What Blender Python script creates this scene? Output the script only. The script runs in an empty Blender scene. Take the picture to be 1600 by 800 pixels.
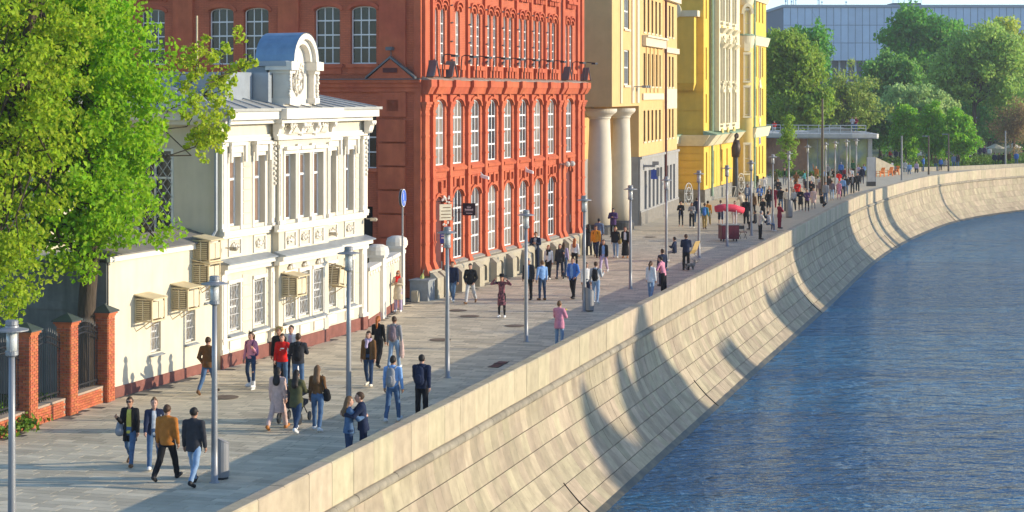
import bpy, math, random
import numpy as np
from mathutils import Vector, Matrix

scene = bpy.context.scene
COL = scene.collection
rnd = random.Random(11)
rng = np.random.default_rng(11)
rad = math.radians

# ---------------------------------------------------------------- camera
CAM_H, FPX, HORIZON = 9.0, 3000.0, 147.0
cam_data = bpy.data.cameras.new('camera')
cam_data.sensor_width = 36.0
cam_data.lens = 36.0 * FPX / 1600.0
cam_data.shift_y = -(400.0 - HORIZON) / 1600.0
cam_data.clip_start = 0.5
cam_data.clip_end = 9000.0
cam = bpy.data.objects.new('camera', cam_data)
cam.location = (0, 0, CAM_H)
cam.rotation_euler = (rad(90), 0, 0)
COL.objects.link(cam)
scene.camera = cam

# ---------------------------------------------------------------- daylight
SUN_EL, SUN_AZ = 13.5, 90.0            # the sun stands low over the river
world = bpy.data.worlds.new('World')
scene.world = world
world.use_nodes = True
wn = world.node_tree
wn.nodes.clear()
w_out = wn.nodes.new('ShaderNodeOutputWorld')
w_bg = wn.nodes.new('ShaderNodeBackground')
w_sky = wn.nodes.new('ShaderNodeTexSky')
w_sky.sky_type = 'NISHITA'
w_sky.sun_disc = False
w_sky.sun_elevation = rad(SUN_EL)
w_sky.sun_rotation = rad(SUN_AZ)
w_sky.air_density = 0.8
w_sky.dust_density = 0.25
w_sky.ozone_density = 2.6
w_bg.inputs['Strength'].default_value = 0.15
wn.links.new(w_sky.outputs[0], w_bg.inputs[0])
wn.links.new(w_bg.outputs[0], w_out.inputs[0])

sun_data = bpy.data.lights.new('sun', 'SUN')
sun_data.energy = 2.7
sun_data.angle = rad(0.4)
sun_data.color = (1.0, 0.87, 0.66)
sun = bpy.data.objects.new('sun', sun_data)
sun_vec = Vector((math.cos(rad(SUN_EL)) * math.sin(rad(SUN_AZ)), math.cos(rad(SUN_EL)) * math.cos(rad(SUN_AZ)), math.sin(rad(SUN_EL))))
sun.rotation_euler = (-sun_vec).to_track_quat('-Z', 'Y').to_euler()
sun.location = (80, 60, 60)
COL.objects.link(sun)

vs = scene.view_settings
vs.view_transform = 'Standard'
vs.look = 'None'
vs.exposure = 1.12
vs.gamma = 1.0
scene.cycles.max_bounces = 6
scene.cycles.diffuse_bounces = 3
scene.cycles.transparent_max_bounces = 6
scene.cycles.use_denoising = True

# ---------------------------------------------------------------- helpers
def at(x, y, z=0.0):
    """photo pixel of a point at height z -> its place (X, Y)"""
    Y = (CAM_H - z) * FPX / (y - HORIZON)
    return ((x - 800.0) / FPX * Y, Y)

def srgb(r, g, b):
    f = lambda c: (c / 255 / 12.92) if c / 255 <= 0.04045 else ((c / 255 + 0.055) / 1.055) ** 2.4
    return (f(r), f(g), f(b))

MATS = {}
def mat(name, col, rough=0.75, var=0.12, scale=2.5, bump=0.0, bscale=25.0, island=0.0, metal=0.0, spec=0.3,
        streak=0.0, trans=0.0, hue=0.0, stretch=None, col2=None, mix_scale=1.0, bdist=0.02):
    if name in MATS:
        return MATS[name]
    m = bpy.data.materials.new(name)
    m.use_nodes = True
    nt = m.node_tree
    N, L = nt.nodes, nt.links
    bs = N['Principled BSDF']
    bs.inputs['Roughness'].default_value = rough
    bs.inputs['Metallic'].default_value = metal
    bs.inputs['Specular IOR Level'].default_value = spec
    geo = N.new('ShaderNodeNewGeometry')
    pos = geo.outputs['Position']
    if stretch:
        vm = N.new('ShaderNodeVectorMath'); vm.operation = 'MULTIPLY'
        vm.inputs[1].default_value = stretch
        L.new(pos, vm.inputs[0]); pos = vm.outputs[0]
    hsv = N.new('ShaderNodeHueSaturation')
    hsv.inputs['Color'].default_value = (*col, 1)
    if col2:
        n2 = N.new('ShaderNodeTexNoise'); n2.inputs['Scale'].default_value = mix_scale; n2.inputs['Detail'].default_value = 5
        L.new(pos, n2.inputs['Vector'])
        rp = N.new('ShaderNodeValToRGB')
        rp.color_ramp.elements[0].position = 0.38; rp.color_ramp.elements[0].color = (*col, 1)
        rp.color_ramp.elements[1].position = 0.66; rp.color_ramp.elements[1].color = (*col2, 1)
        L.new(n2.outputs['Fac'], rp.inputs[0]); L.new(rp.outputs[0], hsv.inputs['Color'])
    nz = N.new('ShaderNodeTexNoise'); nz.inputs['Scale'].default_value = scale; nz.inputs['Detail'].default_value = 6
    nz.inputs['Roughness'].default_value = 0.62
    L.new(pos, nz.inputs['Vector'])
    mr = N.new('ShaderNodeMapRange')
    mr.inputs[1].default_value = 0.3; mr.inputs[2].default_value = 0.7
    mr.inputs[3].default_value = 1 - var; mr.inputs[4].default_value = 1 + var
    L.new(nz.outputs['Fac'], mr.inputs[0])
    val = mr.outputs[0]
    if island:
        oi = N.new('ShaderNodeObjectInfo')
        ad = N.new('ShaderNodeMath'); ad.operation = 'ADD'
        L.new(geo.outputs['Random Per Island'], ad.inputs[0]); L.new(oi.outputs['Random'], ad.inputs[1])
        fr = N.new('ShaderNodeMath'); fr.operation = 'FRACT'; L.new(ad.outputs[0], fr.inputs[0])
        m2 = N.new('ShaderNodeMapRange'); m2.inputs[3].default_value = 1 - island; m2.inputs[4].default_value = 1 + island
        L.new(fr.outputs[0], m2.inputs[0])
        mu = N.new('ShaderNodeMath'); mu.operation = 'MULTIPLY'; L.new(val, mu.inputs[0]); L.new(m2.outputs[0], mu.inputs[1])
        val = mu.outputs[0]
        if hue:
            f3 = N.new('ShaderNodeMath'); f3.operation = 'MULTIPLY'; f3.inputs[1].default_value = 7.31; L.new(fr.outputs[0], f3.inputs[0])
            f4 = N.new('ShaderNodeMath'); f4.operation = 'FRACT'; L.new(f3.outputs[0], f4.inputs[0])
            m3 = N.new('ShaderNodeMapRange'); m3.inputs[3].default_value = 0.5 - hue; m3.inputs[4].default_value = 0.5 + hue
            L.new(f4.outputs[0], m3.inputs[0]); L.new(m3.outputs[0], hsv.inputs['Hue'])
    if streak:
        vm2 = N.new('ShaderNodeVectorMath'); vm2.operation = 'MULTIPLY'; vm2.inputs[1].default_value = (1, 1, 0.12)
        L.new(geo.outputs['Position'], vm2.inputs[0])
        n3 = N.new('ShaderNodeTexNoise'); n3.inputs['Scale'].default_value = 3.2; n3.inputs['Detail'].default_value = 4
        L.new(vm2.outputs[0], n3.inputs['Vector'])
        m4 = N.new('ShaderNodeMapRange'); m4.inputs[1].default_value = 0.35; m4.inputs[2].default_value = 0.7
        m4.inputs[3].default_value = 1.0; m4.inputs[4].default_value = 1 - streak
        L.new(n3.outputs['Fac'], m4.inputs[0])
        mu2 = N.new('ShaderNodeMath'); mu2.operation = 'MULTIPLY'; L.new(val, mu2.inputs[0]); L.new(m4.outputs[0], mu2.inputs[1])
        val = mu2.outputs[0]
    L.new(val, hsv.inputs['Value'])
    L.new(hsv.outputs[0], bs.inputs['Base Color'])
    if bump:
        nb = N.new('ShaderNodeTexNoise'); nb.inputs['Scale'].default_value = bscale; nb.inputs['Detail'].default_value = 4
        L.new(pos, nb.inputs['Vector'])
        bp = N.new('ShaderNodeBump'); bp.inputs['Strength'].default_value = bump; bp.inputs['Distance'].default_value = bdist
        L.new(nb.outputs['Fac'], bp.inputs['Height']); L.new(bp.outputs[0], bs.inputs['Normal'])
    if trans:
        tr = N.new('ShaderNodeBsdfTranslucent')
        L.new(hsv.outputs[0], tr.inputs['Color'])
        mx = N.new('ShaderNodeMixShader'); mx.inputs[0].default_value = trans
        L.new(bs.outputs[0], mx.inputs[1]); L.new(tr.outputs[0], mx.inputs[2])
        L.new(mx.outputs[0], N['Material Output'].inputs[0])
    MATS[name] = m
    return m

def brick_mat(name, col, mortar, w=0.27, h=0.08, bump=0.4):
    """painted brickwork: fine courses too small to pick apart at this distance"""
    if name in MATS: return MATS[name]
    m = mat(name, col, rough=0.8, var=0.13, scale=1.3, streak=0.08)
    nt = m.node_tree; N, L = nt.nodes, nt.links
    bs = N['Principled BSDF']
    tc = N.new('ShaderNodeTexCoord')
    sp = N.new('ShaderNodeSeparateXYZ'); L.new(tc.outputs['Object'], sp.inputs[0])
    ad = N.new('ShaderNodeMath'); L.new(sp.outputs[0], ad.inputs[0]); L.new(sp.outputs[1], ad.inputs[1])
    cb = N.new('ShaderNodeCombineXYZ'); L.new(ad.outputs[0], cb.inputs[0]); L.new(sp.outputs[2], cb.inputs[1])
    br = N.new('ShaderNodeTexBrick')
    br.inputs['Scale'].default_value = 1.0
    br.inputs['Brick Width'].default_value = w; br.inputs['Row Height'].default_value = h
    br.inputs['Mortar Size'].default_value = 0.012
    br.inputs['Color1'].default_value = (1, 1, 1, 1); br.inputs['Color2'].default_value = (0.78, 0.78, 0.78, 1)
    br.inputs['Mortar'].default_value = (*mortar, 1)
    L.new(cb.outputs[0], br.inputs['Vector'])
    hs = [n for n in N if n.type == 'HUE_SAT'][0]
    mx = N.new('ShaderNodeMix'); mx.data_type = 'RGBA'; mx.blend_type = 'MULTIPLY'; mx.inputs[0].default_value = 0.55
    L.new(hs.outputs[0], mx.inputs[6]); L.new(br.outputs['Color'], mx.inputs[7])
    L.new(mx.outputs[2], bs.inputs['Base Color'])
    bp = N.new('ShaderNodeBump'); bp.inputs['Strength'].default_value = bump; bp.inputs['Distance'].default_value = 0.015
    L.new(br.outputs['Color'], bp.inputs['Height']); L.new(bp.outputs[0], bs.inputs['Normal'])
    return m

def lin(*a): return srgb(*a)

class MB:
    """collects faces and links them as ONE mesh object"""
    def __init__(s): s.v = []; s.f = []; s.m = []
    def add(s, vs_, fs_, mi=0):
        o = len(s.v)
        s.v.extend([tuple(v) for v in vs_])
        for f in fs_:
            s.f.append(tuple(i + o for i in f)); s.m.append(mi)
        return s
    def box(s, x0, x1, y0, y1, z0, z1, mi=0):
        if x0 > x1: x0, x1 = x1, x0
        if y0 > y1: y0, y1 = y1, y0
        if z0 > z1: z0, z1 = z1, z0
        return s.add([(x0,y0,z0),(x1,y0,z0),(x1,y1,z0),(x0,y1,z0),(x0,y0,z1),(x1,y0,z1),(x1,y1,z1),(x0,y1,z1)],
                     [(3,2,1,0),(4,5,6,7),(0,1,5,4),(1,2,6,5),(2,3,7,6),(3,0,4,7)], mi)
    def hexa(s, b, t, mi=0):
        return s.add(list(b) + list(t), [(3,2,1,0),(4,5,6,7),(0,1,5,4),(1,2,6,5),(2,3,7,6),(3,0,4,7)], mi)
    def quad(s, a, b, c, d, mi=0): return s.add([a,b,c,d], [(0,1,2,3)], mi)
    def poly_y(s, pts, y0, y1, mi=0):
        """outline of (x, z) points, counter-clockwise seen from -y, given thickness from y0 (front) to y1"""
        n = len(pts)
        return s.add([(x, y0, z) for x, z in pts] + [(x, y1, z) for x, z in pts],
                     [tuple(range(n)), tuple(range(2*n-1, n-1, -1))] + [((i+1) % n, i, n+i, n+(i+1) % n) for i in range(n)], mi)
    def poly_z(s, pts, z0, z1, mi=0):
        n = len(pts)
        return s.add([(x, y, z0) for x, y in pts] + [(x, y, z1) for x, y in pts],
                     [tuple(range(n-1, -1, -1)), tuple(range(n, 2*n))] + [(i, (i+1) % n, n+(i+1) % n, n+i) for i in range(n)], mi)
    def poly_x(s, pts, x0, x1, mi=0):
        """outline of (y, z) points"""
        n = len(pts)
        return s.add([(x0, y, z) for y, z in pts] + [(x1, y, z) for y, z in pts],
                     [tuple(range(n-1, -1, -1)), tuple(range(n, 2*n))] + [(i, (i+1) % n, n+(i+1) % n, n+i) for i in range(n)], mi)
    def tube(s, pts, radii, n=8, mi=0, caps=True):
        pts = [Vector(p) for p in pts]
        if not hasattr(radii, '__len__'): radii = [radii] * len(pts)
        rings = []
        for i, p in enumerate(pts):
            d = (pts[min(i+1, len(pts)-1)] - pts[max(i-1, 0)])
            d = d.normalized() if d.length > 1e-9 else Vector((0, 0, 1))
            u = d.cross(Vector((0, 0, 1)) if abs(d.z) < 0.95 else Vector((0, 1, 0))).normalized()
            w = d.cross(u)
            rings.append([p + (u * math.cos(2*math.pi*k/n) + w * math.sin(2*math.pi*k/n)) * radii[i] for k in range(n)])
        vs_ = [v for r in rings for v in r]
        fs_ = [(i*n+k, (i+1)*n+k, (i+1)*n+(k+1) % n, i*n+(k+1) % n) for i in range(len(pts)-1) for k in range(n)]
        if caps:
            fs_.append(tuple(range(n))); fs_.append(tuple(reversed(range((len(pts)-1)*n, len(pts)*n))))
        return s.add(vs_, fs_, mi)
    def lathe(s, prof, n=16, c=(0, 0, 0), mi=0):
        vs_, fs_ = [], []
        for r, z in prof:
            for k in range(n):
                a = 2*math.pi*k/n
                vs_.append((c[0] + r*math.cos(a), c[1] + r*math.sin(a), c[2] + z))
        for i in range(len(prof)-1):
            for k in range(n):
                fs_.append((i*n+k, i*n+(k+1) % n, (i+1)*n+(k+1) % n, (i+1)*n+k))
        fs_.append(tuple(reversed(range(n)))); fs_.append(tuple(range((len(prof)-1)*n, len(prof)*n)))
        return s.add(vs_, fs_, mi)
    def blob(s, c, r, mi=0, n=6, jit=0.0):
        rx, ry, rz = r if hasattr(r, '__len__') else (r, r, r)
        prof = []
        vs_, fs_ = [], []
        m = max(3, n // 2 + 1)
        for i in range(m + 1):
            t = math.pi * i / m
            for k in range(n):
                a = 2*math.pi*k/n
                j = 1 + (rnd.random() - 0.5) * jit
                vs_.append((c[0] + rx*math.sin(t)*math.cos(a)*j, c[1] + ry*math.sin(t)*math.sin(a)*j, c[2] - rz*math.cos(t)*j))
        for i in range(m):
            for k in range(n):
                fs_.append((i*n+k, i*n+(k+1) % n, (i+1)*n+(k+1) % n, (i+1)*n+k))
        return s.add(vs_, fs_, mi)
    def mesh(s, name, mats, smooth=False):
        me = bpy.data.meshes.new(name)
        me.from_pydata(s.v, [], s.f)
        if not isinstance(mats, (list, tuple)): mats = [mats]
        for m in mats: me.materials.append(m)
        if len(mats) > 1: me.polygons.foreach_set('material_index', s.m)
        if smooth: me.polygons.foreach_set('use_smooth', [True] * len(s.f))
        me.update()
        return me
    def build(s, name, mats, parent=None, smooth=False, loc=None, rz=0.0):
        return link(name, s.mesh(name, mats, smooth), parent, loc, rz)

def link(name, data, parent=None, loc=None, rz=0.0):
    o = bpy.data.objects.new(name, data)
    COL.objects.link(o)
    if parent is not None: o.parent = parent
    if loc is not None: o.location = loc
    if rz: o.rotation_euler = (0, 0, rz)
    return o

def tag(o, label, cat, group=None):
    o['label'] = label; o['category'] = cat
    if group: o['group'] = group
    return o

def thing(name, label, cat, loc=(0, 0, 0), rz=0.0, group=None):
    o = link(name, None, None, loc, rz)
    return tag(o, label, cat, group)

def structure(o):
    o['kind'] = 'structure'; return o
def stuff(o):
    o['kind'] = 'stuff'; return o

def copy_tree(o, parent=None):
    c = o.copy(); COL.objects.link(c)
    if parent is not None: c.parent = parent
    for ch in list(o.children): copy_tree(ch, c)
    return c

def np_mesh(name, verts, quads, mats, smooth=False):
    """fast mesh from arrays of vertices and 4-sided (or 3-sided) faces"""
    me = bpy.data.meshes.new(name)
    nv, nf, k = len(verts), len(quads), quads.shape[1]
    me.vertices.add(nv); me.vertices.foreach_set('co', np.asarray(verts, dtype=np.float32).ravel())
    me.loops.add(nf * k); me.loops.foreach_set('vertex_index', np.asarray(quads, dtype=np.int32).ravel())
    me.polygons.add(nf)
    me.polygons.foreach_set('loop_start', np.arange(0, nf * k, k, dtype=np.int32))
    me.polygons.foreach_set('loop_total', np.full(nf, k, dtype=np.int32))
    if smooth: me.polygons.foreach_set('use_smooth', np.ones(nf, dtype=bool))
    if not isinstance(mats, (list, tuple)): mats = [mats]
    for m in mats: me.materials.append(m)
    me.update(calc_edges=True)
    return me
# ================================================================ THE SETTING: river, wall, promenade
# inner top edge of the parapet (X, Y), read off the photograph
WALL = [(-17.2,-2),(-14.0,9),(-10.8,20),(-5.66,36.9),(-3.63,44.0),(-1.9,50),(1.35,61.5),(5.3,75.4),(8.95,88.2),(16.15,113.2),(24.7,143.5),(29.6,159),
        (35.4,175),(41.4,189.5),(48.6,202),(57.6,213.5),(72,228),(92,243),(120,258),(160,272),(240,290),(420,310)]
def _dense(P, step=0.4):
    P = np.array(P, float)
    out = []
    for i in range(len(P)-1):
        p0 = P[max(i-1, 0)]; p1 = P[i]; p2 = P[i+1]; p3 = P[min(i+2, len(P)-1)]
        n = max(2, int(np.linalg.norm(p2-p1)/step))
        l0 = max(np.linalg.norm(p1-p0), 1e-6)**.5; l1 = np.linalg.norm(p2-p1)**.5; l2 = max(np.linalg.norm(p3-p2), 1e-6)**.5
        m1 = (p2-p1)/l1**2 if i == 0 else ((p1-p0)/l0 - (p2-p0)/(l0+l1) + (p2-p1)/l1)/l1
        m2 = (p2-p1)/l1**2 if i == len(P)-2 else ((p2-p1)/l1 - (p3-p1)/(l1+l2) + (p3-p2)/l2)/l1
        m1 = m1*l1*l1; m2 = m2*l1*l1
        for k in range(n):
            t = k/n
            out.append((2*t**3-3*t**2+1)*p1 + (t**3-2*t**2+t)*m1 + (-2*t**3+3*t**2)*p2 + (t**3-t**2)*m2)
    out.append(P[-1])
    return np.array(out)
_WP = _dense(WALL)
for _ in range(30):
    _WP[1:-1] = 0.5*_WP[1:-1] + 0.25*(_WP[:-2] + _WP[2:])
_WU = np.concatenate([[0], np.cumsum(np.linalg.norm(np.diff(_WP, axis=0), axis=1))])
WLEN = _WU[-1]
def wall_at(u):
    """point, forward direction, direction to the river at arc length u"""
    p = np.array([np.interp(u, _WU, _WP[:, 0]), np.interp(u, _WU, _WP[:, 1])])
    a, b = max(u-.6, 0), min(u+.6, WLEN)
    q = np.array([np.interp(b, _WU, _WP[:, 0]) - np.interp(a, _WU, _WP[:, 0]), np.interp(b, _WU, _WP[:, 1]) - np.interp(a, _WU, _WP[:, 1])])
    d = q/np.linalg.norm(q)
    return p, d, np.array([d[1], -d[0]])
def wall_u(Y): return float(np.interp(Y, _WP[:, 1], _WU))
def wall_x(Y): return float(np.interp(Y, _WP[:, 1], _WP[:, 0]))

WATER_Z = -3.6
# ---- river
m_water = bpy.data.materials.new('river_water'); m_water.use_nodes = True
def _water():
    nt = m_water.node_tree; N, L = nt.nodes, nt.links
    N.remove(N['Principled BSDF'])
    g = N.new('ShaderNodeNewGeometry')
    def layer(scale, sx, sy, rot, dist, strength, prev, detail=3):
        mp = N.new('ShaderNodeMapping'); mp.inputs['Scale'].default_value = (sx, sy, 1); mp.inputs['Rotation'].default_value = (0, 0, rot)
        L.new(g.outputs['Position'], mp.inputs['Vector'])
        nz = N.new('ShaderNodeTexNoise'); nz.inputs['Scale'].default_value = scale; nz.inputs['Detail'].default_value = detail
        nz.inputs['Roughness'].default_value = 0.55; nz.inputs['Distortion'].default_value = 0.4
        L.new(mp.outputs[0], nz.inputs['Vector'])
        bp = N.new('ShaderNodeBump'); bp.inputs['Strength'].default_value = strength; bp.inputs['Distance'].default_value = dist
        L.new(nz.outputs['Fac'], bp.inputs['Height'])
        if prev: L.new(prev.outputs[0], bp.inputs['Normal'])
        return bp
    b1 = layer(0.14, 1, 1.8, 0.3, 0.5, 0.3, None, 2)
    b2 = layer(0.55, 0.75, 1.6, -0.25, 0.85, 1.0, b1, 4)
    b25 = layer(1.25, 0.75, 1.6, 0.2, 0.50, 1.0, b2, 4)
    b3 = layer(3.0, 0.8, 1.5, 0.15, 0.16, 1.0, b25, 3)
    pt = N.new('ShaderNodeTexNoise'); pt.inputs['Scale'].default_value = 0.045; pt.inputs['Detail'].default_value = 3; L.new(g.outputs['Position'], pt.inputs['Vector'])
    mr = N.new('ShaderNodeMapRange'); mr.inputs[1].default_value = .35; mr.inputs[2].default_value = .65; mr.inputs[3].default_value = .55; mr.inputs[4].default_value = 1.0
    L.new(pt.outputs['Fac'], mr.inputs[0]); L.new(mr.outputs[0], b25.inputs['Strength']); L.new(mr.outputs[0], b3.inputs['Strength'])
    df = N.new('ShaderNodeBsdfDiffuse'); df.inputs['Color'].default_value = (0.012, 0.095, 0.205, 1)
    gl = N.new('ShaderNodeBsdfGlossy'); gl.inputs['Color'].default_value = (0.78, 0.95, 1.0, 1); gl.inputs['Roughness'].default_value = 0.05
    fr = N.new('ShaderNodeFresnel'); fr.inputs['IOR'].default_value = 2.4
    mx = N.new('ShaderNodeMixShader')
    for n_ in (df, gl, fr): L.new(b3.outputs[0], n_.inputs['Normal'])
    L.new(fr.outputs[0], mx.inputs[0]); L.new(df.outputs[0], mx.inputs[1]); L.new(gl.outputs[0], mx.inputs[2])
    L.new(mx.outputs[0], N['Material Output'].inputs[0])
_water()
mb = MB(); mb.quad((-60, -60, WATER_Z), (1500, -60, WATER_Z), (1500, 700, WATER_Z), (-60, 700, WATER_Z))
structure(mb.build('river', m_water))

# ---- ground: one sheet left of the river wall, running to the horizon
m_ground = mat('earth', (0.10, 0.11, 0.05), rough=0.95, var=0.3, scale=0.4, bump=0.3, bscale=6, col2=(0.055, 0.085, 0.025), mix_scale=0.15)
mb = MB()
GZ = -0.03
us = np.linspace(0, WLEN, 160)
W_in = [wall_at(u)[0] for u in us]
for i in range(len(us)-1):
    a, b = W_in[i], W_in[i+1]
    fa, fb = -1500.0, -1500.0
    if a[1] > 150:
        pass
    mb.quad((a[0]+.2, a[1], GZ), (b[0]+.2, b[1], GZ), (b[0]-1600, b[1]+600, GZ), (a[0]-1600, a[1]+600, GZ))
e = W_in[-1]
mb.quad((e[0]+.2, e[1], GZ), (4500, 900, GZ), (4500, 6000, GZ), (e[0]-1600, e[1]+600, GZ))
mb.quad((e[0]-1600, e[1]+600, GZ), (4500, 6000, GZ), (-4500, 6000, GZ), (-4500, 1200, GZ))
structure(mb.build('ground', m_ground))

# ---- promenade sheet and its pavers
m_pave_base = mat('paving_joints', (0.135, 0.125, 0.105), rough=0.9, var=0.15, scale=2)
m_pave = mat('granite_pavers', (0.57, 0.485, 0.345), rough=0.82, var=0.12, scale=1.1, island=0.2, bump=0.15, bscale=60)
m_pave_far = mat('granite_paving_far', (0.55, 0.47, 0.335), rough=0.85, var=0.2, scale=1.6, stretch=(0.6, 2.5, 1))
def paved_left(Y):   # left limit of the paving (foot of fence, walls and facades)
    pts = [(-2,-26),(40,-16.6),(49.9,-13.7),(56.5,-12.0),(57.1,-11.68),(73.3,-6.0),(84.5,-4.6),(85,-3.4),(109,4.3),(112,2),(121,4),(132,8.2),(150,12.6),(152,8.5),(158,14.5),(196,26),(206,24),(232,26),(250,40),(300,100)]
    ys = [p[0] for p in pts]; xs = [p[1] for p in pts]
    return float(np.interp(Y, ys, xs))
mb = MB()
Ys = np.concatenate([np.arange(-2, 232, 1.0)])
for a, b in zip(Ys[:-1], Ys[1:]):
    mb.quad((paved_left(a)-.6, a, 0), (wall_x(a)+.1, a, 0), (wall_x(b)+.1, b, 0), (paved_left(b)-.6, b, 0))
pave = structure(mb.build('promenade', [m_pave_base]))

PDIR = np.array([0.276, 0.961]); PDIR /= np.linalg.norm(PDIR)      # along the quay
PN = np.array([PDIR[1], -PDIR[0]])                                  # towards the river
def paver_mesh(l, w):
    b = MB(); g = .006
    x, y, c = l/2-g, w/2-g, .003
    b.add([(-x,-y,0),(x,-y,0),(x,y,0),(-x,y,0),(-x+c,-y+c,.011),(x-c,-y+c,.011),(x-c,y-c,.011),(-x+c,y-c,.011)],
          [(4,5,6,7),(0,1,5,4),(1,2,6,5),(2,3,7,6),(3,0,4,7)])
    return b
P_L, P_W = 0.86, 0.31
pm = {1.0: paver_mesh(P_L, P_W).mesh('paver', m_pave), 0.66: paver_mesh(P_L*.66, P_W).mesh('paver', m_pave)}
far = MB(); n_near = 0
theta = math.atan2(PN[1], PN[0])
row = 0
origin = np.array([-9.0, 30.0])
band_in = 0.95      # the granite channel along the parapet starts here
for row in range(-10, 330):
    base = origin + PDIR*row*P_W
    off = (row*0.37) % P_L
    t = -14.0 + off
    while t < 20:
        l = P_L if rnd.random() < .7 else P_L*.66
        c = base + PN*(t + l/2)
        t += l
        Y = c[1]
        if Y < 33 or Y > 126: continue
        if c[0] - l*.5 < paved_left(Y)-.05 or c[0] + l*.5 > wall_x(Y) - band_in*1.05: continue
        # skip what lies out of the frame
        px = 800 + c[0]/Y*3000
        if px < -60: continue
        key = 1.0 if l == P_L else 0.66
        py = 147 + 27000/Y
        if n_near < 290 and py < 830 and Y < 52:
            o = link('paver', pm[key], pave, (c[0], c[1], .004), theta); n_near += 1
            continue
        x, y, cc = l/2-.006, P_W/2-.006, .012
        q = []
        for (lx, ly, lz) in ((-x,-y,0),(x,-y,0),(x,y,0),(-x,y,0)):
            p = c + PN*lx + PDIR*ly
            q.append((p[0], p[1], .014 + lz))
        far.quad(*q)
stuff(far.build('paver', m_pave, pave))
# beyond that the single stones can no longer be told apart
mb = MB()
for a, b in zip(np.arange(126.5, 231, 1.0), np.arange(127.5, 232, 1.0)):
    mb.quad((paved_left(a)-.5, a, .006), (wall_x(a)-.95, a, .006), (wall_x(b)-.95, b, .006), (paved_left(b)-.5, b, .006))
mb.build('far_paving', m_pave_far, pave)

# channel band and raised kerb along the parapet
m_kerb = mat('kerb_granite', (0.42, 0.40, 0.36), rough=0.75, var=0.12, scale=3, island=0.1)
m_band = mat('channel_granite', (0.40, 0.385, 0.35), rough=0.75, var=0.1, scale=3, island=0.08)
kb = MB(); bb = MB()
U0 = 14.0
u = U0; U_END = WLEN*0.86
kerb_me = None
n = 0
def sweep(mbx, u0, u1, prof, mi=0, nseg=1):
    """extrude an (offset, z) outline along the wall from u0 to u1"""
    k = len(prof)
    vs_, fs_ = [], []
    for i in range(nseg+1):
        p, d, nn = wall_at(u0 + (u1-u0)*i/nseg)
        for o_, z_ in prof:
            q = p + nn*o_
            vs_.append((q[0], q[1], z_))
    for i in range(nseg):
        for j in range(k):
            fs_.append((i*k+j, i*k+(j+1) % k, (i+1)*k+(j+1) % k, (i+1)*k+j))
    fs_.append(tuple(reversed(range(k)))); fs_.append(tuple(range(nseg*k, nseg*k+k)))
    mbx.add(vs_, fs_, mi)
while u < U_END:
    sweep(bb, u+.006, u+1.4-.006, [(-.95, .0), (-.95, .018), (-.36, .018), (-.36, 0)])
    sweep(kb, u+.006, u+1.4-.006, [(-.355, .0), (-.355, .10), (-.33, .12), (.01, .12), (.01, 0)])
    u += 1.4
band = stuff(bb.build('channel_stone', m_band, pave))
kerb = stuff(kb.build('kerb_stone', m_kerb, pave))

# ---- embankment wall: parapet panels, roll moulding, sloping granite slabs
m_par = mat('parapet_granite', (0.46, 0.375, 0.245), rough=0.72, var=0.14, scale=2.2, island=0.10, bump=0.12, bscale=40, hue=0.012, streak=0.14)
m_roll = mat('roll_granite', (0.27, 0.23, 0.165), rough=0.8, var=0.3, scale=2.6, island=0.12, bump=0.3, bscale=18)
m_slab = mat('revetment_granite', (0.385, 0.312, 0.205), rough=0.8, var=0.2, scale=1.7, island=0.17, bump=0.25, bscale=30, streak=0.17, hue=0.012)
m_joint = mat('wall_joints', (0.24, 0.21, 0.155), rough=0.95, var=0.2, scale=3)
m_wet = mat('wet_stone', (0.040, 0.036, 0.022), rough=0.5, var=0.45, scale=2.5, col2=(0.10, 0.08, 0.04), mix_scale=1.3)
wallT = thing('embankment_wall', 'pale granite river wall with parapet and sloping stone slabs down to the water', 'embankment wall')
PROF = np.array([(.42,-.20),(.46,-.55),(.56,-.96),(.70,-1.42),(.90,-1.89),(1.14,-2.30),(1.42,-2.66),(1.86,-3.15),(2.40,-3.62),(3.10,-4.2),(3.9,-4.8)])
_PL = np.concatenate([[0], np.cumsum(np.linalg.norm(np.diff(PROF, axis=0), axis=1))])
def prof_at(s): return np.array([np.interp(s, _PL, PROF[:, 0]), np.interp(s, _PL, PROF[:, 1])])
# core behind the stones
core = MB()
core_prof = [(.02, -.1), (.02, .96), (.33, .96), (.33, -.22)] + [(o_-.05, z_) for o_, z_ in PROF] + [(.0, -5.0)]
core_prof = core_prof[::-1]
seg = 2.0
uu = 0.0
u_list = list(np.arange(0, WLEN, seg))
vs_, fs_ = [], []
kpf = len(core_prof)
for i, u_ in enumerate(u_list):
    p, d, nn = wall_at(u_)
    for o_, z_ in core_prof:
        q = p + nn*o_; vs_.append((q[0], q[1], z_))
for i in range(len(u_list)-1):
    for j in range(kpf):
        fs_.append((i*kpf+j, i*kpf+(j+1) % kpf, (i+1)*kpf+(j+1) % kpf, (i+1)*kpf+j))
core.add(vs_, fs_)
core.build('wall_core', m_joint, wallT)
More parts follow.
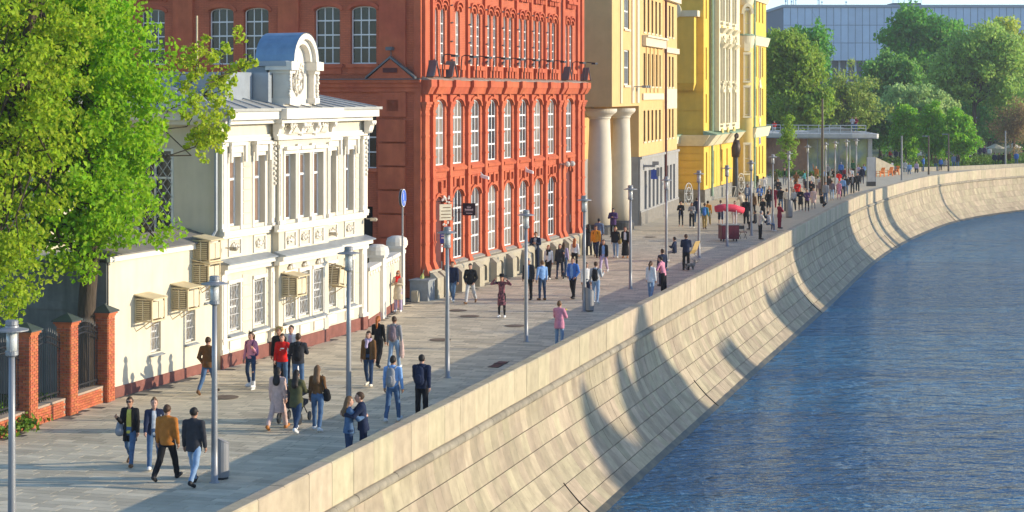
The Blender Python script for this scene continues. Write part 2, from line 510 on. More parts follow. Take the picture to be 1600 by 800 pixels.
# parapet panels
PAN = 1.32
def chamfer_box(x, y0, y1, z0, z1, c):
    b = MB()
    b.add([(-x,y0,z0),(x,y0,z0),(x,y1,z0),(-x,y1,z0),
           (-x,y0,z1-c),(x,y0,z1-c),(x,y1,z1-c),(-x,y1,z1-c),
           (-x+c*.3,y0+c,z1),(x-c*.3,y0+c,z1),(x-c*.3,y1-c,z1),(-x+c*.3,y1-c,z1)],
          [(3,2,1,0),(0,1,5,4),(1,2,6,5),(2,3,7,6),(3,0,4,7),(4,5,9,8),(5,6,10,9),(6,7,11,10),(7,4,8,11),(8,9,10,11)])
    return b
pan_me = chamfer_box(PAN/2-.006, -.36, .0, .015, 1.0, .03).mesh('parapet_panel', m_par)
roll_b = MB()
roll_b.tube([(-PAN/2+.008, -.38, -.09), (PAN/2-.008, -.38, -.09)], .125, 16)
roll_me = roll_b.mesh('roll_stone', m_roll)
u = U0
n_pan = 0
pan_far = MB(); roll_far = MB()
slab_near = 0
while u + PAN < U_END:
    p, d, nn = wall_at(u + PAN/2)
    a = math.atan2(d[1], d[0])
    jit = (rnd.random()-.5)*.012
    if n_pan < 290:
        link('parapet_panel', pan_me, wallT, (p[0]+nn[0]*jit, p[1]+nn[1]*jit, (rnd.random()-.5)*.008), a)
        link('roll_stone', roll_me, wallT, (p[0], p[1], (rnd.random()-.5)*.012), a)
    n_pan += 1
    u += PAN
# sloping slabs, course by course
N_COURSE, C_H = 7, 0.665
def slab_mesh(s0, s1, w):
    """one slab between profile lengths s0 and s1, local x along the wall, -y to the river"""
    a, m_, b_ = prof_at(s0+.012), prof_at((s0+s1)/2), prof_at(s1-.012)
    b = MB(); x = w/2-.003
    ring = [a, m_, b_]
    vs_ = []
    for q in ring: vs_ += [(-x, -q[0], q[1]), (x, -q[0], q[1])]
    for q in ring: vs_ += [(-x, -q[0]+.08, q[1]-.02), (x, -q[0]+.08, q[1]-.02)]
    b.add(vs_, [(0,2,3,1),(2,4,5,3),(0,1,7,6),(4,10,11,5),(0,6,8,2),(2,8,10,4),(1,3,9,7),(3,5,11,9)])
    return b
for c in range(N_COURSE):
    s0 = c*C_H; s1 = s0 + C_H
    w = 0.62
    near_me = slab_mesh(s0, s1, w)
    near_data = near_me.mesh('granite_slab', m_slab)
    farb = MB()
    u = U0 + (c % 3)*.21
    while u + w < U_END:
        p, d, nn = wall_at(u + w/2)
        px = 800 + (p[0]+1)/max(p[1], 1)*3000
        py = 147 + (9+1.5)*3000/max(p[1], 1)
        vis = p[1] > 30 and py < 860
        if vis and p[1] < 63 and slab_near < 295:
            link('granite_slab', near_data, wallT, (p[0], p[1], 0), math.atan2(d[1], d[0])); slab_near += 1
        else:
            ca, sa = d[0], d[1]
            jo = (rnd.random()-.5)*.012
            farb.add([(p[0] + x*ca - (y+jo)*sa, p[1] + x*sa + (y+jo)*ca, z) for x, y, z in near_me.v], near_me.f)
        u += w
    stuff(farb.build('granite_slab', m_slab, wallT))
# dark weathered foot at the water line
foot = MB()
u = U0
while u + 2 < U_END:
    s_a = float(np.interp(3.46, -PROF[:, 1], _PL)); s_b = float(np.interp(3.7, -PROF[:, 1], _PL))
    a_, b_ = prof_at(s_a), prof_at(s_b)
    sweep(foot, u, u+2.0, [(a_[0]+.004, a_[1]), (a_[0]-.03, a_[1]-.04), (b_[0]-.03, b_[1]-.06), (b_[0]+.05, b_[1])])
    u += 2.0
stuff(foot.build('waterline_course', m_wet, wallT))
# drainage outlets low on the slope
m_dark = mat('dark_opening', (0.015, 0.014, 0.013), rough=0.9, var=0.1)
for Y in (57.5, 78.0, 111.0, 158.0, 190.0):
    p, d, nn = wall_at(wall_u(Y))
    b = MB()
    pts = []
    for s in np.linspace(_PL[6]-.1, _PL[8]-.05, 6):
        q = prof_at(s); w2 = p + nn*(q[0]+.006)
        pts.append((w2[0], w2[1], q[1]+.012))
    b.tube(pts, [.015, .018, .02, .022, .025, .025], 6)
    b.build('drain_slot', m_dark, wallT)
# ================================================================ BUILDINGS
def wall_grid(mbx, x0, x1, z0, z1, holes, y=0.0, depth=0.25, mi=0, rmi=None):
    """front sheet at y with openings (x0, x1, z0, z1) that have reveals going back by depth; front faces -y"""
    if rmi is None: rmi = mi
    xs = sorted({x0, x1} | {h[0] for h in holes} | {h[1] for h in holes})
    zs = sorted({z0, z1} | {h[2] for h in holes} | {h[3] for h in holes})
    xs = [x for x in xs if x0 <= x <= x1]; zs = [z for z in zs if z0 <= z <= z1]
    for i in range(len(xs)-1):
        run = None
        for j in range(len(zs)-1):
            cx, cz = (xs[i]+xs[i+1])/2, (zs[j]+zs[j+1])/2
            inside = any(h[0] < cx < h[1] and h[2] < cz < h[3] for h in holes)
            if not inside and run is None: run = zs[j]
            if inside and run is not None:
                mbx.quad((xs[i],y,run),(xs[i+1],y,run),(xs[i+1],y,zs[j]),(xs[i],y,zs[j]), mi); run = None
        if run is not None:
            mbx.quad((xs[i],y,run),(xs[i+1],y,run),(xs[i+1],y,zs[-1]),(xs[i],y,zs[-1]), mi)
    for a, b, c, d in holes:
        yb = y + depth
        mbx.quad((a,y,c),(a,yb,c),(a,yb,d),(a,y,d), rmi)
        mbx.quad((b,yb,c),(b,y,c),(b,y,d),(b,yb,d), rmi)
        mbx.quad((a,y,c),(b,y,c),(b,yb,c),(a,yb,c), rmi)
        mbx.quad((a,yb,d),(b,yb,d),(b,y,d),(a,y,d), rmi)

def arc(x0, x1, zs, rise, n=8):
    """points of an arch from (x0, zs) over to (x1, zs)"""
    w = (x1-x0)/2; cx = (x0+x1)/2
    return [(cx - w*math.cos(math.pi*t/n), zs + rise*math.sin(math.pi*t/n)) for t in range(n+1)]

def arch_spandrel(mbx, x0, x1, zs, rise, ztop, y0, y1, mi=0):
    """masonry that turns a square-headed hole (top ztop) into an arched one"""
    P = arc(x0, x1, zs, rise)
    for (ax, az), (bx, bz) in zip(P[:-1], P[1:]):
        mbx.hexa([(ax,y0,az),(bx,y0,bz),(bx,y1,bz),(ax,y1,az)], [(ax,y0,ztop),(bx,y0,ztop),(bx,y1,ztop),(ax,y1,ztop)], mi)

WIN_CACHE = {}
def window(parent, x, z0, w, h, y, cols=2, rows=3, mf=None, mp=None, rise=0.0, bar=.05, edge=.07, cells=False, thick=.06, name='window', rowz=None):
    """frame with glazing bars; the glass is its child"""
    key = (w, h, cols, rows, mf.name, mp.name, rise, bar, edge, cells, thick, tuple(rowz) if rowz else None)
    zs = h - rise
    if key not in WIN_CACHE:
        b = MB()
        t = thick
        top = lambda xx: zs + rise*math.sqrt(max(0, 1-(xx/(w/2))**2)) if rise else h
        b.box(-w/2, -w/2+edge, 0, t, 0, zs); b.box(w/2-edge, w/2, 0, t, 0, zs)
        b.box(-w/2+edge, w/2-edge, 0, t, 0, edge)
        if rise:
            P = arc(-w/2, w/2, zs, rise, 8)
            Q = arc(-w/2+edge, w/2-edge, zs, max(rise-edge, .02), 8)
            for k in range(8):
                b.hexa([(Q[k][0],0,Q[k][1]),(Q[k+1][0],0,Q[k+1][1]),(Q[k+1][0],t,Q[k+1][1]),(Q[k][0],t,Q[k][1])],
                       [(P[k][0],0,P[k][1]),(P[k+1][0],0,P[k+1][1]),(P[k+1][0],t,P[k+1][1]),(P[k][0],t,P[k][1])])
        else:
            b.box(-w/2+edge, w/2-edge, 0, t, h-edge, h)
        xs = [-w/2 + edge + (w-2*edge)*i/cols for i in range(cols+1)]
        zz = [edge + (zs-edge-(0 if rise else edge))*j/rows for j in range(rows+1)] if not rowz else [edge] + list(rowz) + [zs if rise else h-edge]
        for xx in xs[1:-1]:
            b.box(xx-bar/2, xx+bar/2, .008, t-.008, edge, top(xx)-edge*.6)
        for k, z_ in enumerate(zz[1:-1]):
            b.box(-w/2+edge, w/2-edge, -.006, t-.012, z_-bar*.65, z_+bar*.65)
        fr = b.mesh(name, mf)
        panes = []
        if cells:
            for i in range(cols):
                for j in range(len(zz)-1):
                    c = MB()
                    xa, xb = xs[i]+(bar/2 if i else 0), xs[i+1]-(bar/2 if i < cols-1 else 0)
                    za, zb = zz[j]+(bar/2 if j else 0), zz[j+1]-(bar/2 if j < len(zz)-2 else 0)
                    if j == len(zz)-2 and rise:
                        c.poly_y([(xa,za),(xb,za),(xb,top(xb)-.02),((xa+xb)/2,top((xa+xb)/2)-.02),(xa,top(xa)-.02)], .03, .04)
                    else:
                        tl = (rnd.random()-.5)*.008
                        c.hexa([(xa,.03+tl,za),(xb,.03,za),(xb,.04,za),(xa,.04+tl,za)], [(xa,.03,zb),(xb,.03-tl,zb),(xb,.04-tl,zb),(xa,.04,zb)])
                    panes.append(c.mesh('pane', mp))
        else:
            c = MB()
            pts = [(-w/2+.02,.02),(w/2-.02,.02)]
            pts += ([(px_, pz_-.02) for px_, pz_ in reversed(arc(-w/2+.02, w/2-.02, zs, rise))] if rise else [(w/2-.02,h-.02),(-w/2+.02,h-.02)])
            c.poly_y(pts, .03, .04)
            panes.append(c.mesh('pane', mp))
        WIN_CACHE[key] = (fr, panes)
    fr, panes = WIN_CACHE[key]
    o = link(name, fr, parent, (x, y, z0))
    for p in panes: link('pane', p, o)
    return o

# ---- materials
m_glass = mat('window_glass', (0.035, 0.04, 0.045), rough=0.06, var=0.3, scale=.6, spec=0.9)
m_glass_dark = mat('dark_window_glass', (0.014, 0.016, 0.015), rough=0.08, var=0.5, scale=.6, spec=0.5, island=.6)
m_glass_brown = mat('curtained_glass', (0.20, 0.13, 0.095), rough=0.25, var=0.25, scale=1.2, spec=0.6, island=.3)
m_glass_grey = mat('blinds_glass', (0.22, 0.195, 0.165), rough=0.12, var=0.4, scale=.9, spec=0.7, island=.35)
m_whiteframe = mat('white_paint_frame', (0.78, 0.77, 0.74), rough=0.5, var=0.05)
m_cream = mat('cream_stucco', (0.67, 0.60, 0.46), rough=0.85, var=0.06, scale=1.2, bump=0.08, bscale=30, streak=0.10)
m_trim = mat('white_stucco_trim', (0.76, 0.70, 0.595), rough=0.8, var=0.06, scale=4, bump=0.1, bscale=40)
m_brownbase = mat('brown_plinth_paint', (0.22, 0.085, 0.065), rough=0.8, var=0.2, scale=3, bump=.1)
m_zinc = mat('zinc_sheet', (0.30, 0.33, 0.36), rough=0.45, var=0.12, scale=2, spec=0.5, metal=.3)
m_zinc_lt = mat('pale_metal_roof', (0.42, 0.41, 0.37), rough=0.75, var=0.14, scale=1.5, spec=0.2, streak=.1)
m_bluemetal = mat('blue_metal_sheet', (0.20, 0.31, 0.43), rough=0.5, var=0.15, scale=2, spec=0.4, metal=.2)
m_grille = mat('grey_iron_grille', (0.50, 0.49, 0.47), rough=0.6, var=0.1)
m_ac = mat('beige_cage_metal', (0.62, 0.50, 0.30), rough=0.6, var=0.12, scale=4)
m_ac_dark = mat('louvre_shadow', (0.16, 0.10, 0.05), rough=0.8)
m_iron = mat('black_iron', (0.022, 0.022, 0.024), rough=0.45, var=0.1, spec=.5)
m_grey_steel = mat('grey_painted_steel', (0.27, 0.27, 0.275), rough=0.42, var=0.08, spec=0.5, metal=0.25)
m_reddoor = mat('dark_red_door', (0.10, 0.022, 0.018), rough=0.6, var=0.15)

# =========================================================== cream mansion
TH_M = math.atan2(.35, 1) ; TH_M = math.atan2(1, .35)
mans = thing('mansion', 'cream two storey mansion with white stucco ornament and arched attic', 'mansion', (-9.51, 62.7, 0), TH_M)
ML, MD = 11.6, 13.0
UPW = [(.95,.8),(2.75,.8),(4.6,.82),(5.75,.82),(6.9,.82),(8.62,.74),(10.2,.74)]
w = MB()
up_holes = [(c-a/2, c+a/2, 4.62, 6.92) for c, a in UPW]
lo_holes = [(c-a/2, c+a/2, 1.15, 2.75) for c, a in UPW]
RS0, RS1, RP = 3.72, 7.82, .26        # projecting middle bay
def seg_wall(x0, x1, y):
    hh = [h for h in up_holes + lo_holes if x0 < h[0] and h[1] < x1]
    wall_grid(w, x0, x1, 0, 8.0, hh, y, .30)
seg_wall(0, RS0, 0); seg_wall(RS0, RS1, -RP); seg_wall(RS1, ML, 0)
w.quad((RS0,0,0),(RS0,-RP,0),(RS0,-RP,8),(RS0,0,8)); w.quad((RS1,-RP,0),(RS1,0,0),(RS1,0,8),(RS1,-RP,8))
# side walls, back
side_holes = [(-3.1, -1.75, 4.3, 7.2)]
w.quad((0,1.75,0),(0,0,0),(0,0,8),(0,1.75,8)); w.quad((0,MD,0),(0,3.1,0),(0,3.1,8),(0,MD,8))
w.quad((0,3.1,0),(0,1.75,0),(0,1.75,4.3),(0,3.1,4.3)); w.quad((0,3.1,7.2),(0,1.75,7.2),(0,1.75,8),(0,3.1,8))
w.quad((0,1.75,4.3),(.25,1.75,4.3),(.25,1.75,7.2),(0,1.75,7.2)); w.quad((.25,3.1,4.3),(0,3.1,4.3),(0,3.1,7.2),(.25,3.1,7.2))
w.quad((0,1.75,4.3),(0,3.1,4.3),(.25,3.1,4.3),(.25,1.75,4.3))
w.quad((ML,0,0),(ML,MD,0),(ML,MD,8),(ML,0,8)); w.quad((ML,MD,0),(0,MD,0),(0,MD,8),(ML,MD,8))
w.build('wall', m_cream, mans)
# brown plinth
b = MB()
b.box(-.03, RS0, -.05, 0, 0, .46); b.box(RS0, RS1, -RP-.05, -RP, 0, .46); b.box(RS1, ML+.03, -.05, 0, 0, .46)
b.box(RS0-.28, RS0-.002, -.16, -.052, 0, .5); b.box(RS1+.002, RS1+.28, -.16, -.052, 0, .5); b.box(ML-.4, ML+.06, -.16, -.052, 0, .5)
b.build('plinth', m_brownbase, mans)
# stucco courses (drafted blocks) between the windows, each its own piece
def drafted(zlo, zhi, n, spans, yy, thick=.022):
    hh = (zhi-zlo)/n
    for k in range(n):
        for (a, c_) in spans:
            if c_-a < .12: continue
            bb_ = MB()
            off = 0
            x0_, x1_ = a+.008, c_-.008
            z0_, z1_ = zlo+k*hh+.012, zlo+(k+1)*hh-.012
            ch = .012
            bb_.add([(x0_,0,z0_),(x1_,0,z0_),(x1_,0,z1_),(x0_,0,z1_),(x0_+ch,-thick,z0_+ch),(x1_-ch,-thick,z0_+ch),(x1_-ch,-thick,z1_-ch),(x0_+ch,-thick,z1_-ch)],
                    [(4,5,6,7),(0,1,5,4),(1,2,6,5),(2,3,7,6),(3,0,4,7)])
            bb_.build('stucco_block', m_cream, mans, loc=(0, yy-.001, 0))
def gaps(x0, x1, wins, pad):
    edges = [x0]
    for c, a in wins:
        if x0 < c < x1: edges += [c-a/2-pad, c+a/2+pad]
    edges.append(x1)
    return [(edges[i], edges[i+1]) for i in range(0, len(edges), 2)]
drafted(4.62, 6.95, 6, gaps(.02, RS0-.30, UPW, .2) + gaps(RS1+.30, ML-.5, UPW, .2), 0)
drafted(.98, 3.0, 5, gaps(.02, RS0-.30, UPW, .14) + gaps(RS1+.30, ML-.5, UPW, .14), 0)
# pilasters with moulded capitals
def pil(x0, x1, y0, z0, z1, proj, name='pilaster', m=None):
    b = MB(); b.box(x0, x1, y0-proj, y0-.001, z0, z1)
    b.box(x0-.04, x1+.04, y0-proj-.05, y0-.0015, z0, z0+.14); b.box(x0-.04, x1+.04, y0-proj-.05, y0-.0015, z1-.12, z1)
    b.box(x0+.06, x1-.06, y0-proj-.025, y0-proj+.01, z0+.3, z1-.3)
    return b.build(name, m or m_trim, mans)
for x0, x1 in ((RS0-.28, RS0-.003), (RS1+.003, RS1+.28), (ML-.42, ML+.02)):
    pil(x0, x1, -.002, 4.45, 7.4, .14); pil(x0, x1, -.002, .5, 3.2, .12)
pil(-.02, .34, -.002, 4.45, 7.4, .06); pil(-.02, .34, -.002, .5, 3.2, .06)
for xx in (RS0+.06, 5.175, 6.325, RS1-.06):
    pil(xx-.10, xx+.10, -RP-.002, 4.5, 7.25, .05, 'window_column')
# sill band, ledge with zinc cover, lower moulding
def band(name, z0, z1, proj, m, ends=True, over=0.0, top_slope=0.0):
    b = MB()
    for x0, x1, yy in ((-over, RS0-.30, 0), (RS0-.298, RS1+.298, -RP), (RS1+.30, ML+over, 0)):
        b.hexa([(x0,yy-proj,z0),(x1,yy-proj,z0),(x1,yy+.02,z0),(x0,yy+.02,z0)], [(x0,yy-proj,z1-top_slope),(x1,yy-proj,z1-top_slope),(x1,yy+.02,z1),(x0,yy+.02,z1)])
    return b.build(name, m, mans)
band('sill_band', 4.36, 4.50, .17, m_trim, over=.06)
band('sill_moulding', 4.26, 4.357, .10, m_trim, over=.03)
band('ledge_cover', 3.43, 3.60, .42, m_zinc, over=.2, top_slope=.13)
band('ledge_moulding', 3.28, 3.427, .33, m_trim, over=.12)
band('ledge_bed_moulding', 3.12, 3.277, .18, m_trim, over=.06)
band('lower_sill_band', .90, .98, .10, m_trim)
band('frieze_moulding', 7.42, 7.55, .14, m_trim, over=.04)
band('frieze_bead', 7.555, 7.62, .09, m_trim, over=.02)
band('cornice_bed', 8.0, 8.14, .28, m_trim, over=.2)
band('cornice', 8.145, 8.50, .46, m_trim, over=.42)
# cornice returns along the shaded side
b = MB(); b.box(-.46, -.002, .02, 6.5, 8.145, 8.5); b.box(-.36, -.002, .02, 6.5, 8.0, 8.14); b.build('side_cornice', m_trim, mans)
# panels with relief under each upper window
relief_meshes = []
for q in range(3):
    b = MB()
    for k in range(13):
        a = rnd.random()*6.28; r = rnd.random()
        b.blob((math.cos(a)*r*.27, -.02, math.sin(a)*r*.15), (.05+rnd.random()*.04, .05, .035+rnd.random()*.03), n=5, jit=.5)
    for s in (-1, 1):
        b.tube([(s*.05, -.03, -.1), (s*.2, -.045, -.06), (s*.27, -.04, .06), (s*.17, -.035, .12)], [.02, .03, .03, .015], 5)
    relief_meshes.append(b.mesh('stucco_relief', m_trim, True))
for i, (c, a) in enumerate(UPW):
    yy = -RP if RS0 < c < RS1 else 0
    b = MB(); ww = .46 if not RS0 < c < RS1 else .44
    b.box(c-ww, c+ww, yy-.05, yy-.001, 3.64, 3.70); b.box(c-ww, c+ww, yy-.05, yy-.001, 4.17, 4.23)
    b.box(c-ww, c-ww+.06, yy-.05, yy-.001, 3.702, 4.168); b.box(c+ww-.06, c+ww, yy-.05, yy-.001, 3.702, 4.168)
    pnl = b.build('apron_panel', m_trim, mans)
    link('stucco_relief', relief_meshes[i % 3], pnl, (c, yy-.012, 3.935))
    # blind panel under the lower windows
    b = MB(); b.box(c-.38, c+.38, yy-.045, yy-.001, .54, .86); b.build('blind_panel', m_trim, mans)
# windows
for c, a in UPW:
    ris = RS0 < c < RS1
    yy = -RP if ris else 0
    # architrave
    b = MB()
    p = .13
    b.box(c-a/2-p, c-a/2, yy-.035, yy-.0015, 4.505, 6.92); b.box(c+a/2, c+a/2+p, yy-.035, yy-.0015, 4.505, 6.92)
    b.box(c-a/2-p, c+a/2+p, yy-.05, yy-.0015, 6.921, 7.06)
    if not ris:
        b.box(c-a/2-p-.05, c+a/2+p+.05, yy-.22, yy-.0015, 7.30, 7.41); b.box(c-a/2-p, c+a/2+p, yy-.12, yy-.0015, 7.062, 7.298)
        for s in (-1, 1): b.box(c+s*(a/2+.11)-.06, c+s*(a/2+.11)+.06, yy-.2, yy-.121, 6.75, 7.298)
    else:
        b.box(c-a/2-p+.01, c+a/2+p-.01, yy-.16, yy-.0015, 7.062, 7.18)
    b.build('window_surround', m_trim, mans)
    if ris:     # little triangular pediments
        b = MB()
        b.poly_y([(c-.52,7.62),(c+.52,7.62),(c,8.0)], yy-.20, yy-.002); b.build('pediment', m_trim, mans)
        b = MB(); b.poly_y([(c-.30,7.66),(c+.30,7.66),(c,7.88)], yy-.26, yy-.203); b.build('pediment_diamond', m_cream, mans)
    window(mans, c, 4.62, a, 2.3, yy+.19, 2, 2, m_whiteframe, m_glass_brown, bar=.06, edge=.07, rowz=[1.55])
    # lower window with lattice grille
    b = MB()
    b.box(c-a/2-.1, c-a/2, yy-.03, yy-.0015, 1.1, 2.75); b.box(c+a/2, c+a/2+.1, yy-.03, yy-.0015, 1.1, 2.75)
    b.box(c-a/2-.1, c+a/2+.1, yy-.07, yy-.0015, 2.751, 2.87)
    if ris:
        b.blob((c, yy-.1, 3.0), (.14, .1, .1), n=8); b.blob((c-.14, yy-.08, 2.96), (.07,.07,.07), n=6); b.blob((c+.14, yy-.08, 2.96), (.07,.07,.07), n=6)
    b.build('window_surround', m_trim, mans)
    wo = window(mans, c, 1.15, a, 1.6, yy+.1, 2, 2, m_whiteframe, m_glass_grey, bar=.05, edge=.06)
    g = MB()
    nb = 7
    for k in range(nb):
        xx = -a/2 + a*(k+.5)/nb
        pts = [(xx + .028*math.sin(j*1.57 + (k % 2)*3.14), -.05, .04+1.5*j/16) for j in range(17)]
        g.tube(pts, .012, 4)
    for z_ in (.1, .55, 1.05, 1.5): g.box(-a/2, a/2, -.062, -.038, z_-.012, z_+.012)
    g.build('window_grille', m_grille, wo)
    b = MB(); b.hexa([(c-a/2-.12,yy-.16,1.0),(c+a/2+.12,yy-.16,1.0),(c+a/2+.12,yy+.1,1.03),(c-a/2-.12,yy+.1,1.03)],
                     [(c-a/2-.12,yy-.16,1.03),(c+a/2+.12,yy-.16,1.03),(c+a/2+.12,yy+.1,1.12),(c-a/2-.12,yy+.1,1.12)])
    b.build('window_sill', m_zinc, mans)
# modillion brackets and relief in the frieze of the middle bay
brk = MB()
brk.poly_x([(0,.0),(-.34,.0),(-.34,-.09),(-.24,-.2),(-.2,-.36),(-.1,-.46),(0,-.5)], -.1, .1)
brk.blob((0, -.28, -.1), (.1,.09,.08), n=6); brk.blob((0, -.14, -.4), (.09,.08,.08), n=6)
brk_me = brk.mesh('bracket', m_trim)
for xx in (RS0-.14, 5.175, 6.325, RS1+.14):
    link('bracket', brk_me, mans, (xx, -RP-.002 if RS0 < xx < RS1 else -RP+.1, 7.99))
for xx in (ML-.2, ML+.0): link('bracket', brk_me, mans, (xx, -.14, 7.99))
for k, xx in enumerate((4.45, 5.75, 7.05)):
    link('stucco_relief', relief_meshes[k], mans, (xx, -RP-.18, 7.88))
for xx in (RS0-.14, RS1+.14, ML-.2):        # garlands down the pilasters
    b = MB()
    for k in range(9):
        b.blob((xx+(rnd.random()-.5)*.08, -.2, 7.3-k*.17), (.09-.005*k, .05, .075), n=5, jit=.4)
    b.build('garland', m_trim, mans, True)
# roof of grey sheet metal
EZ = 8.5
r = MB()
ov = .52
A = [(-ov,-ov,EZ),(ML+ov,-ov,EZ),(ML+ov,MD,EZ),(-ov,MD,EZ)]
Rg = [(3.0,5.2,9.85),(ML-2.6,5.2,9.75),(ML-2.6,MD-4,9.75),(3.0,MD-4,9.85)]
r.quad(A[0],A[1],Rg[1],Rg[0]); r.quad(A[1],A[2],Rg[2],Rg[1]); r.quad(A[2],A[3],Rg[3],Rg[2]); r.quad(A[3],A[0],Rg[0],Rg[3]); r.quad(Rg[0],Rg[1],Rg[2],Rg[3])
r.box(-ov-.02, ML+ov+.02, -ov-.02, -ov+.06, EZ-.08, EZ+.02); r.box(-ov-.02,-ov+.06,-ov+.062,MD,EZ-.08,EZ+.02)
r.box(-.44, ML+.44, -.44, -.0, EZ-.006, EZ-.001)
roof = r.build('roof', m_zinc_lt, mans)
for k in range(13):
    t = (k+.5)/13
    a_ = Vector(A[0]).lerp(Vector(A[1]), t); b_ = Vector(Rg[0]).lerp(Vector(Rg[1]), t)
    s = MB(); s.tube([a_+Vector((0,.02,.03)), b_+Vector((0,0,.03))], .022, 4); s.build('standing_seam', m_zinc, roof)
for k in range(9):
    t = (k+.5)/9
    a_ = Vector(A[0]).lerp(Vector(A[3]), t); b_ = Vector(Rg[0]).lerp(Vector(Rg[3]), t)
    s = MB(); s.tube([a_+Vector((0.02,0,.03)), b_+Vector((0,0,.03))], .022, 4); s.build('standing_seam', m_zinc, roof)
# back wing roof rising on the left
r = MB()
r.add([(-3.5,4.2,8.6),(2.0,4.2,8.6),(2.0,4.2,8.75),(-3.5,4.2,8.75),(-3.5,9.5,11.2),(2.0,9.5,11.2),(-3.5,14.5,8.6),(2.0,14.5,8.6)],
      [(3,2,5,4),(4,5,7,6),(0,1,2,3),(0,3,4,6),(1,7,5,2),(0,6,7,1)])
wing = r.build('wing_roof', m_zinc_lt, mans)
for k in range(11):
    xx = -3.4 + k*.53
    s = MB(); s.tube([(xx,4.25,8.8),(xx,9.5,11.23)], .025, 4); s.build('standing_seam', m_zinc, wing)
b = MB(); b.box(-3.4, 1.9, 4.4, 14.3, 0, 8.59); b.build('wing_wall', m_cream, mans)
# zinc upstand beside the attic
b = MB(); b.box(2.0, 4.0, .9, 2.6, 8.72, 9.75); b.box(4.05, 4.30, .30, 1.2, 8.66, 9.75, 0); b.build('roof_hatch', m_zinc, mans)
b = MB(); b.box(7.15, 7.30, .25, 1.1, 8.66, 9.75); b.build('roof_upstand', m_zinc, mans)
# arched attic
at_c = 5.75
b = MB()
b.box(at_c-1.32, at_c+1.32, -.10, .75, 8.52, 8.66)                     # base
b.box(at_c-.80, at_c+.80, .02, .60, 8.66, 10.2)                       # field
P = arc(at_c-.80, at_c+.80, 10.2, .75, 12)
b.poly_y([(at_c+.80,10.2)] + P[::-1][1:-1] + [(at_c-.80,10.2)], .02, .60)
b.build('attic_wall', m_trim, mans)
b = MB()      # archivolt
for (ri, ro, y0) in ((.62,.80,-.22), (.80,1.0,-.36)):
    n = 16
    for k in range(n):
        a0, a1 = math.pi*k/n, math.pi*(k+1)/n
        q = lambda r_, a_: (at_c - r_*math.cos(a_), 10.15 + r_*math.sin(a_))
        (x0_, z0_), (x1_, z1_), (x2_, z2_), (x3_, z3_) = q(ri,a0), q(ri,a1), q(ro,a1), q(ro,a0)
        b.hexa([(x0_,y0,z0_),(x1_,y0,z1_),(x1_,.3,z1_),(x0_,.3,z0_)], [(x3_,y0,z3_),(x2_,y0,z2_),(x2_,.3,z2_),(x3_,.3,z3_)])
b.build('archivolt', m_trim, mans)
for s in (-1, 1):
    b = MB(); xx = at_c + s*1.02
    b.box(xx-.2, xx+.2, -.3, .5, 8.66, 8.86); b.box(xx-.13, xx+.13, -.22, .4, 8.86, 9.72); b.box(xx-.2, xx+.2, -.3, .5, 9.72, 9.84)
    b.box(xx-.32, xx+.28, -.42, .6, 9.84, 10.14)
    b.build('attic_column', m_trim, mans)
    b = MB()
    for k in range(10): b.blob((xx+(rnd.random()-.5)*.1+s*.1, -.25, 9.7-k*.1), (.08,.07,.07), n=5, jit=.4)
    b.build('scroll_ornament', m_trim, mans, True)
b = MB()
for k in range(46):
    a = rnd.random()*6.28; q = rnd.random()**.5
    b.blob((at_c+math.cos(a)*q*.36, -.0-.03*rnd.random(), 9.55+math.sin(a)*q*.62), (.05+rnd.random()*.05,.06,.05+rnd.random()*.06), n=5, jit=.5)
for s in (-1,1):
    b.tube([(at_c+s*.08,-.05,9.0),(at_c+s*.3,-.08,9.2),(at_c+s*.34,-.08,9.6),(at_c+s*.16,-.07,9.9)], [.03,.05,.05,.03], 5)
    b.tube([(at_c,-.08,9.9),(at_c+s*.2,-.08,10.1),(at_c+s*.3,-.06,9.95)], [.04,.04,.02], 5)
b.build('coat_of_arms', m_trim, mans, True)
b = MB()       # blue barrel roof behind the arch
P = arc(at_c-1.02, at_c+1.02, 10.15, 1.02, 14); Q = arc(at_c-.99, at_c+.99, 10.15, .99, 14)
for k in range(14):
    b.hexa([(Q[k][0],.302,Q[k][1]),(Q[k+1][0],.302,Q[k+1][1]),(Q[k+1][0],1.15,Q[k+1][1]),(Q[k][0],1.15,Q[k][1])],
           [(P[k][0],-.37,P[k][1]+.012),(P[k+1][0],-.37,P[k+1][1]+.012),(P[k+1][0],1.15,P[k+1][1]),(P[k][0],1.15,P[k][1])])
b.build('barrel_roof', m_bluemetal, mans)
b = MB(); b.box(at_c-1.36, at_c-.6, -.2, 1.75, 9.98, 10.16); b.box(at_c+.98, at_c+1.34, -.3, 1.4, 10.145, 10.17); b.box(at_c-1.2, at_c+1.2, .62, 1.6, 8.66, 9.97); b.build('attic_cover', m_zinc, mans)
b = MB(); b.tube([(3.9,3.0,9.3),(3.9,3.0,11.75)], [.035,.03], 6); b.build('roof_pole', m_ac, mans)
b = MB()
b.tube([(9.1,3.0,9.2),(9.1,3.0,9.85),(10.2,3.0,9.85),(10.2,3.0,9.2)], .022, 5); b.tube([(9.1,3.0,9.5),(10.2,3.0,9.5)], .022, 5); b.tube([(10.2,3,9.85),(10.7,3.3,9.2)], .022, 5)
b.build('roof_ladder_rail', mat('rusty_rail', (.35,.13,.07), rough=.8), mans)
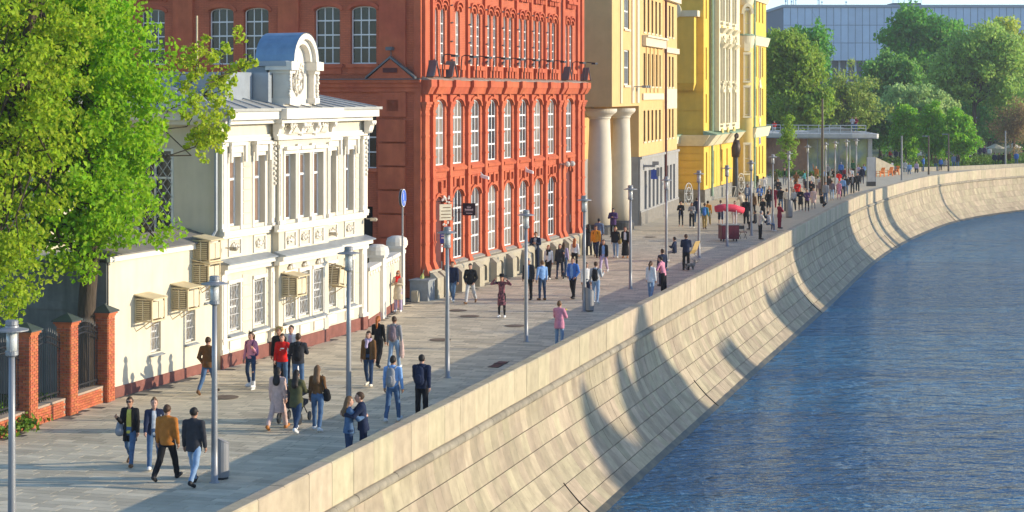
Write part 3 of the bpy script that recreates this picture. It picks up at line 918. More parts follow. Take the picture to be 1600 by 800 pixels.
# side window with diamond lattice
so = MB()
so.box(-.02,.04,1.75,1.83,4.3,7.2); so.box(-.02,.04,3.02,3.1,4.3,7.2); so.box(-.018,.038,1.832,3.018,4.3,4.38); so.box(-.018,.038,1.832,3.018,7.12,7.2); so.box(-.01,.03,2.39,2.46,4.38,7.12); so.box(-.008,.028,1.832,2.388,6.2,6.27); so.box(-.008,.028,2.462,3.018,6.2,6.27)
sw = so.build('side_window', m_whiteframe, mans)
b = MB(); b.box(.05,.06,1.76,3.09,4.31,7.19); b.build('pane', m_glass_dark, sw)
b = MB()
for k in range(-6, 7):
    for s in (-1, 1):
        P_ = []
        for t in np.linspace(0, 1, 2):
            pass
        y0, z0_ = 1.78, 4.35 + k*.42
        pts = []
        for t in np.linspace(0, 1, 12):
            yy = 1.78 + 1.28*t; zz = (z0_ + 1.28*t*1.3) if s > 0 else (z0_ + 1.7 - 1.28*t*1.3)
            if 4.35 <= zz <= 7.15: pts.append((-.05, yy, zz))
        if len(pts) > 1: b.tube(pts, .013, 4)
b.build('window_grille', m_grille, sw)
# downpipe at the near corner
b = MB()
b.lathe([(.06,0),(.15,.18),(.15,.3),(.1,.32)], 10, (-.42,-.5,8.2)); b.tube([(-.42,-.55,8.25),(-.42,-.5,7.95),(-.12,-.05,7.4),(-.12,.12,7.2),(-.12,.12,4.55),(-.3,.2,4.3)], .06, 8)
b.build('downpipe', m_zinc, mans)
for (xx, zz) in ((.12, 3.95), (7.95, 3.9), (ML-.0, 4.2)):
    b = MB(); b.box(xx-.05, xx+.05, -.42, -.28, zz-.06, zz+.06); b.tube([(xx, -.1, zz+.02), (xx, -.34, zz+.02)], .02, 5); b.blob((xx, -.45, zz), (.075,.12,.075), n=8); b.build('floodlight', mat('lamp_beige', (.5,.42,.3), rough=.5), mans)

# =========================================================== one-storey annex left of the mansion
AL = 6.6
annex = thing('annex', 'plain cream one storey annex with air conditioner cages beside the brick fence', 'annex', (-9.51-AL*math.cos(TH_M)-.2*math.sin(TH_M), 62.7-AL*math.sin(TH_M)+.2*math.cos(TH_M), 0), TH_M)
a_w = [(2.75, .62, 1.05, 2.3), (4.95, .62, 1.1, 2.4), (6.1, .36, 2.3, 3.1)]
w = MB()
wall_grid(w, 0, AL-.02, 0, 4.05, [(c-d/2, c+d/2, z0, z1) for c, d, z0, z1 in a_w], 0, .22)
w.quad((AL-.02,5,0),(0,5,0),(0,5,4.05),(AL-.02,5,4.05)); w.quad((0,0,4.05),(AL-.02,0,4.05),(AL-.02,5,4.05),(0,5,4.05))
w.build('wall', m_cream, annex)
b = MB(); b.box(.01, AL-.1, -.045, -.001, 0, .32); b.build('plinth', m_brownbase, annex)
b = MB(); b.box(-.05, -.001, .04, 5.0, 0, 4.04); b.box(-.09, -.051, .04, 5.0, 2.6, 2.85); b.build('side_wall', mat('shaded_side_render', (.20,.20,.185), rough=.9, var=.25, scale=1.2, streak=.3), annex)  # the shade on this side is put into its darker grey colour
b = MB(); b.box(-.1, AL-.03, -.12, .0, 4.052, 4.22); b.build('parapet_moulding', m_trim, annex)
b = MB(); b.hexa([(-.15,-.2,4.225),(AL-.03,-.2,4.225),(AL-.03,1.1,4.225),(-.15,1.1,4.225)], [(-.15,-.2,4.26),(AL-.03,-.2,4.26),(AL-.03,1.1,4.62),(-.15,1.1,4.62)]); b.build('roof', mat('dull_roof_sheet', (.22,.2,.18), rough=.7, var=.2), annex)
for c, d, z0, z1 in a_w:
    wo = window(annex, c, z0, d, z1-z0, .14, 2, 2, m_whiteframe, m_glass_grey, bar=.04, edge=.05)
    g = MB()
    for k in range(6):
        xx = -d/2 + d*(k+.5)/6
        g.tube([(xx + .026*math.sin(j*1.57 + (k % 2)*3.14), -.07, .04+(z1-z0-.08)*j/16) for j in range(17)], .011, 4)
    for t in (.06, .35, .68, .95): g.box(-d/2, d/2, -.08, -.06, (z1-z0)*t-.01, (z1-z0)*t+.01)
    g.build('window_grille', m_grille, wo)
    b = MB(); b.hexa([(c-d/2-.08,-.12,z0-.1),(c+d/2+.08,-.12,z0-.1),(c+d/2+.08,.1,z0-.06),(c-d/2-.08,.1,z0-.06)], [(c-d/2-.08,-.12,z0-.08),(c+d/2+.08,-.12,z0-.08),(c+d/2+.08,.1,z0),(c-d/2-.08,.1,z0)]); b.build('window_sill', m_zinc, annex)

# caged air conditioners on brackets
def ac_cage(xy_frame, s, z, label, tilt=0.0):
    org, th = xy_frame
    ca, sa = math.cos(th), math.sin(th)
    t = thing('air_conditioner', label, 'air conditioner', (org[0] + s*ca + .0*sa, org[1] + s*sa, z), th, 'caged air conditioners on the cream walls')
    W_, D_, H_ = .74, .58, .66
    b = MB()
    for x in (0, W_):
        for y in (-D_, -.03):
            b.box(x-.025, x+.025, y-.025, y+.025, 0, H_)
    for z_ in (0, H_):
        b.box(-.024, W_+.024, -D_-.024, -D_+.024, z_-.024, z_+.024); b.box(-.026,.022,-D_+.025,0,z_-.023,z_+.023); b.box(W_-.022,W_+.026,-D_+.025,0,z_-.023,z_+.023)
    b.build('cage_frame', m_ac, t)
    b = MB(); b.hexa([(-.07,-D_-.1,H_+.0),(W_+.07,-D_-.1,H_),(W_+.07,0,H_+.12),(-.07,0,H_+.12)], [(-.07,-D_-.1,H_+.03),(W_+.07,-D_-.1,H_+.03),(W_+.07,0,H_+.15),(-.07,0,H_+.15)]); b.build('cage_roof', m_ac, t)
    b = MB(); b.box(.10,.64,-.5,-.06,.05,.56); b.build('unit_body', mat('unit_white', (.62,.55,.42), rough=.5), t)
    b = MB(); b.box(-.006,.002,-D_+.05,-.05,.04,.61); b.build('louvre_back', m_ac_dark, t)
    for k in range(9):
        z_ = .06 + k*.062
        b = MB(); b.hexa([(-.03,-D_+.06,z_),(-.008,-D_+.06,z_+.03),(-.008,-.06,z_+.03),(-.03,-.06,z_)], [(-.03,-D_+.06,z_+.012),(-.008,-D_+.06,z_+.042),(-.008,-.06,z_+.042),(-.03,-.06,z_+.012)])
        b.build('louvre', m_ac, t)
    b = MB(); b.box(-.035,-.008,-D_*.52,-D_*.46,.03,.62); b.box(.04,.36,-D_-.012,-D_+.006,.08,.58); b.box(.40,.70,-D_-.012,-D_+.006,.08,.58); b.build('front_panel', mat('cage_panel', (.66,.56,.38), rough=.6), t)
    b = MB()
    for x in (.08, W_-.08): b.tube([(x,-.01,-.02),(x,-D_+.05,-.02)], .018, 5); b.tube([(x,-.01,-.32),(x,-D_+.12,-.03)], .016, 5)
    b.build('bracket', m_ac, t)
    if tilt: t.rotation_euler = (0, tilt, th)
    return t
fA = ((annex.location.x, annex.location.y), TH_M); fM = ((-9.51, 62.7), TH_M)
ac_cage(fA, 1.5, 2.15, 'beige caged air conditioner nearest the brick fence pillar on the annex wall')
ac_cage(fA, 3.7, 2.27, 'beige caged air conditioner in the middle of the annex wall')
ac_cage(fA, 5.1, 3.66, 'upper cage of the stacked pair of air conditioners under the annex roof edge')
ac_cage(fA, 5.05, 2.92, 'lower cage of the stacked pair of air conditioners near the mansion corner')
def shift_out(o, d): o.location.x += math.sin(o.rotation_euler.z)*d; o.location.y -= math.cos(o.rotation_euler.z)*d
shift_out(ac_cage(fM, 3.95, 2.03, 'beige caged air conditioner above a lattice window left of three white crests'), RP)
shift_out(ac_cage(fM, 7.95, 2.05, 'tilted beige caged air conditioner on the mansion near its right corner', .2), .02)

# =========================================================== low white garden wall beyond the mansion
gate = thing('garden_wall', 'low white wall with two rounded posts between the cream mansion and red brick building', 'wall', (-5.55, 74.2, 0), math.atan2(9.0, .95))
GL = 8.6
b = MB(); b.box(0, GL, 0, .3, .0, 2.15); b.build('wall', m_cream, gate)
b = MB(); b.box(-.02, GL+.02, -.07, .37, 2.152, 2.3); b.build('coping', m_trim, gate)
b = MB()
for k in range(14): b.blob((.5+k*.58, -.02, 2.02), (.17,.05,.09), n=6, jit=.3)
b.build('relief_frieze', m_trim, gate)
for xx in (2.9, 7.6):
    b = MB(); b.box(xx-.36, xx+.36, -.14, .44, 0, 2.45); b.box(xx-.43, xx+.43, -.2, .5, 2.45, 2.56); b.lathe([(.46,0),(.46,.18),(.40,.32),(.22,.40),(0.01,.42)], 14, (xx, .15, 2.56)); b.build('post', m_trim, gate)
b = MB(); b.box(0, GL, -.03, -.001, 0, .3); b.build('plinth', m_brownbase, gate)
# =========================================================== red brick factory
m_red = brick_mat('red_painted_brick', (0.55, 0.140, 0.064), (0.55, 0.5, 0.5))
m_redp = mat('red_painted_render', (0.55, 0.145, 0.066), rough=0.85, var=0.14, scale=1.6, bump=0.12, bscale=20, streak=0.16, col2=(.50,.115,.06), mix_scale=.5, spec=.15)
m_plinth = mat('beige_plinth_stone', (0.42, 0.37, 0.27), rough=0.85, var=0.14, scale=2.2, bump=0.15, bscale=15, streak=0.15)
m_niche = mat('basement_window', (0.05, 0.05, 0.055), rough=0.6)
m_darkmetal = mat('dark_roof_metal', (0.13, 0.135, 0.14), rough=0.5, metal=.3)
TH_R = math.atan2(1, .326)
RED0 = (-3.95, 84.55)
red = thing('brick_factory', 'tall red brick factory building with rows of white arched windows', 'factory building', (*RED0, 0), TH_R)
RL = 25.6
WB = [2.15 + 2.48*i for i in range(8)] + [22.85]
w = MB(); wf = MB()
WW, RV = 1.46, .20
holes = []
for i, c in enumerate(WB):
    holes.append((c-WW/2, c+WW/2, 5.78, 8.8))
    if i == 0: holes.append((c-.62, c+.62, .02, 4.4))
    elif i == 8: holes.append((c-.62, c+.62, .9, 5.0))
    else: holes.append((c-WW/2, c+WW/2, 1.42, 4.62))
    for s in ((-.46, .46) if i != 1 else (0,)):
        holes.append((c+s-.29, c+s+.29, 10.35, 12.95))
wall_grid(w, 0, RL, 0, 16.5, holes, 0, RV, 0)
for i, c in enumerate(WB):
    arch_spandrel(w, c-WW/2, c+WW/2, 8.42, .33, 8.8, 0, RV)
    if i == 0: arch_spandrel(w, c-.62, c+.62, 4.05, .32, 4.4, 0, RV)
    elif i == 8: arch_spandrel(w, c-.62, c+.62, 4.65, .32, 5.0, 0, RV)
    else: arch_spandrel(w, c-WW/2, c+WW/2, 4.22, .35, 4.62, 0, RV)
    for s in ((-.46, .46) if i != 1 else (0,)):
        arch_spandrel(w, c+s-.29, c+s+.29, 12.64, .28, 12.95, 0, RV)
# ---- end wall facing the bridge (local x = 0, running back along +y), built in its own rotated frame
SD = 30.0
def side_pt(d, o, z): return (-o, d, z)          # d = distance back from the corner, o = out of the wall
def side_grid(mbx, holes, z0, z1, depth):
    tmp = MB(); wall_grid(tmp, -SD, 0, z0, z1, [(-h[1], -h[0], h[2], h[3]) for h in holes], 0, depth)
    mbx.add([(y, -x, z) for x, y, z in tmp.v], tmp.f)
SW = [2.8, 4.55, 8.05, 9.8, 13.3, 15.05, 18.5, 20.2]
sh = []
for c in SW:
    sh += [(c-.62, c+.62, 10.35, 12.95), (c-.62, c+.62, 5.7, 8.45)]
sh.append((2.35, 4.2, .02, 4.0))
side_grid(w, sh, 0, 16.5, .28)
for c in SW:
    tmp = MB(); arch_spandrel(tmp, -c-.62, -c+.62, 12.72, .2, 12.95, 0, .28); arch_spandrel(tmp, -c-.62, -c+.62, 8.2, .22, 8.45, 0, .28)
    w.add([(y, -x, z) for x, y, z in tmp.v], tmp.f)
w.quad((RL,0,0),(RL,SD,0),(RL,SD,16.5),(RL,0,16.5)); w.quad((RL,SD,0),(0,SD,0),(0,SD,16.5),(RL,SD,16.5)); w.quad((0,0,16.5),(RL,0,16.5),(RL,SD,16.5),(0,SD,16.5))
w.build('wall', m_red, red)
# windows on the river front
m_glass_mid = mat('dim_curtain_glass', (0.10, 0.09, 0.085), rough=0.1, var=0.5, scale=.8, spec=0.7, island=.4)
rg = [m_glass_grey, m_glass_grey, m_glass_mid, m_glass_grey, m_glass, m_glass_mid]
for i, c in enumerate(WB):
    window(red, c, 5.78, WW, 2.98, RV-.11, 3, 4, m_whiteframe, rg[(i*5+1) % 6], rise=.33, bar=.06, edge=.06, rowz=[.78, 1.46, 2.14])
    if 0 < i < 8:
        window(red, c, 1.42, WW, 3.18, RV-.11, 3, 4, m_whiteframe, rg[(i*7+3) % 6], rise=.35, bar=.06, edge=.06, rowz=[.86, 1.6, 2.3])
    for s in ((-.46, .46) if i != 1 else (0,)):
        window(red, c+s, 10.35, .58, 2.57, RV-.11, 2, 5, m_whiteframe, rg[(i*3+(s > 0)*2) % 6], rise=.27, bar=.04, edge=.05)
# doors
for c, z0, h in ((WB[0], .02, 4.35), (WB[8], .9, 4.05)):
    b = MB(); pts = [(c-.62,z0),(c+.62,z0)] + [(x, z) for x, z in reversed(arc(c-.62, c+.62, z0+h-.32, .3))]
    b.poly_y(pts, RV-.08, RV+.02)
    for k in range(3): b.box(c-.5, c+.5, RV-.105, RV-.079, z0+.2+k*1.2, z0+1.2+k*1.2)
    dd = b.build('door', m_reddoor, red)
    b = MB(); b.tube([(c+.42, RV-.16, z0+1.0), (c+.42, RV-.16, z0+1.4)], .025, 6); b.build('handle', m_grey_steel, dd)
# end wall windows: every pane on its own
for c in SW:
    for z0, hh, rw in ((10.35, 2.58, [.72, 1.30, 1.94]), (5.7, 2.72, [.72, 1.38, 2.0])):
        if c > 10.5 and z0 < 10: continue
        o = window(red, 0, z0, 1.24, hh, 0, 3, 4, m_whiteframe, m_glass_dark, rise=.2, bar=.045, edge=.055, cells=True, rowz=rw)
        o.location = (.2, c, z0); o.rotation_euler = (0, 0, -math.pi/2)
b = MB(); b.box(.3, .34, 2.35, 4.2, 0, 4.0); b.build('gateway', m_dark, red)
# pilasters of the river front with banded edges
pil_x = [.0, 3.39] + [3.39+2.48*k for k in range(1, 7)]
PX = [(.0, .46), (.98, 1.30)] + [(WB[i]+1.06, WB[i]+1.42) for i in range(7)] + [(WB[7]+1.0, WB[7]+1.42), (21.35, 21.85), (RL-1.35, RL-.85), (RL-.5, RL)]
for k, (x0, x1) in enumerate(PX):
    b = MB()
    P = .15
    b.box(x0, x1, -P, -.001, 1.25, 9.0)
    b.hexa([(x0-.12,-P-.22,1.0),(x1+.12,-P-.22,1.0),(x1+.12,-.001,1.0),(x0-.12,-.001,1.0)], [(x0,-P-.001,1.55),(x1,-P-.001,1.55),(x1,-.001,1.55),(x0,-.001,1.55)])
    b.build('pilaster', m_redp, red)
    for z_ in (2.35, 3.3, 4.25, 5.2, 6.15, 7.1, 8.05):
        q = MB(); q.box(x0-.05, x1+.05, -P-.03, -.002, z_, z_+.09); q.build('brick_band', m_redp, red)
    for s, e in ((0, 8.3), (1, 8.42), (2, 8.54)):
        q = MB(); q.box(x0-.05-.05*s, x1+.05+.05*s, -P-.03-.04*s, -.002, e, e+.117); q.build('corbel_step', m_redp, red)
# second-tier pilasters above the cornice
for k, (x0, x1) in enumerate(PX):
    b = MB(); b.box(x0+.03, x1-.03, -.13, -.001, 9.75, 16.4); b.build('upper_pilaster', m_redp, red)
    if 2 <= k <= 8:
        for z_ in (10.55, 11.4, 12.25, 13.05):
            q = MB(); q.tube([((x0+x1)/2-.1, -.15, z_), ((x0+x1)/2+.1, -.17, z_+.02)], .035, 5); q.build('iron_anchor', m_iron, red)
# window trim
for i, c in enumerate(WB):
    b = MB()       # sill of the upper row
    b.hexa([(c-.92,-.14,5.5),(c+.92,-.14,5.5),(c+.92,-.001,5.5),(c-.92,-.001,5.5)], [(c-.92,-.17,5.62),(c+.92,-.17,5.62),(c+.92,-.001,5.75),(c-.92,-.001,5.75)])
    b.build('window_sill', m_redp, red)
    b = MB(); b.box(c-.72, c+.72, -.10, -.001, 5.1, 5.2); b.box(c-.72, c-.6, -.10, -.0015, 4.75, 5.099); b.box(c+.6, c+.72, -.10, -.0015, 4.75, 5.099); b.box(c-.12, c-.02, -.14, -.001, 4.75, 5.06); b.build('apron_moulding', m_redp, red)
    if 0 < i < 8:
        b = MB()
        b.hexa([(c-.86,-.2,1.24),(c+.86,-.2,1.24),(c+.86,-.001,1.24),(c-.86,-.001,1.24)], [(c-.86,-.22,1.3),(c+.86,-.22,1.3),(c+.86,.09,1.419),(c-.86,.09,1.419)]); b.build('window_sill', mat('grey_sill', (.33,.30,.26), rough=.8), red)
    for (zs, ri, ww) in ((8.42, .33, WW), (4.22, .35, WW)):
        if zs < 5 and i in (0, 8): ww = 1.24; zs = 4.05 if i == 0 else 4.65
        P = arc(c-ww/2-.14, c+ww/2+.14, zs+.02, ri+.15, 10); Q = arc(c-ww/2-.01, c+ww/2+.01, zs+.02, ri+.02, 10)
        b = MB()
        for k in range(10):
            b.hexa([(Q[k][0],-.09,Q[k][1]),(Q[k+1][0],-.09,Q[k+1][1]),(Q[k+1][0],-.001,Q[k+1][1]),(Q[k][0],-.001,Q[k][1])],
                   [(P[k][0],-.09,P[k][1]),(P[k+1][0],-.09,P[k+1][1]),(P[k+1][0],-.001,P[k+1][1]),(P[k][0],-.001,P[k][1])])
        b.box(c-.09, c+.09, -.14, -.001, zs+ri+.12, zs+ri+.62)
        b.build('arch_hood', m_redp, red)
    # third-floor window hoods: twin stepped arches, corbel table above
    for s in ((-.46, .46) if i != 1 else (0,)):
        cc = c+s
        b = MB()
        for dz, r_ in ((.16, .34), (.34, .40)):
            P = arc(cc-r_-.07, cc+r_+.07, 12.66+dz, .32, 8); Q = arc(cc-r_+.02, cc+r_-.02, 12.66+dz, .24, 8)
            for k in range(8):
                b.hexa([(Q[k][0],-.08-dz*.2,Q[k][1]),(Q[k+1][0],-.08-dz*.2,Q[k+1][1]),(Q[k+1][0],-.001,Q[k+1][1]),(Q[k][0],-.001,Q[k][1])],
                       [(P[k][0],-.08-dz*.2,P[k][1]),(P[k+1][0],-.08-dz*.2,P[k+1][1]),(P[k+1][0],-.001,P[k+1][1]),(P[k][0],-.001,P[k][1])])
        b.build('arch_hood', m_redp, red)
        for k in range(3):
            q = MB(); q.box(cc-.38+.26*k, cc-.2+.26*k, -.2, -.001, 13.72, 13.95); q.build('corbel', m_redp, red)
        q = MB(); q.box(cc-.42, cc+.42, -.3, -.001, 13.951, 14.12); q.box(cc-.42, cc+.42, -.22, -.0015, 14.121, 14.25); q.build('corbel_course', m_redp, red)
        # pierced parapet block under the window
        q = MB(); q.box(cc-.40, cc+.40, -.26, -.001, 10.12, 10.32); q.box(cc-.36, cc-.14, -.2, -.0015, 9.78, 10.119); q.box(cc+.14, cc+.36, -.2, -.0015, 9.78, 10.119); q.build('apron_block', m_redp, red)
for i, c in enumerate(WB):       # fourth-floor windows whose sills peep in at the far end
    for s in (-.46, .46):
        q = MB(); q.box(c+s-.28, c+s+.28, -.02, -.004, 14.4, 16.2); q.build('window', m_glass_grey, red)
        q = MB(); q.box(c+s-.28, c+s-.22, -.05, -.021, 14.4, 16.2); q.box(c+s+.22, c+s+.28, -.05, -.021, 14.4, 16.2); q.box(c+s-.22, c+s+.22, -.05, -.021, 14.4, 14.46); q.build('window_frame', m_whiteframe, red)
# main cornice, stepping forward over each pilaster
b = MB()
prev = -.03
b.hexa([(-.03,-.16,9.0),(RL+.03,-.16,9.0),(RL+.03,-.001,9.0),(-.03,-.001,9.0)], [(-.03,-.28,9.32),(RL+.03,-.28,9.32),(RL+.03,-.001,9.32),(-.03,-.001,9.32)])
b.box(-.03, RL+.03, -.31, -.0015, 9.321, 9.62)
b.build('cornice', m_redp, red)
b = MB(); b.hexa([(-.05,-.36,9.621),(RL+.05,-.36,9.621),(RL+.05,-.001,9.621),(-.05,-.001,9.621)], [(-.05,-.36,9.65),(RL+.05,-.36,9.65),(RL+.05,-.001,9.78),(-.05,-.001,9.78)]); b.build('cornice_cover', mat('cornice_zinc', (.33,.26,.21), rough=.7, var=.25), red)
for x0, x1 in PX:
    b = MB()
    b.hexa([(x0-.03,-.28,9.0),(x1+.03,-.28,9.0),(x1+.03,-.161,9.0),(x0-.03,-.161,9.0)], [(x0-.12,-.46,9.32),(x1+.12,-.46,9.32),(x1+.12,-.281,9.32),(x0-.12,-.281,9.32)])
    b.box(x0-.12, x1+.12, -.48, -.311, 9.321, 9.64); b.build('cornice_block', m_redp, red)
# little gablets at both ends
for xx in (.6, 2.95, 21.6, RL-.25):
    b = MB(); b.poly_y([(xx-.36,9.79),(xx+.36,9.79),(xx,10.42)], -.42, -.1); b.poly_y([(xx-.2,9.82),(xx+.2,9.82),(xx,10.2)], -.46, -.422)
    g = b.build('gablet', m_redp, red)
    b = MB()
    for s in (-1, 1):
        b.hexa([(xx+s*.40,-.48,9.76),(xx,-.48,10.45),(xx,-.05,10.45),(xx+s*.40,-.05,9.76)], [(xx+s*.43,-.48,9.79),(xx,-.48,10.5),(xx,-.05,10.5),(xx+s*.43,-.05,9.79)])
    b.build('gablet_roof', m_darkmetal, g)
# floodlights on arms above the cornice
for i, c in enumerate(WB + [RL-.3]):
    for s in ((-.95,) if 1 < i < 8 else (-.6,)):
        b = MB(); x = c+s
        b.tube([(x,-.35,9.78),(x,-.42,10.72),(x+.03,-.55,10.78),(x+.03,-1.0,10.74)], .028, 6); b.box(x-.24, x+.30, -1.08, -.86, 10.66, 10.76); b.build('floodlight', m_iron, red)
# stone plinth with basement niches
b = MB()
segs = [-.08]
nich = [WB[i]-.0 for i in range(1, 8)]
ph = [(c-.52, c+.52, .12, .92) for c in nich]
tmp = MB(); wall_grid(tmp, .0, WB[0]-.66, 0, 1.08, [], -.42, .3); wall_grid(tmp, WB[0]+.66, RL, 0, 1.08, ph, -.42, .34)
for c in nich: arch_spandrel(tmp, c-.52, c+.52, .70, .2, .92, -.42, -.08)
tmp.hexa([(0,-.42,1.08),(WB[0]-.66,-.42,1.08),(WB[0]-.66,-.001,1.08),(0,-.001,1.08)], [(0,-.34,1.2),(WB[0]-.66,-.34,1.2),(WB[0]-.66,-.001,1.24),(0,-.001,1.24)])
tmp.hexa([(WB[0]+.66,-.42,1.08),(RL,-.42,1.08),(RL,-.001,1.08),(WB[0]+.66,-.001,1.08)], [(WB[0]+.66,-.34,1.2),(RL,-.34,1.2),(RL,-.001,1.235),(WB[0]+.66,-.001,1.235)])
tmp.quad((0,0,0),(0,-.42,0),(0,-.42,1.08),(0,0,1.08)); tmp.quad((RL,-.42,0),(RL,0,0),(RL,0,1.08),(RL,-.42,1.08))
tmp.quad((WB[0]-.66,-.42,0),(WB[0]-.66,0,0),(WB[0]-.66,0,1.08),(WB[0]-.66,-.42,1.08)); tmp.quad((WB[0]+.66,0,0),(WB[0]+.66,-.42,0),(WB[0]+.66,-.42,1.08),(WB[0]+.66,0,1.08))
tmp.build('plinth', m_plinth, red)
for c in nich:
    q = MB(); q.box(c-.52, c+.52, -.1, -.07, .12, .92); q.build('basement_window', m_niche, red)
for k, (x0, x1) in enumerate(PX):     # stone feet of the pilasters
    q = MB()
    q.box(x0-.16, x1+.16, -.78, -.421, 0, .92); q.hexa([(x0-.16,-.78,.92),(x1+.16,-.78,.92),(x1+.16,-.421,.92),(x0-.16,-.421,.92)], [(x0-.06,-.5,1.14),(x1+.06,-.5,1.14),(x1+.06,-.421,1.14),(x0-.06,-.421,1.14)])
    q.build('plinth_block', m_plinth, red)
# ---- trim of the shaded end wall
def sbox(b, d0, d1, o0, o1, z0, z1): b.box(-o1, -o0, d0, d1, z0, z1)
b = MB(); sbox(b, 0, SD, .001, .30, 9.5, 9.64); sbox(b, 0, SD, .001, .2, 9.3, 9.499); sbox(b, 0, SD, .001, .12, 9.1, 9.299); b.build('cornice', m_redp, red)
b = MB(); sbox(b, 0, SD, .001, .36, 9.641, 9.68); b.build('cornice_cover', m_darkmetal, red)
for d0, d1 in ((.02, .35), (.75, 2.0), (5.9, 6.9), (11.2, 12.2), (16.4, 17.3)):
    wide = d1-d0 > 1.1
    if wide:
        for k in range(7):          # rusticated corner pier
            q = MB(); sbox(q, d0, d1, .001, .22, .6+k*1.05, .6+k*1.05+.97); q.build('rusticated_block', m_redp, red)
        q = MB(); sbox(q, d0+.35, d1-.35, .001, .10, 8.25, 8.75); q.build('square_panel', m_redp, red)
        q = MB(); sbox(q, d0+.0, d1-.0, .001, .1, 8.0, 9.08); q.build('pier_head', m_redp, red)
        q = MB()
        q.poly_x([(d0-.45, 9.69), (d1+.45, 9.69), ((d0+d1)/2, 10.55)][::-1], -.36, -.001); q.build('gablet', m_redp, red)
        q = MB()
        for s0 in (d0-.55, d1+.55):
            m0 = (d0+d1)/2
            q.hexa([(-.42,s0,9.68),(-.42,m0,10.58),(-.0,m0,10.58),(-.0,s0,9.68)], [(-.42,s0,9.76),(-.42,m0,10.68),(-.0,m0,10.68),(-.0,s0,9.76)])
        q.build('gablet_roof', m_darkmetal, red)
        q = MB(); sbox(q, d0+.3, d1-.3, .361, .43, 9.95, 10.15); q.build('gablet_panel', m_reddoor, red)
    else:
        q = MB(); sbox(q, d0, d1, .001, .14, .6, 9.09); q.build('pilaster', m_redp, red)
    q = MB(); sbox(q, d0, d1, .001, .14, 9.7, 16.4); q.build('upper_pilaster', m_redp, red)
for c in SW:
    q = MB(); sbox(q, c-.78, c+.78, .001, .16, 10.18, 10.34); sbox(q, c-.7, c+.7, .001, .08, 9.9, 10.179); q.build('window_sill', m_redp, red)
    q = MB(); sbox(q, c-.78, c+.78, .001, .16, 5.55, 5.69); q.build('window_sill', m_redp, red)
    tmp = MB(); P = arc(-c-.78, -c+.78, 12.78, .36, 12); Q = arc(-c-.66, -c+.66, 12.74, .22, 12)
    for k in range(12):
        tmp.hexa([(Q[k][0],-.07,Q[k][1]),(Q[k+1][0],-.07,Q[k+1][1]),(Q[k+1][0],-.001,Q[k+1][1]),(Q[k][0],-.001,Q[k][1])],
                 [(P[k][0],-.07,P[k][1]),(P[k+1][0],-.07,P[k+1][1]),(P[k+1][0],-.001,P[k+1][1]),(P[k][0],-.001,P[k][1])])
    q = MB(); q.add([(y, -x, z) for x, y, z in tmp.v], tmp.f)
    q.build('arch_hood', m_redp, red)
    for k in range(7):
        q = MB(); sbox(q, c-.72+k*.22, c-.62+k*.22, .001, .11, 13.25+.08*math.sin(k*.52), 13.4+.08*math.sin(k*.52)); q.build('corbel', m_redp, red)
q = MB(); sbox(q, 0, SD, .001, .10, 13.55, 13.75); q.build('string_course', m_redp, red)
# cameras and lights fixed on it
for (d, z) in ((2.9, 5.35),):
    q = MB(); q.tube([(0,d,z),(-.3,d,z)], .03, 6); q.hexa([(-.62,d-.08,z-.15),(-.62,d+.08,z-.15),(-.2,d+.08,z-.03),(-.2,d-.08,z-.03)], [(-.62,d-.08,z+.0),(-.62,d+.08,z+.0),(-.2,d+.08,z+.12),(-.2,d-.08,z+.12)]); q.build('security_camera', m_whiteframe, red)
q = MB(); q.box(-.14,-.001,1.32,1.52,5.4,5.48); q.blob((-.12,1.42,5.36),(.07,.07,.07),n=8); q.build('security_camera', m_whiteframe, red)
q = MB(); q.tube([(-.2,1.4,10.7),(-.2,1.4,10.95)], .02, 5); q.box(-.5,-.2,1.25,1.55,10.93,11.08); q.build('floodlight', m_darkmetal, red)
for xx in (6.9, 13.9):
    q = MB(); q.hexa([(xx-.07,-.75,4.95),(xx+.07,-.75,4.95),(xx+.07,-.36,5.05),(xx-.07,-.36,5.05)], [(xx-.07,-.75,5.09),(xx+.07,-.75,5.09),(xx+.07,-.36,5.2),(xx-.07,-.36,5.2)]); q.tube([(xx,-.34,5.3),(xx,-.5,5.12)], .025, 5); q.build('security_camera', m_whiteframe, red)
q = MB(); q.blob((20.75,-.55,5.2),(.2,.16,.16),n=8); q.blob((21.5,-.6,5.2),(.2,.18,.16),n=8); q.tube([(20.75,-.1,5.2),(20.75,-.5,5.2)], .03, 5); q.tube([(21.5,-.1,5.2),(21.5,-.5,5.2)], .03, 5); q.build('security_camera', mat('camera_grey', (.5,.47,.42), rough=.5), red)
q = MB(); q.tube([(20.98,-.1,.9),(20.98,-.1,16)], .06, 6); q.build('downpipe', m_reddoor, red)

# hanging signs on the factory
def red_pt(s, o, z):
    ca, sa = math.cos(TH_R), math.sin(TH_R)
    return (RED0[0] + s*ca + o*sa, RED0[1] + s*sa - o*ca, z)
m_signblack = mat('black_sign_board', (.018,.017,.03), rough=.4)
m_signwhite = mat('white_lettering', (.7,.7,.68), rough=.5, var=.03)
t = thing('hanging_sign', 'black square shop sign with small crown emblem hanging on the red wall', 'sign', red_pt(3.75, .17, 3.45), TH_R)
b = MB(); b.box(-.03,.03,-1.0,-.40,0,.56); b.build('board', m_signblack, t)
b = MB(); b.tube([(0,-.0,.46),(0,-.41,.46)], .015, 5); b.tube([(0,0,.14),(0,-.41,.14)], .015, 5); b.tube([(0,-.02,.0),(0,-.02,.6)], .015, 5); b.build('bracket', m_iron, t)
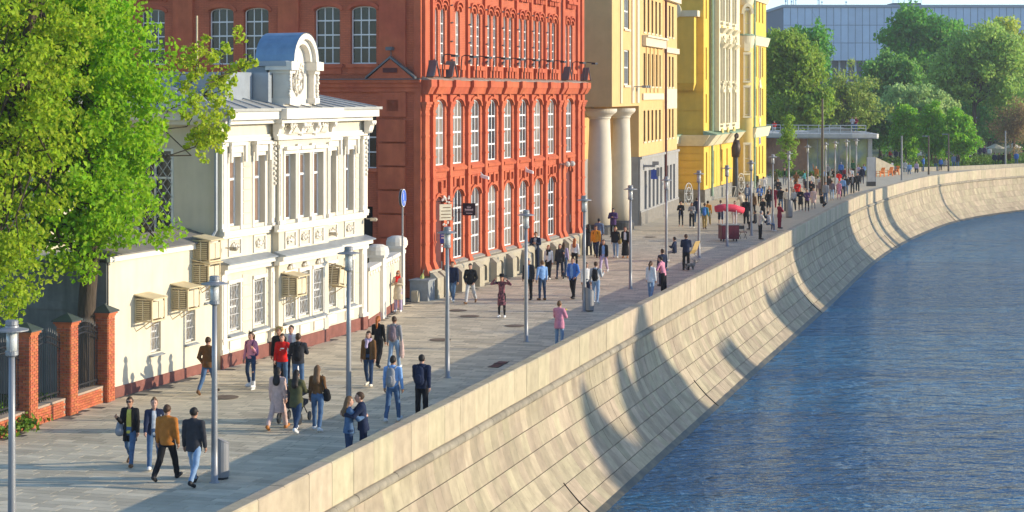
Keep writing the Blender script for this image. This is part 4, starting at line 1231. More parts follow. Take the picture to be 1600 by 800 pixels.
# face of the board turned to the bridge is local -x; text reads along -y
b = MB()
for k in range(5):
    a = -.08 + .04*k
    b.box(-.036, -.031, -.70+a-.009, -.70+a+.009, .36, .40+.025*(k % 2 == 0)+.02*(k == 2))
b.box(-.037,-.031,-.79,-.61,.34,.36); b.build('crown_emblem', m_signwhite, t)
b = MB()      # one broad word and a small one under a rule; too small in the photograph to be read
for x_, w_, h_ in ((-1.24,.05,.13),(-1.17,.045,.10),(-1.11,.05,.10),(-1.045,.03,.13),(-1.0,.05,.10),(-.935,.045,.13),(-.875,.05,.10),(-.81,.045,.10),(-.75,.05,.13)):
    b.box(-.0365,-.031, -.70+(x_+.965)*.72, -.70+(x_+.965+w_)*.72, .22, .22+h_*.7)
for k in range(9): b.box(-.0365,-.031, -.86+k*.034, -.86+k*.034+.022, .08, .12)
b.build('lettering', m_signwhite, t)
b = MB(); b.box(-.0362,-.031,-.92,-.48,.165,.176); b.build('rule', m_grey_steel, t)
t = thing('bracket_sign', 'cream board sign with an ornate white top hanging in the arched factory doorway', 'sign', red_pt(1.42, .2, 3.35), TH_R+.7)
b = MB(); b.box(-.02,.02,-.66,-.08,0,.72); b.build('board', mat('cream_board', (.72,.66,.48), rough=.6), t)
b = MB()
for k in range(4): b.box(-.026,-.0205,-.6,-.16+(-.08 if k == 3 else 0),.1+k*.15,.135+k*.15)
b.build('lettering', m_ac_dark, t)
b = MB()
for k in range(9): b.blob((0,-.37+(rnd.random()-.5)*.34,.78+rnd.random()*.3),(.04,.07,.06),n=5,jit=.4)
for k in range(5): b.blob((0,-.37+(rnd.random()-.5)*.24,-.05-rnd.random()*.16),(.04,.06,.05),n=5,jit=.4)
b.build('ornament', m_trim, t); b = MB(); b.tube([(0,0,.85),(0,-.7,.85)], .02, 5); b.build('bracket', m_iron, t)
t = thing('wall_plate', 'small blue plate beside the arched factory doorway', 'sign', red_pt(1.28, .35, 2.35), TH_R)
b = MB(); b.box(-.03,.0,-.34,-.02,0,.55); b.build('plate', mat('blue_enamel', (.04,.09,.42), rough=.35), t)
b = MB(); b.box(-.035,-.0305,-.27,-.08,.2,.28); b.box(-.035,-.0305,-.27,-.08,.34,.38); b.build('lettering', m_signwhite, t)
t = thing('wall_notice', 'narrow white and red notice right of the small blue plate at the doorway', 'notice', red_pt(1.3, .02, 1.95), TH_R)
b = MB(); b.box(-.0,.16,-.40,-.36,0,.34); b.build('sheet', m_signwhite, t); b = MB(); b.box(.02,.14,-.405,-.4005,.22,.30); b.build('red_stripe', mat('notice_red', (.5,.03,.02), rough=.5), t)

# =========================================================== beige office block on giant columns
m_beige = mat('beige_render', (0.66, 0.44, 0.18), rough=0.85, var=0.07, scale=1, bump=.06, bscale=30, streak=.05)
m_beigetrim = mat('pale_beige_trim', (0.70, 0.58, 0.40), rough=0.8, var=0.06)
m_greyst = mat('grey_cladding', (0.34, 0.33, 0.31), rough=0.8, var=0.1, scale=1.5, streak=.1)
m_pinkstone = mat('column_render', (0.68, 0.60, 0.46), rough=0.85, var=0.05, scale=1.5, bump=.05)
m_dkplinth = mat('dark_plinth', (0.05, 0.05, 0.05), rough=0.5, spec=.5)
TH_B = math.atan2(1, .23)
B0 = (6.3, 121.0)
bei = thing('office_block', 'beige office block overhanging two giant columns, with grey ground floor', 'office building', (*B0, 0), TH_B)
BL = 29.2
w = MB()
PORT = 10.6
rows_ = ((5.7, 7.85), (9.55, 11.85), (13.35, 15.7))
c5 = [13.05, 14.85, 16.65, 18.45, 20.25]; c3 = [23.5, 25.2, 26.9]
hol = []
for z0, z1 in rows_:
    for c in c5 + c3: hol.append((c-.42, c+.42, z0, z1))
for z0, z1 in ((9.6, 11.9), (13.3, 15.6)): hol.append((4.6, 6.6, z0, z1))
wall_grid(w, PORT, BL, 4.7, 19.5, hol, 0, .3); wall_grid(w, 0, PORT, 8.2, 19.5, hol, 0, .3)
w.quad((0,16,8.2),(0,0,8.2),(0,0,19.5),(0,16,19.5)); w.quad((0,0,8.2),(0,16,8.2),(PORT,16,8.2),(PORT,0,8.2)); w.quad((BL,0,0),(BL,16,0),(BL,16,19.5),(BL,0,19.5)); w.quad((0,0,19.5),(BL,0,19.5),(BL,16,19.5),(0,16,19.5))
w.quad((PORT,3.2,4.7),(PORT,0,4.7),(PORT,0,8.2),(PORT,3.2,8.2)); w.quad((BL,16,0),(0,16,0),(0,16,19.5),(BL,16,19.5))
wall_grid(w, 0, PORT, 4.6, 8.2, [(3.0,3.9,5.4,7.6),(6.5,7.4,5.4,7.6)], 3.2, .2)
w.build('wall', m_beige, bei)
for c in (3.45, 6.95): window(bei, c, 5.4, .9, 2.2, 3.3, 2, 2, m_whiteframe, m_glass_dark)
# recess under the overhang
w = MB(); w.box(0.0, PORT, 3.25, 3.6, 0, 4.6); w.box(PORT-.02, PORT+.25, .02, 3.2, 0, 4.699); w.build('recess_wall', m_greyst, bei)
# grey ground floor
g5 = [12.9, 14.75, 16.6, 18.4, 20.2]; g3 = [23.4, 25.15, 26.9]
w = MB(); wall_grid(w, PORT, BL, 0, 4.7, [(c-.5, c+.5, 1.0, 3.65) for c in g5+g3], -.10, .3); w.quad((PORT,0,0),(PORT,-.1,0),(PORT,-.1,4.7),(PORT,0,4.7)); w.build('ground_floor', m_greyst, bei)
b = MB(); b.box(PORT-.02, BL, -.22, -.101, 4.55, 4.72); b.box(PORT-.02, BL, -.16, -.1015, .88, .98); b.build('string_course', m_greyst, bei)
b = MB(); b.box(PORT-.04, BL, -.16, -.1012, 0, .87); b.build('plinth', mat('grey_brown_plinth', (.22,.20,.17), rough=.8, var=.15), bei)
for c in g5+g3:
    window(bei, c, 1.0, 1.0, 2.65, .06, 2, 1, m_grey_steel, m_glass_grey, bar=.06, edge=.07)
for c in c5+c3:
    for z0, z1 in rows_:
        window(bei, c, z0, .84, z1-z0, .18, 2, 2, m_beigetrim, m_glass_grey, bar=.05, edge=.06, rowz=[(z1-z0)*.66])
        q = MB(); q.box(c-.5, c+.5, -.06, -.001, z0-.12, z0-.01); q.build('window_sill', m_beigetrim, bei)
for z0, z1 in ((9.6, 11.9), (13.3, 15.6)):
    window(bei, 5.6, z0, 2.0, z1-z0, .1, 4, 2, m_whiteframe, m_glass_dark, bar=.07, edge=.09)
    q = MB(); q.box(4.4, 6.8, -.10, -.001, z0-.16, z0-.02); q.build('window_sill', m_beigetrim, bei)
for x0, x1 in ((3.0, 3.5), (7.5, 8.4), (9.6, 10.5)):
    q = MB(); q.box(x0, x1, -.08, -.001, 8.4, 19.4); q.build('pilaster', m_beigetrim, bei)
for (x0, x1, z0, z1, pr) in ((11.9, 21.6, 12.35, 12.95, .3), (11.9, 21.6, 12.951, 13.1, .45), (11.9, 21.6, 8.6, 9.05, .12), (22.4, BL, 12.1, 12.5, .2), (11.9, 21.6, 16.2, 16.9, .4), (22.4, BL, 16.0, 16.7, .35)):
    q = MB(); q.box(x0, x1, -pr, -.001, z0, z1); q.build('cornice_strip', m_beigetrim, bei)
for c in c5[:-1]:
    q = MB(); q.box(c+.62, c+1.18, -.06, -.001, 9.1, 12.3); q.build('window_pier', m_beige, bei)
q = MB(); q.box(22.6, 28.6, -.09, -.001, 7.9, 9.4); q.build('pale_panel', m_beigetrim, bei)
q = MB(); q.tube([(21.95,-.2,.4),(21.95,-.2,19)], .09, 8); q.build('downpipe', m_reddoor, bei)
q = MB(); q.box(-.05, -.002, 2.5, 14, 10.0, 19.4); q.build('end_panel', m_beige, bei)
for k in range(3):
    q = MB(); x = 7.9+k*.9; q.tube([(x,-.05,9.5),(x,-.7,9.5)], .03, 5); q.box(x-.15, x+.15, -.95, -.65, 9.42, 9.58); q.build('floodlight', m_grey_steel, bei)
q = MB(); q.box(12.0,12.5,-.9,-.12,3.95,4.1); q.box(12.05,12.2,-1.15,-.7,4.1,4.35); q.box(12.7,12.95,-1.1,-.9,3.3,3.9); q.build('sign_bracket', m_grey_steel, bei)
q = MB(); q.box(12.72,12.76,-.95,-.5,3.1,3.75); q.build('blue_sign', MATS['blue_enamel'], bei)
def column(px_, base_y, cap_top, r0, label):
    X, Y = at(px_, base_y)
    t = thing('column', label, 'column', (X, Y, 0), 0, 'giant round columns under the beige block')
    q = MB(); q.lathe([(r0+.22,0),(r0+.22,.5),(r0+.1,.62)], 24); q.build('base', m_dkplinth, t)
    q = MB(); q.lathe([(r0,.62),(r0*1.06,2.4),(r0*1.04,4.5),(r0*.93,6.6),(r0*.9,7.4)], 32); q.build('shaft', m_pinkstone, t, True)
    q = MB(); q.lathe([(r0*.92,7.4),(r0*.98,7.46),(r0*.98,7.54),(r0*1.15,7.66),(r0*1.42,7.8),(r0*1.5,7.9),(r0*1.5,8.06)], 32); q.build('capital', m_pinkstone, t)
    return t
column(937, 366, 168, .74, 'near giant cream column, the left one of the two, beside the red factory')
column(971, 358.5, 168, .62, 'far giant cream column right of its twin, beside the grey ground floor')

# =========================================================== yellow ornate mansion block
m_yel = mat('yellow_stucco', (0.74, 0.48, 0.075), rough=0.85, var=0.07, scale=1.2, bump=.08, streak=.06)
m_yelpale = mat('pale_yellow_stucco', (0.72, 0.56, 0.20), rough=0.85, var=0.07, scale=1.2)
m_white = mat('white_stucco', (0.70, 0.62, 0.42), rough=0.8, var=0.08, scale=3)
m_verd = mat('green_patina', (0.25, 0.36, 0.25), rough=0.7, var=0.2, scale=3)
m_stonegrey = mat('rough_grey_stone', (0.24, 0.23, 0.20), rough=0.9, var=0.25, scale=3, bump=.5, bscale=8, bdist=.05)
TH_Y = math.atan2(1, .274)
Y0_ = (15.9, 159.2)
yel = thing('apartment_house', 'ornate yellow apartment house with a round tower and white stucco', 'apartment house', (*Y0_, 0), TH_Y)
def sx(px):      # photo column -> distance along the yellow front
    t = (px-800)/3000; Y = (Y0_[0]-.274*Y0_[1])/(t-.274); return (Y-Y0_[1])*math.sqrt(1+.274**2)
ZT = 21.0
WO = 1.55                      # the right wing stands this much further out
def sx2(px, o=WO):
    t = (px-800)/3000; ca, sa = math.cos(TH_Y), math.sin(TH_Y)
    x0, y0 = Y0_[0]+o*sa, Y0_[1]-o*ca
    return (t*y0-x0)/(ca-t*sa)
sB0, sB1, sC0 = sx(1109), sx(1142), sx(1146.5)
sD = sC0 + .75; YLn = sx2(1197); sC1 = sD
w = MB()
zr = ((6.6, 9.0), (10.2, 12.9), (15.3, 18.2))
hol = []; holD = []
cB = [sx(1113), sx(1122), sx(1132)]; cD = [sx2(1181.5), sx2(1186.5), sx2(1191.5)]; cA = [sx(1103.5)]
for z0, z1 in zr:
    for c in cA: hol.append((c-.28, c+.28, z0, z1))
    for c in cD: holD.append((c-.38, c+.38, z0+.4, z1+.5))
for c in cD: holD.append((c-.38, c+.38, 1.5, 4.1))
for c in (sx(1104), sx(1115), sx(1128), sx(1136)): hol.append((c-.35, c+.35, 1.35, 4.15))
wall_grid(w, 0, sC0+.8, 1.0, ZT, hol, 0, .2); wall_grid(w, sD, YLn, 1.0, ZT, holD, -WO, .2); w.quad((sD,0,1),(sD,-WO,1),(sD,-WO,ZT),(sD,0,ZT)); w.quad((YLn,-WO,1),(YLn,0,1),(YLn,0,ZT),(YLn,-WO,ZT)); w.quad((sD,-WO,ZT),(YLn,-WO,ZT),(YLn,0,ZT),(sD,0,ZT))
w.quad((0,22,1),(0,0,1),(0,0,ZT),(0,22,ZT)); w.quad((YLn,0,1),(YLn,18,1),(YLn,18,ZT),(YLn,0,ZT)); w.quad((0,0,ZT),(YLn,0,ZT),(YLn,18,ZT),(0,18,ZT)); w.quad((YLn,18,1),(0,18,1),(0,18,ZT),(YLn,18,ZT))
w.build('wall', m_yel, yel)
for c in cD:
    for z0, z1 in zr: window(yel, c, z0+.4, .76, z1-z0+.1, -WO+.1, 1, 2, m_ac, m_glass_brown, bar=.05, edge=.08)
    window(yel, c, 1.5, .76, 2.6, -WO+.1, 1, 2, m_ac, m_glass_brown, bar=.05, edge=.08)
for c in cA:
    for z0, z1 in zr: window(yel, c, z0, .56, z1-z0, .2, 1, 2, m_ac, m_glass_brown, bar=.05, edge=.06)
for c in (sx(1104), sx(1115), sx(1128), sx(1136)): window(yel, c, 1.35, .7, 2.8, .2, 1, 2, m_ac, m_glass_brown, bar=.05, edge=.06)
# stone base
b = MB(); b.box(-.05, sC0, -.12, -.001, 0, 1.05); b.box(sD, YLn+.1, -WO-.12, -.002, 0, 1.05); b.box(-.12, -.001, -.12, 22, 0, 1.05); b.build('stone_base', m_stonegrey, yel)
# white oriel with three window columns
w = MB(); oh = []
for z0, z1 in zr:
    for c in cB: oh.append((c-.42, c+.42, z0, z1))
wall_grid(w, sB0, sB1, 5.9, ZT-.4, oh, -.8, .25); w.quad((sB0,0,5.9),(sB0,-.8,5.9),(sB0,-.8,ZT-.4),(sB0,0,ZT-.4)); w.quad((sB1,-.8,5.9),(sB1,0,5.9),(sB1,0,ZT-.4),(sB1,-.8,ZT-.4)); w.quad((sB0,-.8,5.9),(sB0,0,5.9),(sB1,0,5.9),(sB1,-.8,5.9)); w.quad((sB0,-.8,ZT-.4),(sB1,-.8,ZT-.4),(sB1,0,ZT-.4),(sB0,0,ZT-.4))
oriel = w.build('oriel', m_white, yel)
for z0, z1 in zr:
    for c in cB:
        window(yel, c, z0, .84, z1-z0, -.65, 1, 2, m_ac, m_glass_brown, bar=.05, edge=.07)
        q = MB(); q.box(c-.62, c-.46, -1.0, -.801, z0-.1, z1+.15); q.box(c+.46, c+.62, -1.0, -.801, z0-.1, z1+.15); q.box(c-.7, c+.7, -1.08, -.801, z1+.151, z1+.4)
        P = arc(c-.66, c+.66, z1+.4, .5, 8); q.poly_y([(c+.66,z1+.4)] + P[::-1][1:-1] + [(c-.66,z1+.4)], -1.0, -.802)
        for k in range(6): q.blob((c+(rnd.random()-.5)*.9, -1.02, z1+.5+rnd.random()*.6), (.16,.14,.16), n=5, jit=.4)
        q.box(c-.66, c+.66, -1.05, -.801, z0-.36, z0-.2); q.build('window_surround', m_white, yel)
        q = MB(); q.blob((c,-.86,z0-.75),(.35,.12,.28),n=7,jit=.4); q.build('stucco_relief', m_yelpale, yel)
for z_ in (13.3, 14.6, 18.9):
    for k in range(3):
        c = cB[k]; q = MB(); q.hexa([(c-.75,-1.0,z_-.4),(c+.75,-1.0,z_-.4),(c+.75,-.802,z_-.4),(c-.75,-.802,z_-.4)], [(c-.82,-1.35,z_),(c+.82,-1.35,z_),(c+.82,-.802,z_),(c-.82,-.802,z_)]); q.build('corbel', m_white, yel)
# round tower
tcx = sC0 + .62; tr = .84; tcy = -.80
q = MB(); q.lathe([(tr,1.0),(tr,ZT+1)], 28, (tcx, tcy, 0)); tow = q.build('tower', m_yelpale, yel, True)
q = MB(); q.lathe([(tr+.12,0),(tr+.12,1.05)], 28, (tcx, tcy, 0)); q.build('tower_base', m_stonegrey, yel)
for z_, h_ in ((13.5, .8), (17.4, .7)):
    q = MB(); q.lathe([(tr+.01,z_-.3),(tr+.08,z_),(tr+.14,z_+h_*.5),(tr+.22,z_+h_),(tr+.01,z_+h_+.02)], 28, (tcx, tcy, 0)); q.build('tower_cornice', m_white, yel)
    q = MB(); q.lathe([(tr+.24,z_+h_+.02),(tr+.24,z_+h_+.06),(tr+.01,z_+h_+.2)], 28, (tcx, tcy, 0)); q.build('tower_cornice_cover', m_verd, yel)
ta = rad(-150)
for z0, z1, top in ((1.9, 4.4, 0), (7.1, 9.6, 0), (10.3, 12.6, 1), (14.4, 16.6, 2)):
    o = window(yel, 0, z0, .5, z1-z0, 0, 1, 2, m_ac, m_glass_brown, bar=.05, edge=.08, rise=.25 if top == 2 else 0)
    o.location = (tcx + math.cos(ta)*(tr+.01), tcy + math.sin(ta)*(tr+.01), z0); o.rotation_euler = (0, 0, ta+math.pi/2)
    q = MB(); q.box(-.37,-.26,-.07,.2,-.1,z1-z0); q.box(.26,.37,-.07,.2,-.1,z1-z0); q.box(-.42,.42,-.1,.2,-.25,-.101); q.box(-.4,.4,-.1,.2,z1-z0,z1-z0+.2)
    if top == 1: q.box(-.3,.3,-.07,.2,z1-z0+.3,z1-z0+1.25)
    if top == 2:
        P = arc(-.6,.6,z1-z0-.3,.95,10); Q = arc(-.36,.36,z1-z0-.3,.66,10)
        for k in range(10): q.hexa([(Q[k][0],-.2,Q[k][1]),(Q[k+1][0],-.2,Q[k+1][1]),(Q[k+1][0],.25,Q[k+1][1]),(Q[k][0],.25,Q[k][1])],[(P[k][0],-.2,P[k][1]),(P[k+1][0],-.2,P[k+1][1]),(P[k+1][0],.25,P[k+1][1]),(P[k][0],.25,P[k][1])])
    so_ = q.build('window_surround', m_white, yel); so_.location = o.location; so_.rotation_euler = o.rotation_euler
# right bay trim
for z0, z1, pr in ((5.0, 5.9, .35), (13.5, 14.3, .3), (17.6, 18.2, .3)):
    q = MB(); q.hexa([(sD+.1,-WO-pr*.5,z0),(YLn+.2,-WO-pr*.5,z0),(YLn+.2,-WO-.001,z0),(sD+.1,-WO-.001,z0)], [(sD+.1,-WO-pr*1.2,z1),(YLn+.45,-WO-pr*1.2,z1),(YLn+.45,-WO-.001,z1),(sD+.1,-WO-.001,z1)]); q.build('cornice', m_white, yel)
    q = MB(); q.box(sD+.1, YLn+.47, -WO-pr*1.25, -WO-.001, z1+.002, z1+.07); q.build('cornice_cover', m_verd, yel)
for z0, z1 in zr[:2]:
    c = cD[1]; q = MB(); q.box(c-.6,c-.45,-WO-.1,-WO-.001,z0+.3,z1+.6); q.box(c+.45,c+.6,-WO-.1,-WO-.001,z0+.3,z1+.6); q.box(c-.7,c+.7,-WO-.14,-WO-.001,z1+.601,z1+.8); q.poly_y([(c-.6,z1+.8),(c+.6,z1+.8),(c,z1+1.5)], -WO-.12, -WO-.001); q.blob((c,-WO-.05,z0-.2),(.4,.12,.4),n=6,jit=.4); q.build('window_surround', m_white, yel)
# ground-floor cornice in broken lengths
for x0, x1 in ((-.3, sx(1107)), (sx(1108), sx(1120)), (sx(1124), sx(1146))):
    q = MB(); q.hexa([(x0,-.4,4.7),(x1,-.4,4.7),(x1,-.001,4.7),(x0,-.001,4.7)], [(x0,-1.1,5.6),(x1,-1.1,5.6),(x1,-.001,5.6),(x0,-.001,5.6)]); q.build('cornice', m_white, yel)
    q = MB(); q.hexa([(x0,-1.15,5.605),(x1,-1.15,5.605),(x1,-.001,5.605),(x0,-.001,5.605)], [(x0,-1.15,5.66),(x1,-1.15,5.66),(x1,-.001,5.95),(x0,-.001,5.95)]); q.build('cornice_cover', m_verd, yel)
# drafted courses on the shaded end wall and ground floor
for k in range(6):
    q = MB(); q.box(-.06,-.001,-.02,4.2,1.1+k*.6,1.1+k*.6+.54); q.build('stucco_course', m_yel, yel)
for k in range(9):
    q = MB(); q.box(-.06,-.001,.02,5.6,6.1+k*1.55,6.1+k*1.55+1.49); q.build('stucco_course', m_yel, yel)
q = MB(); q.hexa([(-.3,0,4.7),(-.001,0,4.7),(-.001,6,4.7),(-.3,6,4.7)], [(-.8,-.6,5.6),(-.001,-.6,5.6),(-.001,6,5.6),(-.8,6,5.6)]); q.build('cornice', m_white, yel)
q = MB(); q.box(-1.2, -.07, .6, 4.3, 9.9, 15.4); q.hexa([(-.5,.8,9.3),(-.07,.8,9.3),(-.07,4.1,9.3),(-.5,4.1,9.3)], [(-1.2,.6,9.899),(-.07,.6,9.899),(-.07,4.3,9.899),(-1.2,4.3,9.899)]); q.build('bay_block', m_yel, yel)
q = MB(); q.lathe([(.75,0),(.75,.25),(.5,.3)], 16); mo = q.build('medallion', m_white, yel); mo.rotation_euler = (0, -math.pi/2, 0); mo.location = (-1.2, 2.4, 15.9)
q = MB(); q.box(-1.3,-.07,.3,4.6,15.4,15.9); q.box(-1.25,-1.2,2.1,2.7,14.2,15.4); q.build('bay_cornice', m_white, yel)
for z0 in (6.2, 10.0, 14.0):
    q = MB(); q.box(-.16,-.001,6.3,6.6,z0,z0+2.8); q.box(-.16,-.001,7.6,7.9,z0,z0+2.8); q.box(-.3,-.001,6.1,8.1,z0-.25,z0-.001); q.box(-.3,-.001,6.1,8.1,z0+2.8,z0+3.1); q.build('window_surround', m_white, yel)
    q = MB(); q.box(-.04,-.001,6.6,7.6,z0,z0+2.8); q.build('window', m_glass_dark, yel)
# lower entrance wing on the left with green eaves
q = MB(); q.box(-4.0,-.05,2.5,9,0,4.9); q.box(-2.6,-1.1,2.3,2.5,1.4,4.2); q.build('entrance_wing', m_yel, yel)
q = MB(); q.box(-4.4,-.02,1.9,9.2,4.9,5.5); q.build('wing_cornice', m_white, yel); q = MB(); q.box(-4.5,-.0,1.8,9.3,5.502,5.65); q.build('wing_roof', m_verd, yel)
for xx, yy, zt in ((sx(1108.3), -.25, ZT), (sD+.35, -WO-.2, ZT)):
    q = MB(); q.tube([(xx,yy,.4),(xx,yy,zt)], .11, 8); q.build('downpipe', m_verd, yel)
t = thing('entrance_statue', 'dark bronze figure on a tall dark post against the yellow house', 'statue', (Y0_[0]+sx(1127)*math.cos(TH_Y)+1.2, Y0_[1]+sx(1127)*math.sin(TH_Y)-.35, 0), TH_Y)
q = MB(); q.tube([(0,0,0),(0,0,3.6)], [.3,.22], 8); q.build('post', m_iron, t)
q = MB(); q.tube([(0,0,3.5),(0,-.05,4.3),(0,-.1,5.0)], [.34,.42,.24], 8); q.tube([(.25,0,4.75),(.5,-.1,4.4),(.35,-.25,4.1)], [.14,.11,.08], 6); q.tube([(-.25,0,4.75),(-.45,-.1,5.2),(-.2,-.15,5.6)], [.14,.11,.08], 6); q.blob((0,-.1,5.35),(.2,.22,.25),n=10); q.build('figure', mat('bronze', (.07,.05,.035), rough=.5, metal=.5), t, True)
t = thing('house_number', 'blue and white number plate on the right bay of the yellow house', 'sign', (Y0_[0]+cD[1]*math.cos(TH_Y)+WO*math.sin(TH_Y), Y0_[1]+cD[1]*math.sin(TH_Y)-WO*math.cos(TH_Y), 4.3), TH_Y)
q = MB(); q.box(-.4,.4,-.06,-.02,0,.65); q.build('plate', m_signwhite, t); q = MB(); q.box(-.34,.34,-.07,-.0605,.06,.59); q.build('blue_field', MATS['blue_enamel'], t)
# =========================================================== glass pavilion with roof terrace
m_wood = mat('brown_wood_cladding', (0.32, 0.16, 0.085), rough=0.6, var=0.2, scale=2)
m_concrete = mat('pale_concrete', (0.52, 0.50, 0.45), rough=0.85, var=0.12, scale=2)
m_pglass = mat('pavilion_glass', (0.22, 0.27, 0.235), rough=0.06, var=0.6, scale=.35, spec=0.9, col2=(.40,.42,.10), mix_scale=.55)  # yellow-green patches painted in for tree reflections and plants inside
pav = thing('pavilion', 'low glass and wood pavilion with a roof terrace and white railing beside the trees', 'pavilion')
PO = [(25.9,219),(28.4,214.8),(30.6,211.8),(32.4,210.6),(34.5,209.6),(36.8,209.2),(39.0,209.6),(39.3,210.6),(40.2,219)]
PT = 4.15
def wall_strip(a, b, z0, z1, th=.12, inset=0.0):
    a = Vector((*a, 0)); b = Vector((*b, 0)); d = (b-a).normalized(); n = Vector((-d.y, d.x, 0))
    a2, b2 = a + n*th, b + n*th
    return [(a.x,a.y,z0),(b.x,b.y,z0),(b2.x,b2.y,z0),(a2.x,a2.y,z0)], [(a.x,a.y,z1),(b.x,b.y,z1),(b2.x,b2.y,z1),(a2.x,a2.y,z1)]
for i in range(len(PO)-1):
    a, b = Vector(PO[i]), Vector(PO[i+1])
    n = max(1, int((b-a).length/(.45 if i in (1, 2) else 1.15)))
    for k in range(n):
        p, q = a.lerp(b, k/n), a.lerp(b, (k+1)/n)
        p2, q2 = p.lerp(q, .02), p.lerp(q, .98)
        m_, nm = ((m_wood, 'cladding_board') if i in (1, 2) else (m_greyst, 'wall_panel') if i == 0 else (m_pglass, 'glass_panel'))
        mb_ = MB(); mb_.hexa(*wall_strip(p2, q2, .1, PT)); mb_.build(nm, m_, pav)
        if i > 2:
            mb_ = MB(); mb_.tube([(p.x, p.y-.05, .1), (p.x, p.y-.05, PT)], .045, 4); mb_.build('mullion', m_grey_steel, pav)
for xx, ww in ((39.05, .35),):
    mb_ = MB(); mb_.box(xx-.25, xx+.2, 209.2, 209.55, 0, PT); mb_.build('corner_post', m_concrete, pav)
mb_ = MB()
RO = [(25.2,218),(27.7,213.4),(30.2,210.6),(32.2,209.2),(34.4,208.2),(36.8,207.8),(39.5,208.0),(39.9,209.0),(40.8,222),(29,232)]
mb_.poly_z([(x, y) for x, y in RO], PT, PT+.12); mb_.build('soffit', m_grey_steel, pav)
mb_ = MB(); mb_.poly_z([(x*1.0+(.0), y-.12) for x, y in RO], PT+.12, PT+.52); mb_.build('roof_slab', m_concrete, pav)
mb_ = MB(); mb_.poly_z([(31.0,214),(35,211.5),(39.5,211.5),(39.5,224),(31,226)], PT+.52, PT+.62); mb_.build('terrace_deck', m_concrete, pav)
mb_ = MB(); mb_.hexa([(33.4,213.5,PT+.62),(38.5,212.4,PT+.62),(38.5,220,PT+.62),(33.4,220,PT+.62)], [(33.6,213.7,PT+.7),(36.8,212.8,PT+1.15),(36.8,220,PT+1.15),(33.6,220,PT+.7)]); mb_.build('sloping_deck', mat('deck_wood', (.36,.31,.24), rough=.8, var=.2), pav)
RAIL = [(25.6,217.2),(28.0,213.3),(30.4,210.7),(32.3,209.5),(34.5,208.6),(36.8,208.2),(38.4,208.3)]
m_rail = mat('white_steel_rail', (.62,.62,.58), rough=.5)
mb_ = MB()
for z_ in (.30, .62, .95): mb_.tube([(x, y, PT+.5+z_) for x, y in RAIL], .03 if z_ < .9 else .045, 5)
mb_.build('handrail', m_rail, pav)
for i in range(len(RAIL)-1):
    a, b = Vector(RAIL[i]), Vector(RAIL[i+1]); n = max(1, round((b-a).length/1.1))
    for k in range(n+ (i == len(RAIL)-2)):
        p = a.lerp(b, k/n); mb_ = MB(); mb_.box(p.x-.035, p.x+.035, p.y-.035, p.y+.035, PT+.4, PT+1.43); mb_.build('rail_post', m_rail, pav)
for k in range(2):
    mb_ = MB(); mb_.box(27.2+k*.1, 28.0+k*.1, 213.9-k*.1, 215, 3.2-k*2.2, 3.75-k*2.2); mb_.build('vent_opening', m_dark, pav)
mb_ = MB(); mb_.hexa([(40.0,212,0),(43.6,215,0),(43.6,215.4,0),(40.0,212.4,0)], [(40.0,212,2.1),(43.6,215,.6),(43.6,215.4,.6),(40.0,212.4,2.1)]); mb_.build('stair_wall', m_plinth, pav)

# =========================================================== far gallery block
gal = thing('gallery_block', 'huge pale blue grey concrete block with a grid of panels behind the park trees', 'gallery building')
m_gal = mat('pale_blue_panels', (0.47, 0.57, 0.70), rough=0.75, var=0.06, scale=.4, island=.05)
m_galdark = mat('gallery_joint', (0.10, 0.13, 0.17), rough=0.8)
GY = 520.0
gx0 = (1224-800)/3000*GY; gz1 = 9 + (147-11.5)/3000*GY; gz0 = 9 + (147-95)/3000*GY
gx1 = gx0 + 92
b = MB(); b.box(gx0+.1, gx1-.1, GY+.12, GY+60, gz0+.05, gz1-.05); b.build('wall', m_galdark, gal)
pw = 11.25/3000*GY; ph_ = (gz1-gz0)/3
pan = MB(); c_ = .05
pan.add([(c_,0.12,c_),(pw-c_,.12,c_),(pw-c_,.12,ph_-c_),(c_,.12,ph_-c_),(c_+.06,0,c_+.06),(pw-c_-.06,0,c_+.06),(pw-c_-.06,0,ph_-c_-.06),(c_+.06,0,ph_-c_-.06)], [(4,5,6,7),(0,1,5,4),(1,2,6,5),(2,3,7,6),(3,0,4,7)])
pan_g = pan.mesh('facade_panel', m_gal)
k = 0
while gx0 + (k+1)*pw < gx1:
    for j in range(3): link('facade_panel', pan_g, gal, (gx0+k*pw, GY, gz0+j*ph_))
    k += 1
b = MB(); b.box(gx0-.3, gx1, GY-.35, GY+60, gz1+.001, gz1+.7); b.build('parapet', mat('gallery_cap', (.30,.35,.41), rough=.8), gal)
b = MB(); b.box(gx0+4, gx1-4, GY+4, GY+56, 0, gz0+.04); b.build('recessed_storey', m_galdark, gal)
for k in range(40):
    x = gx0 + 4.5 + k*2.2; b = MB(); b.box(x, x+.45, GY+3.2, GY+3.9, 0, gz0+.03); b.build('pier', m_gal, gal)
xr0, xr1 = (1402-800)/3000*GY, (1447-800)/3000*GY
b = MB(); b.box(xr0, xr1, GY+6, GY+14, gz1+.7, gz1+1.5); b.build('roof_house', m_galdark, gal)
b = MB()
for x in np.linspace(xr0, xr1, 6): b.tube([(x, GY+6, gz1+1.5), (x, GY+6, gz1+2.6)], .08, 4)
b.tube([(xr0, GY+6, gz1+2.55), (xr1, GY+6, gz1+2.55)], .07, 4); b.tube([(xr0, GY+6, gz1+2.0), (xr1, GY+6, gz1+2.0)], .05, 4); b.build('roof_railing', m_gal, gal)
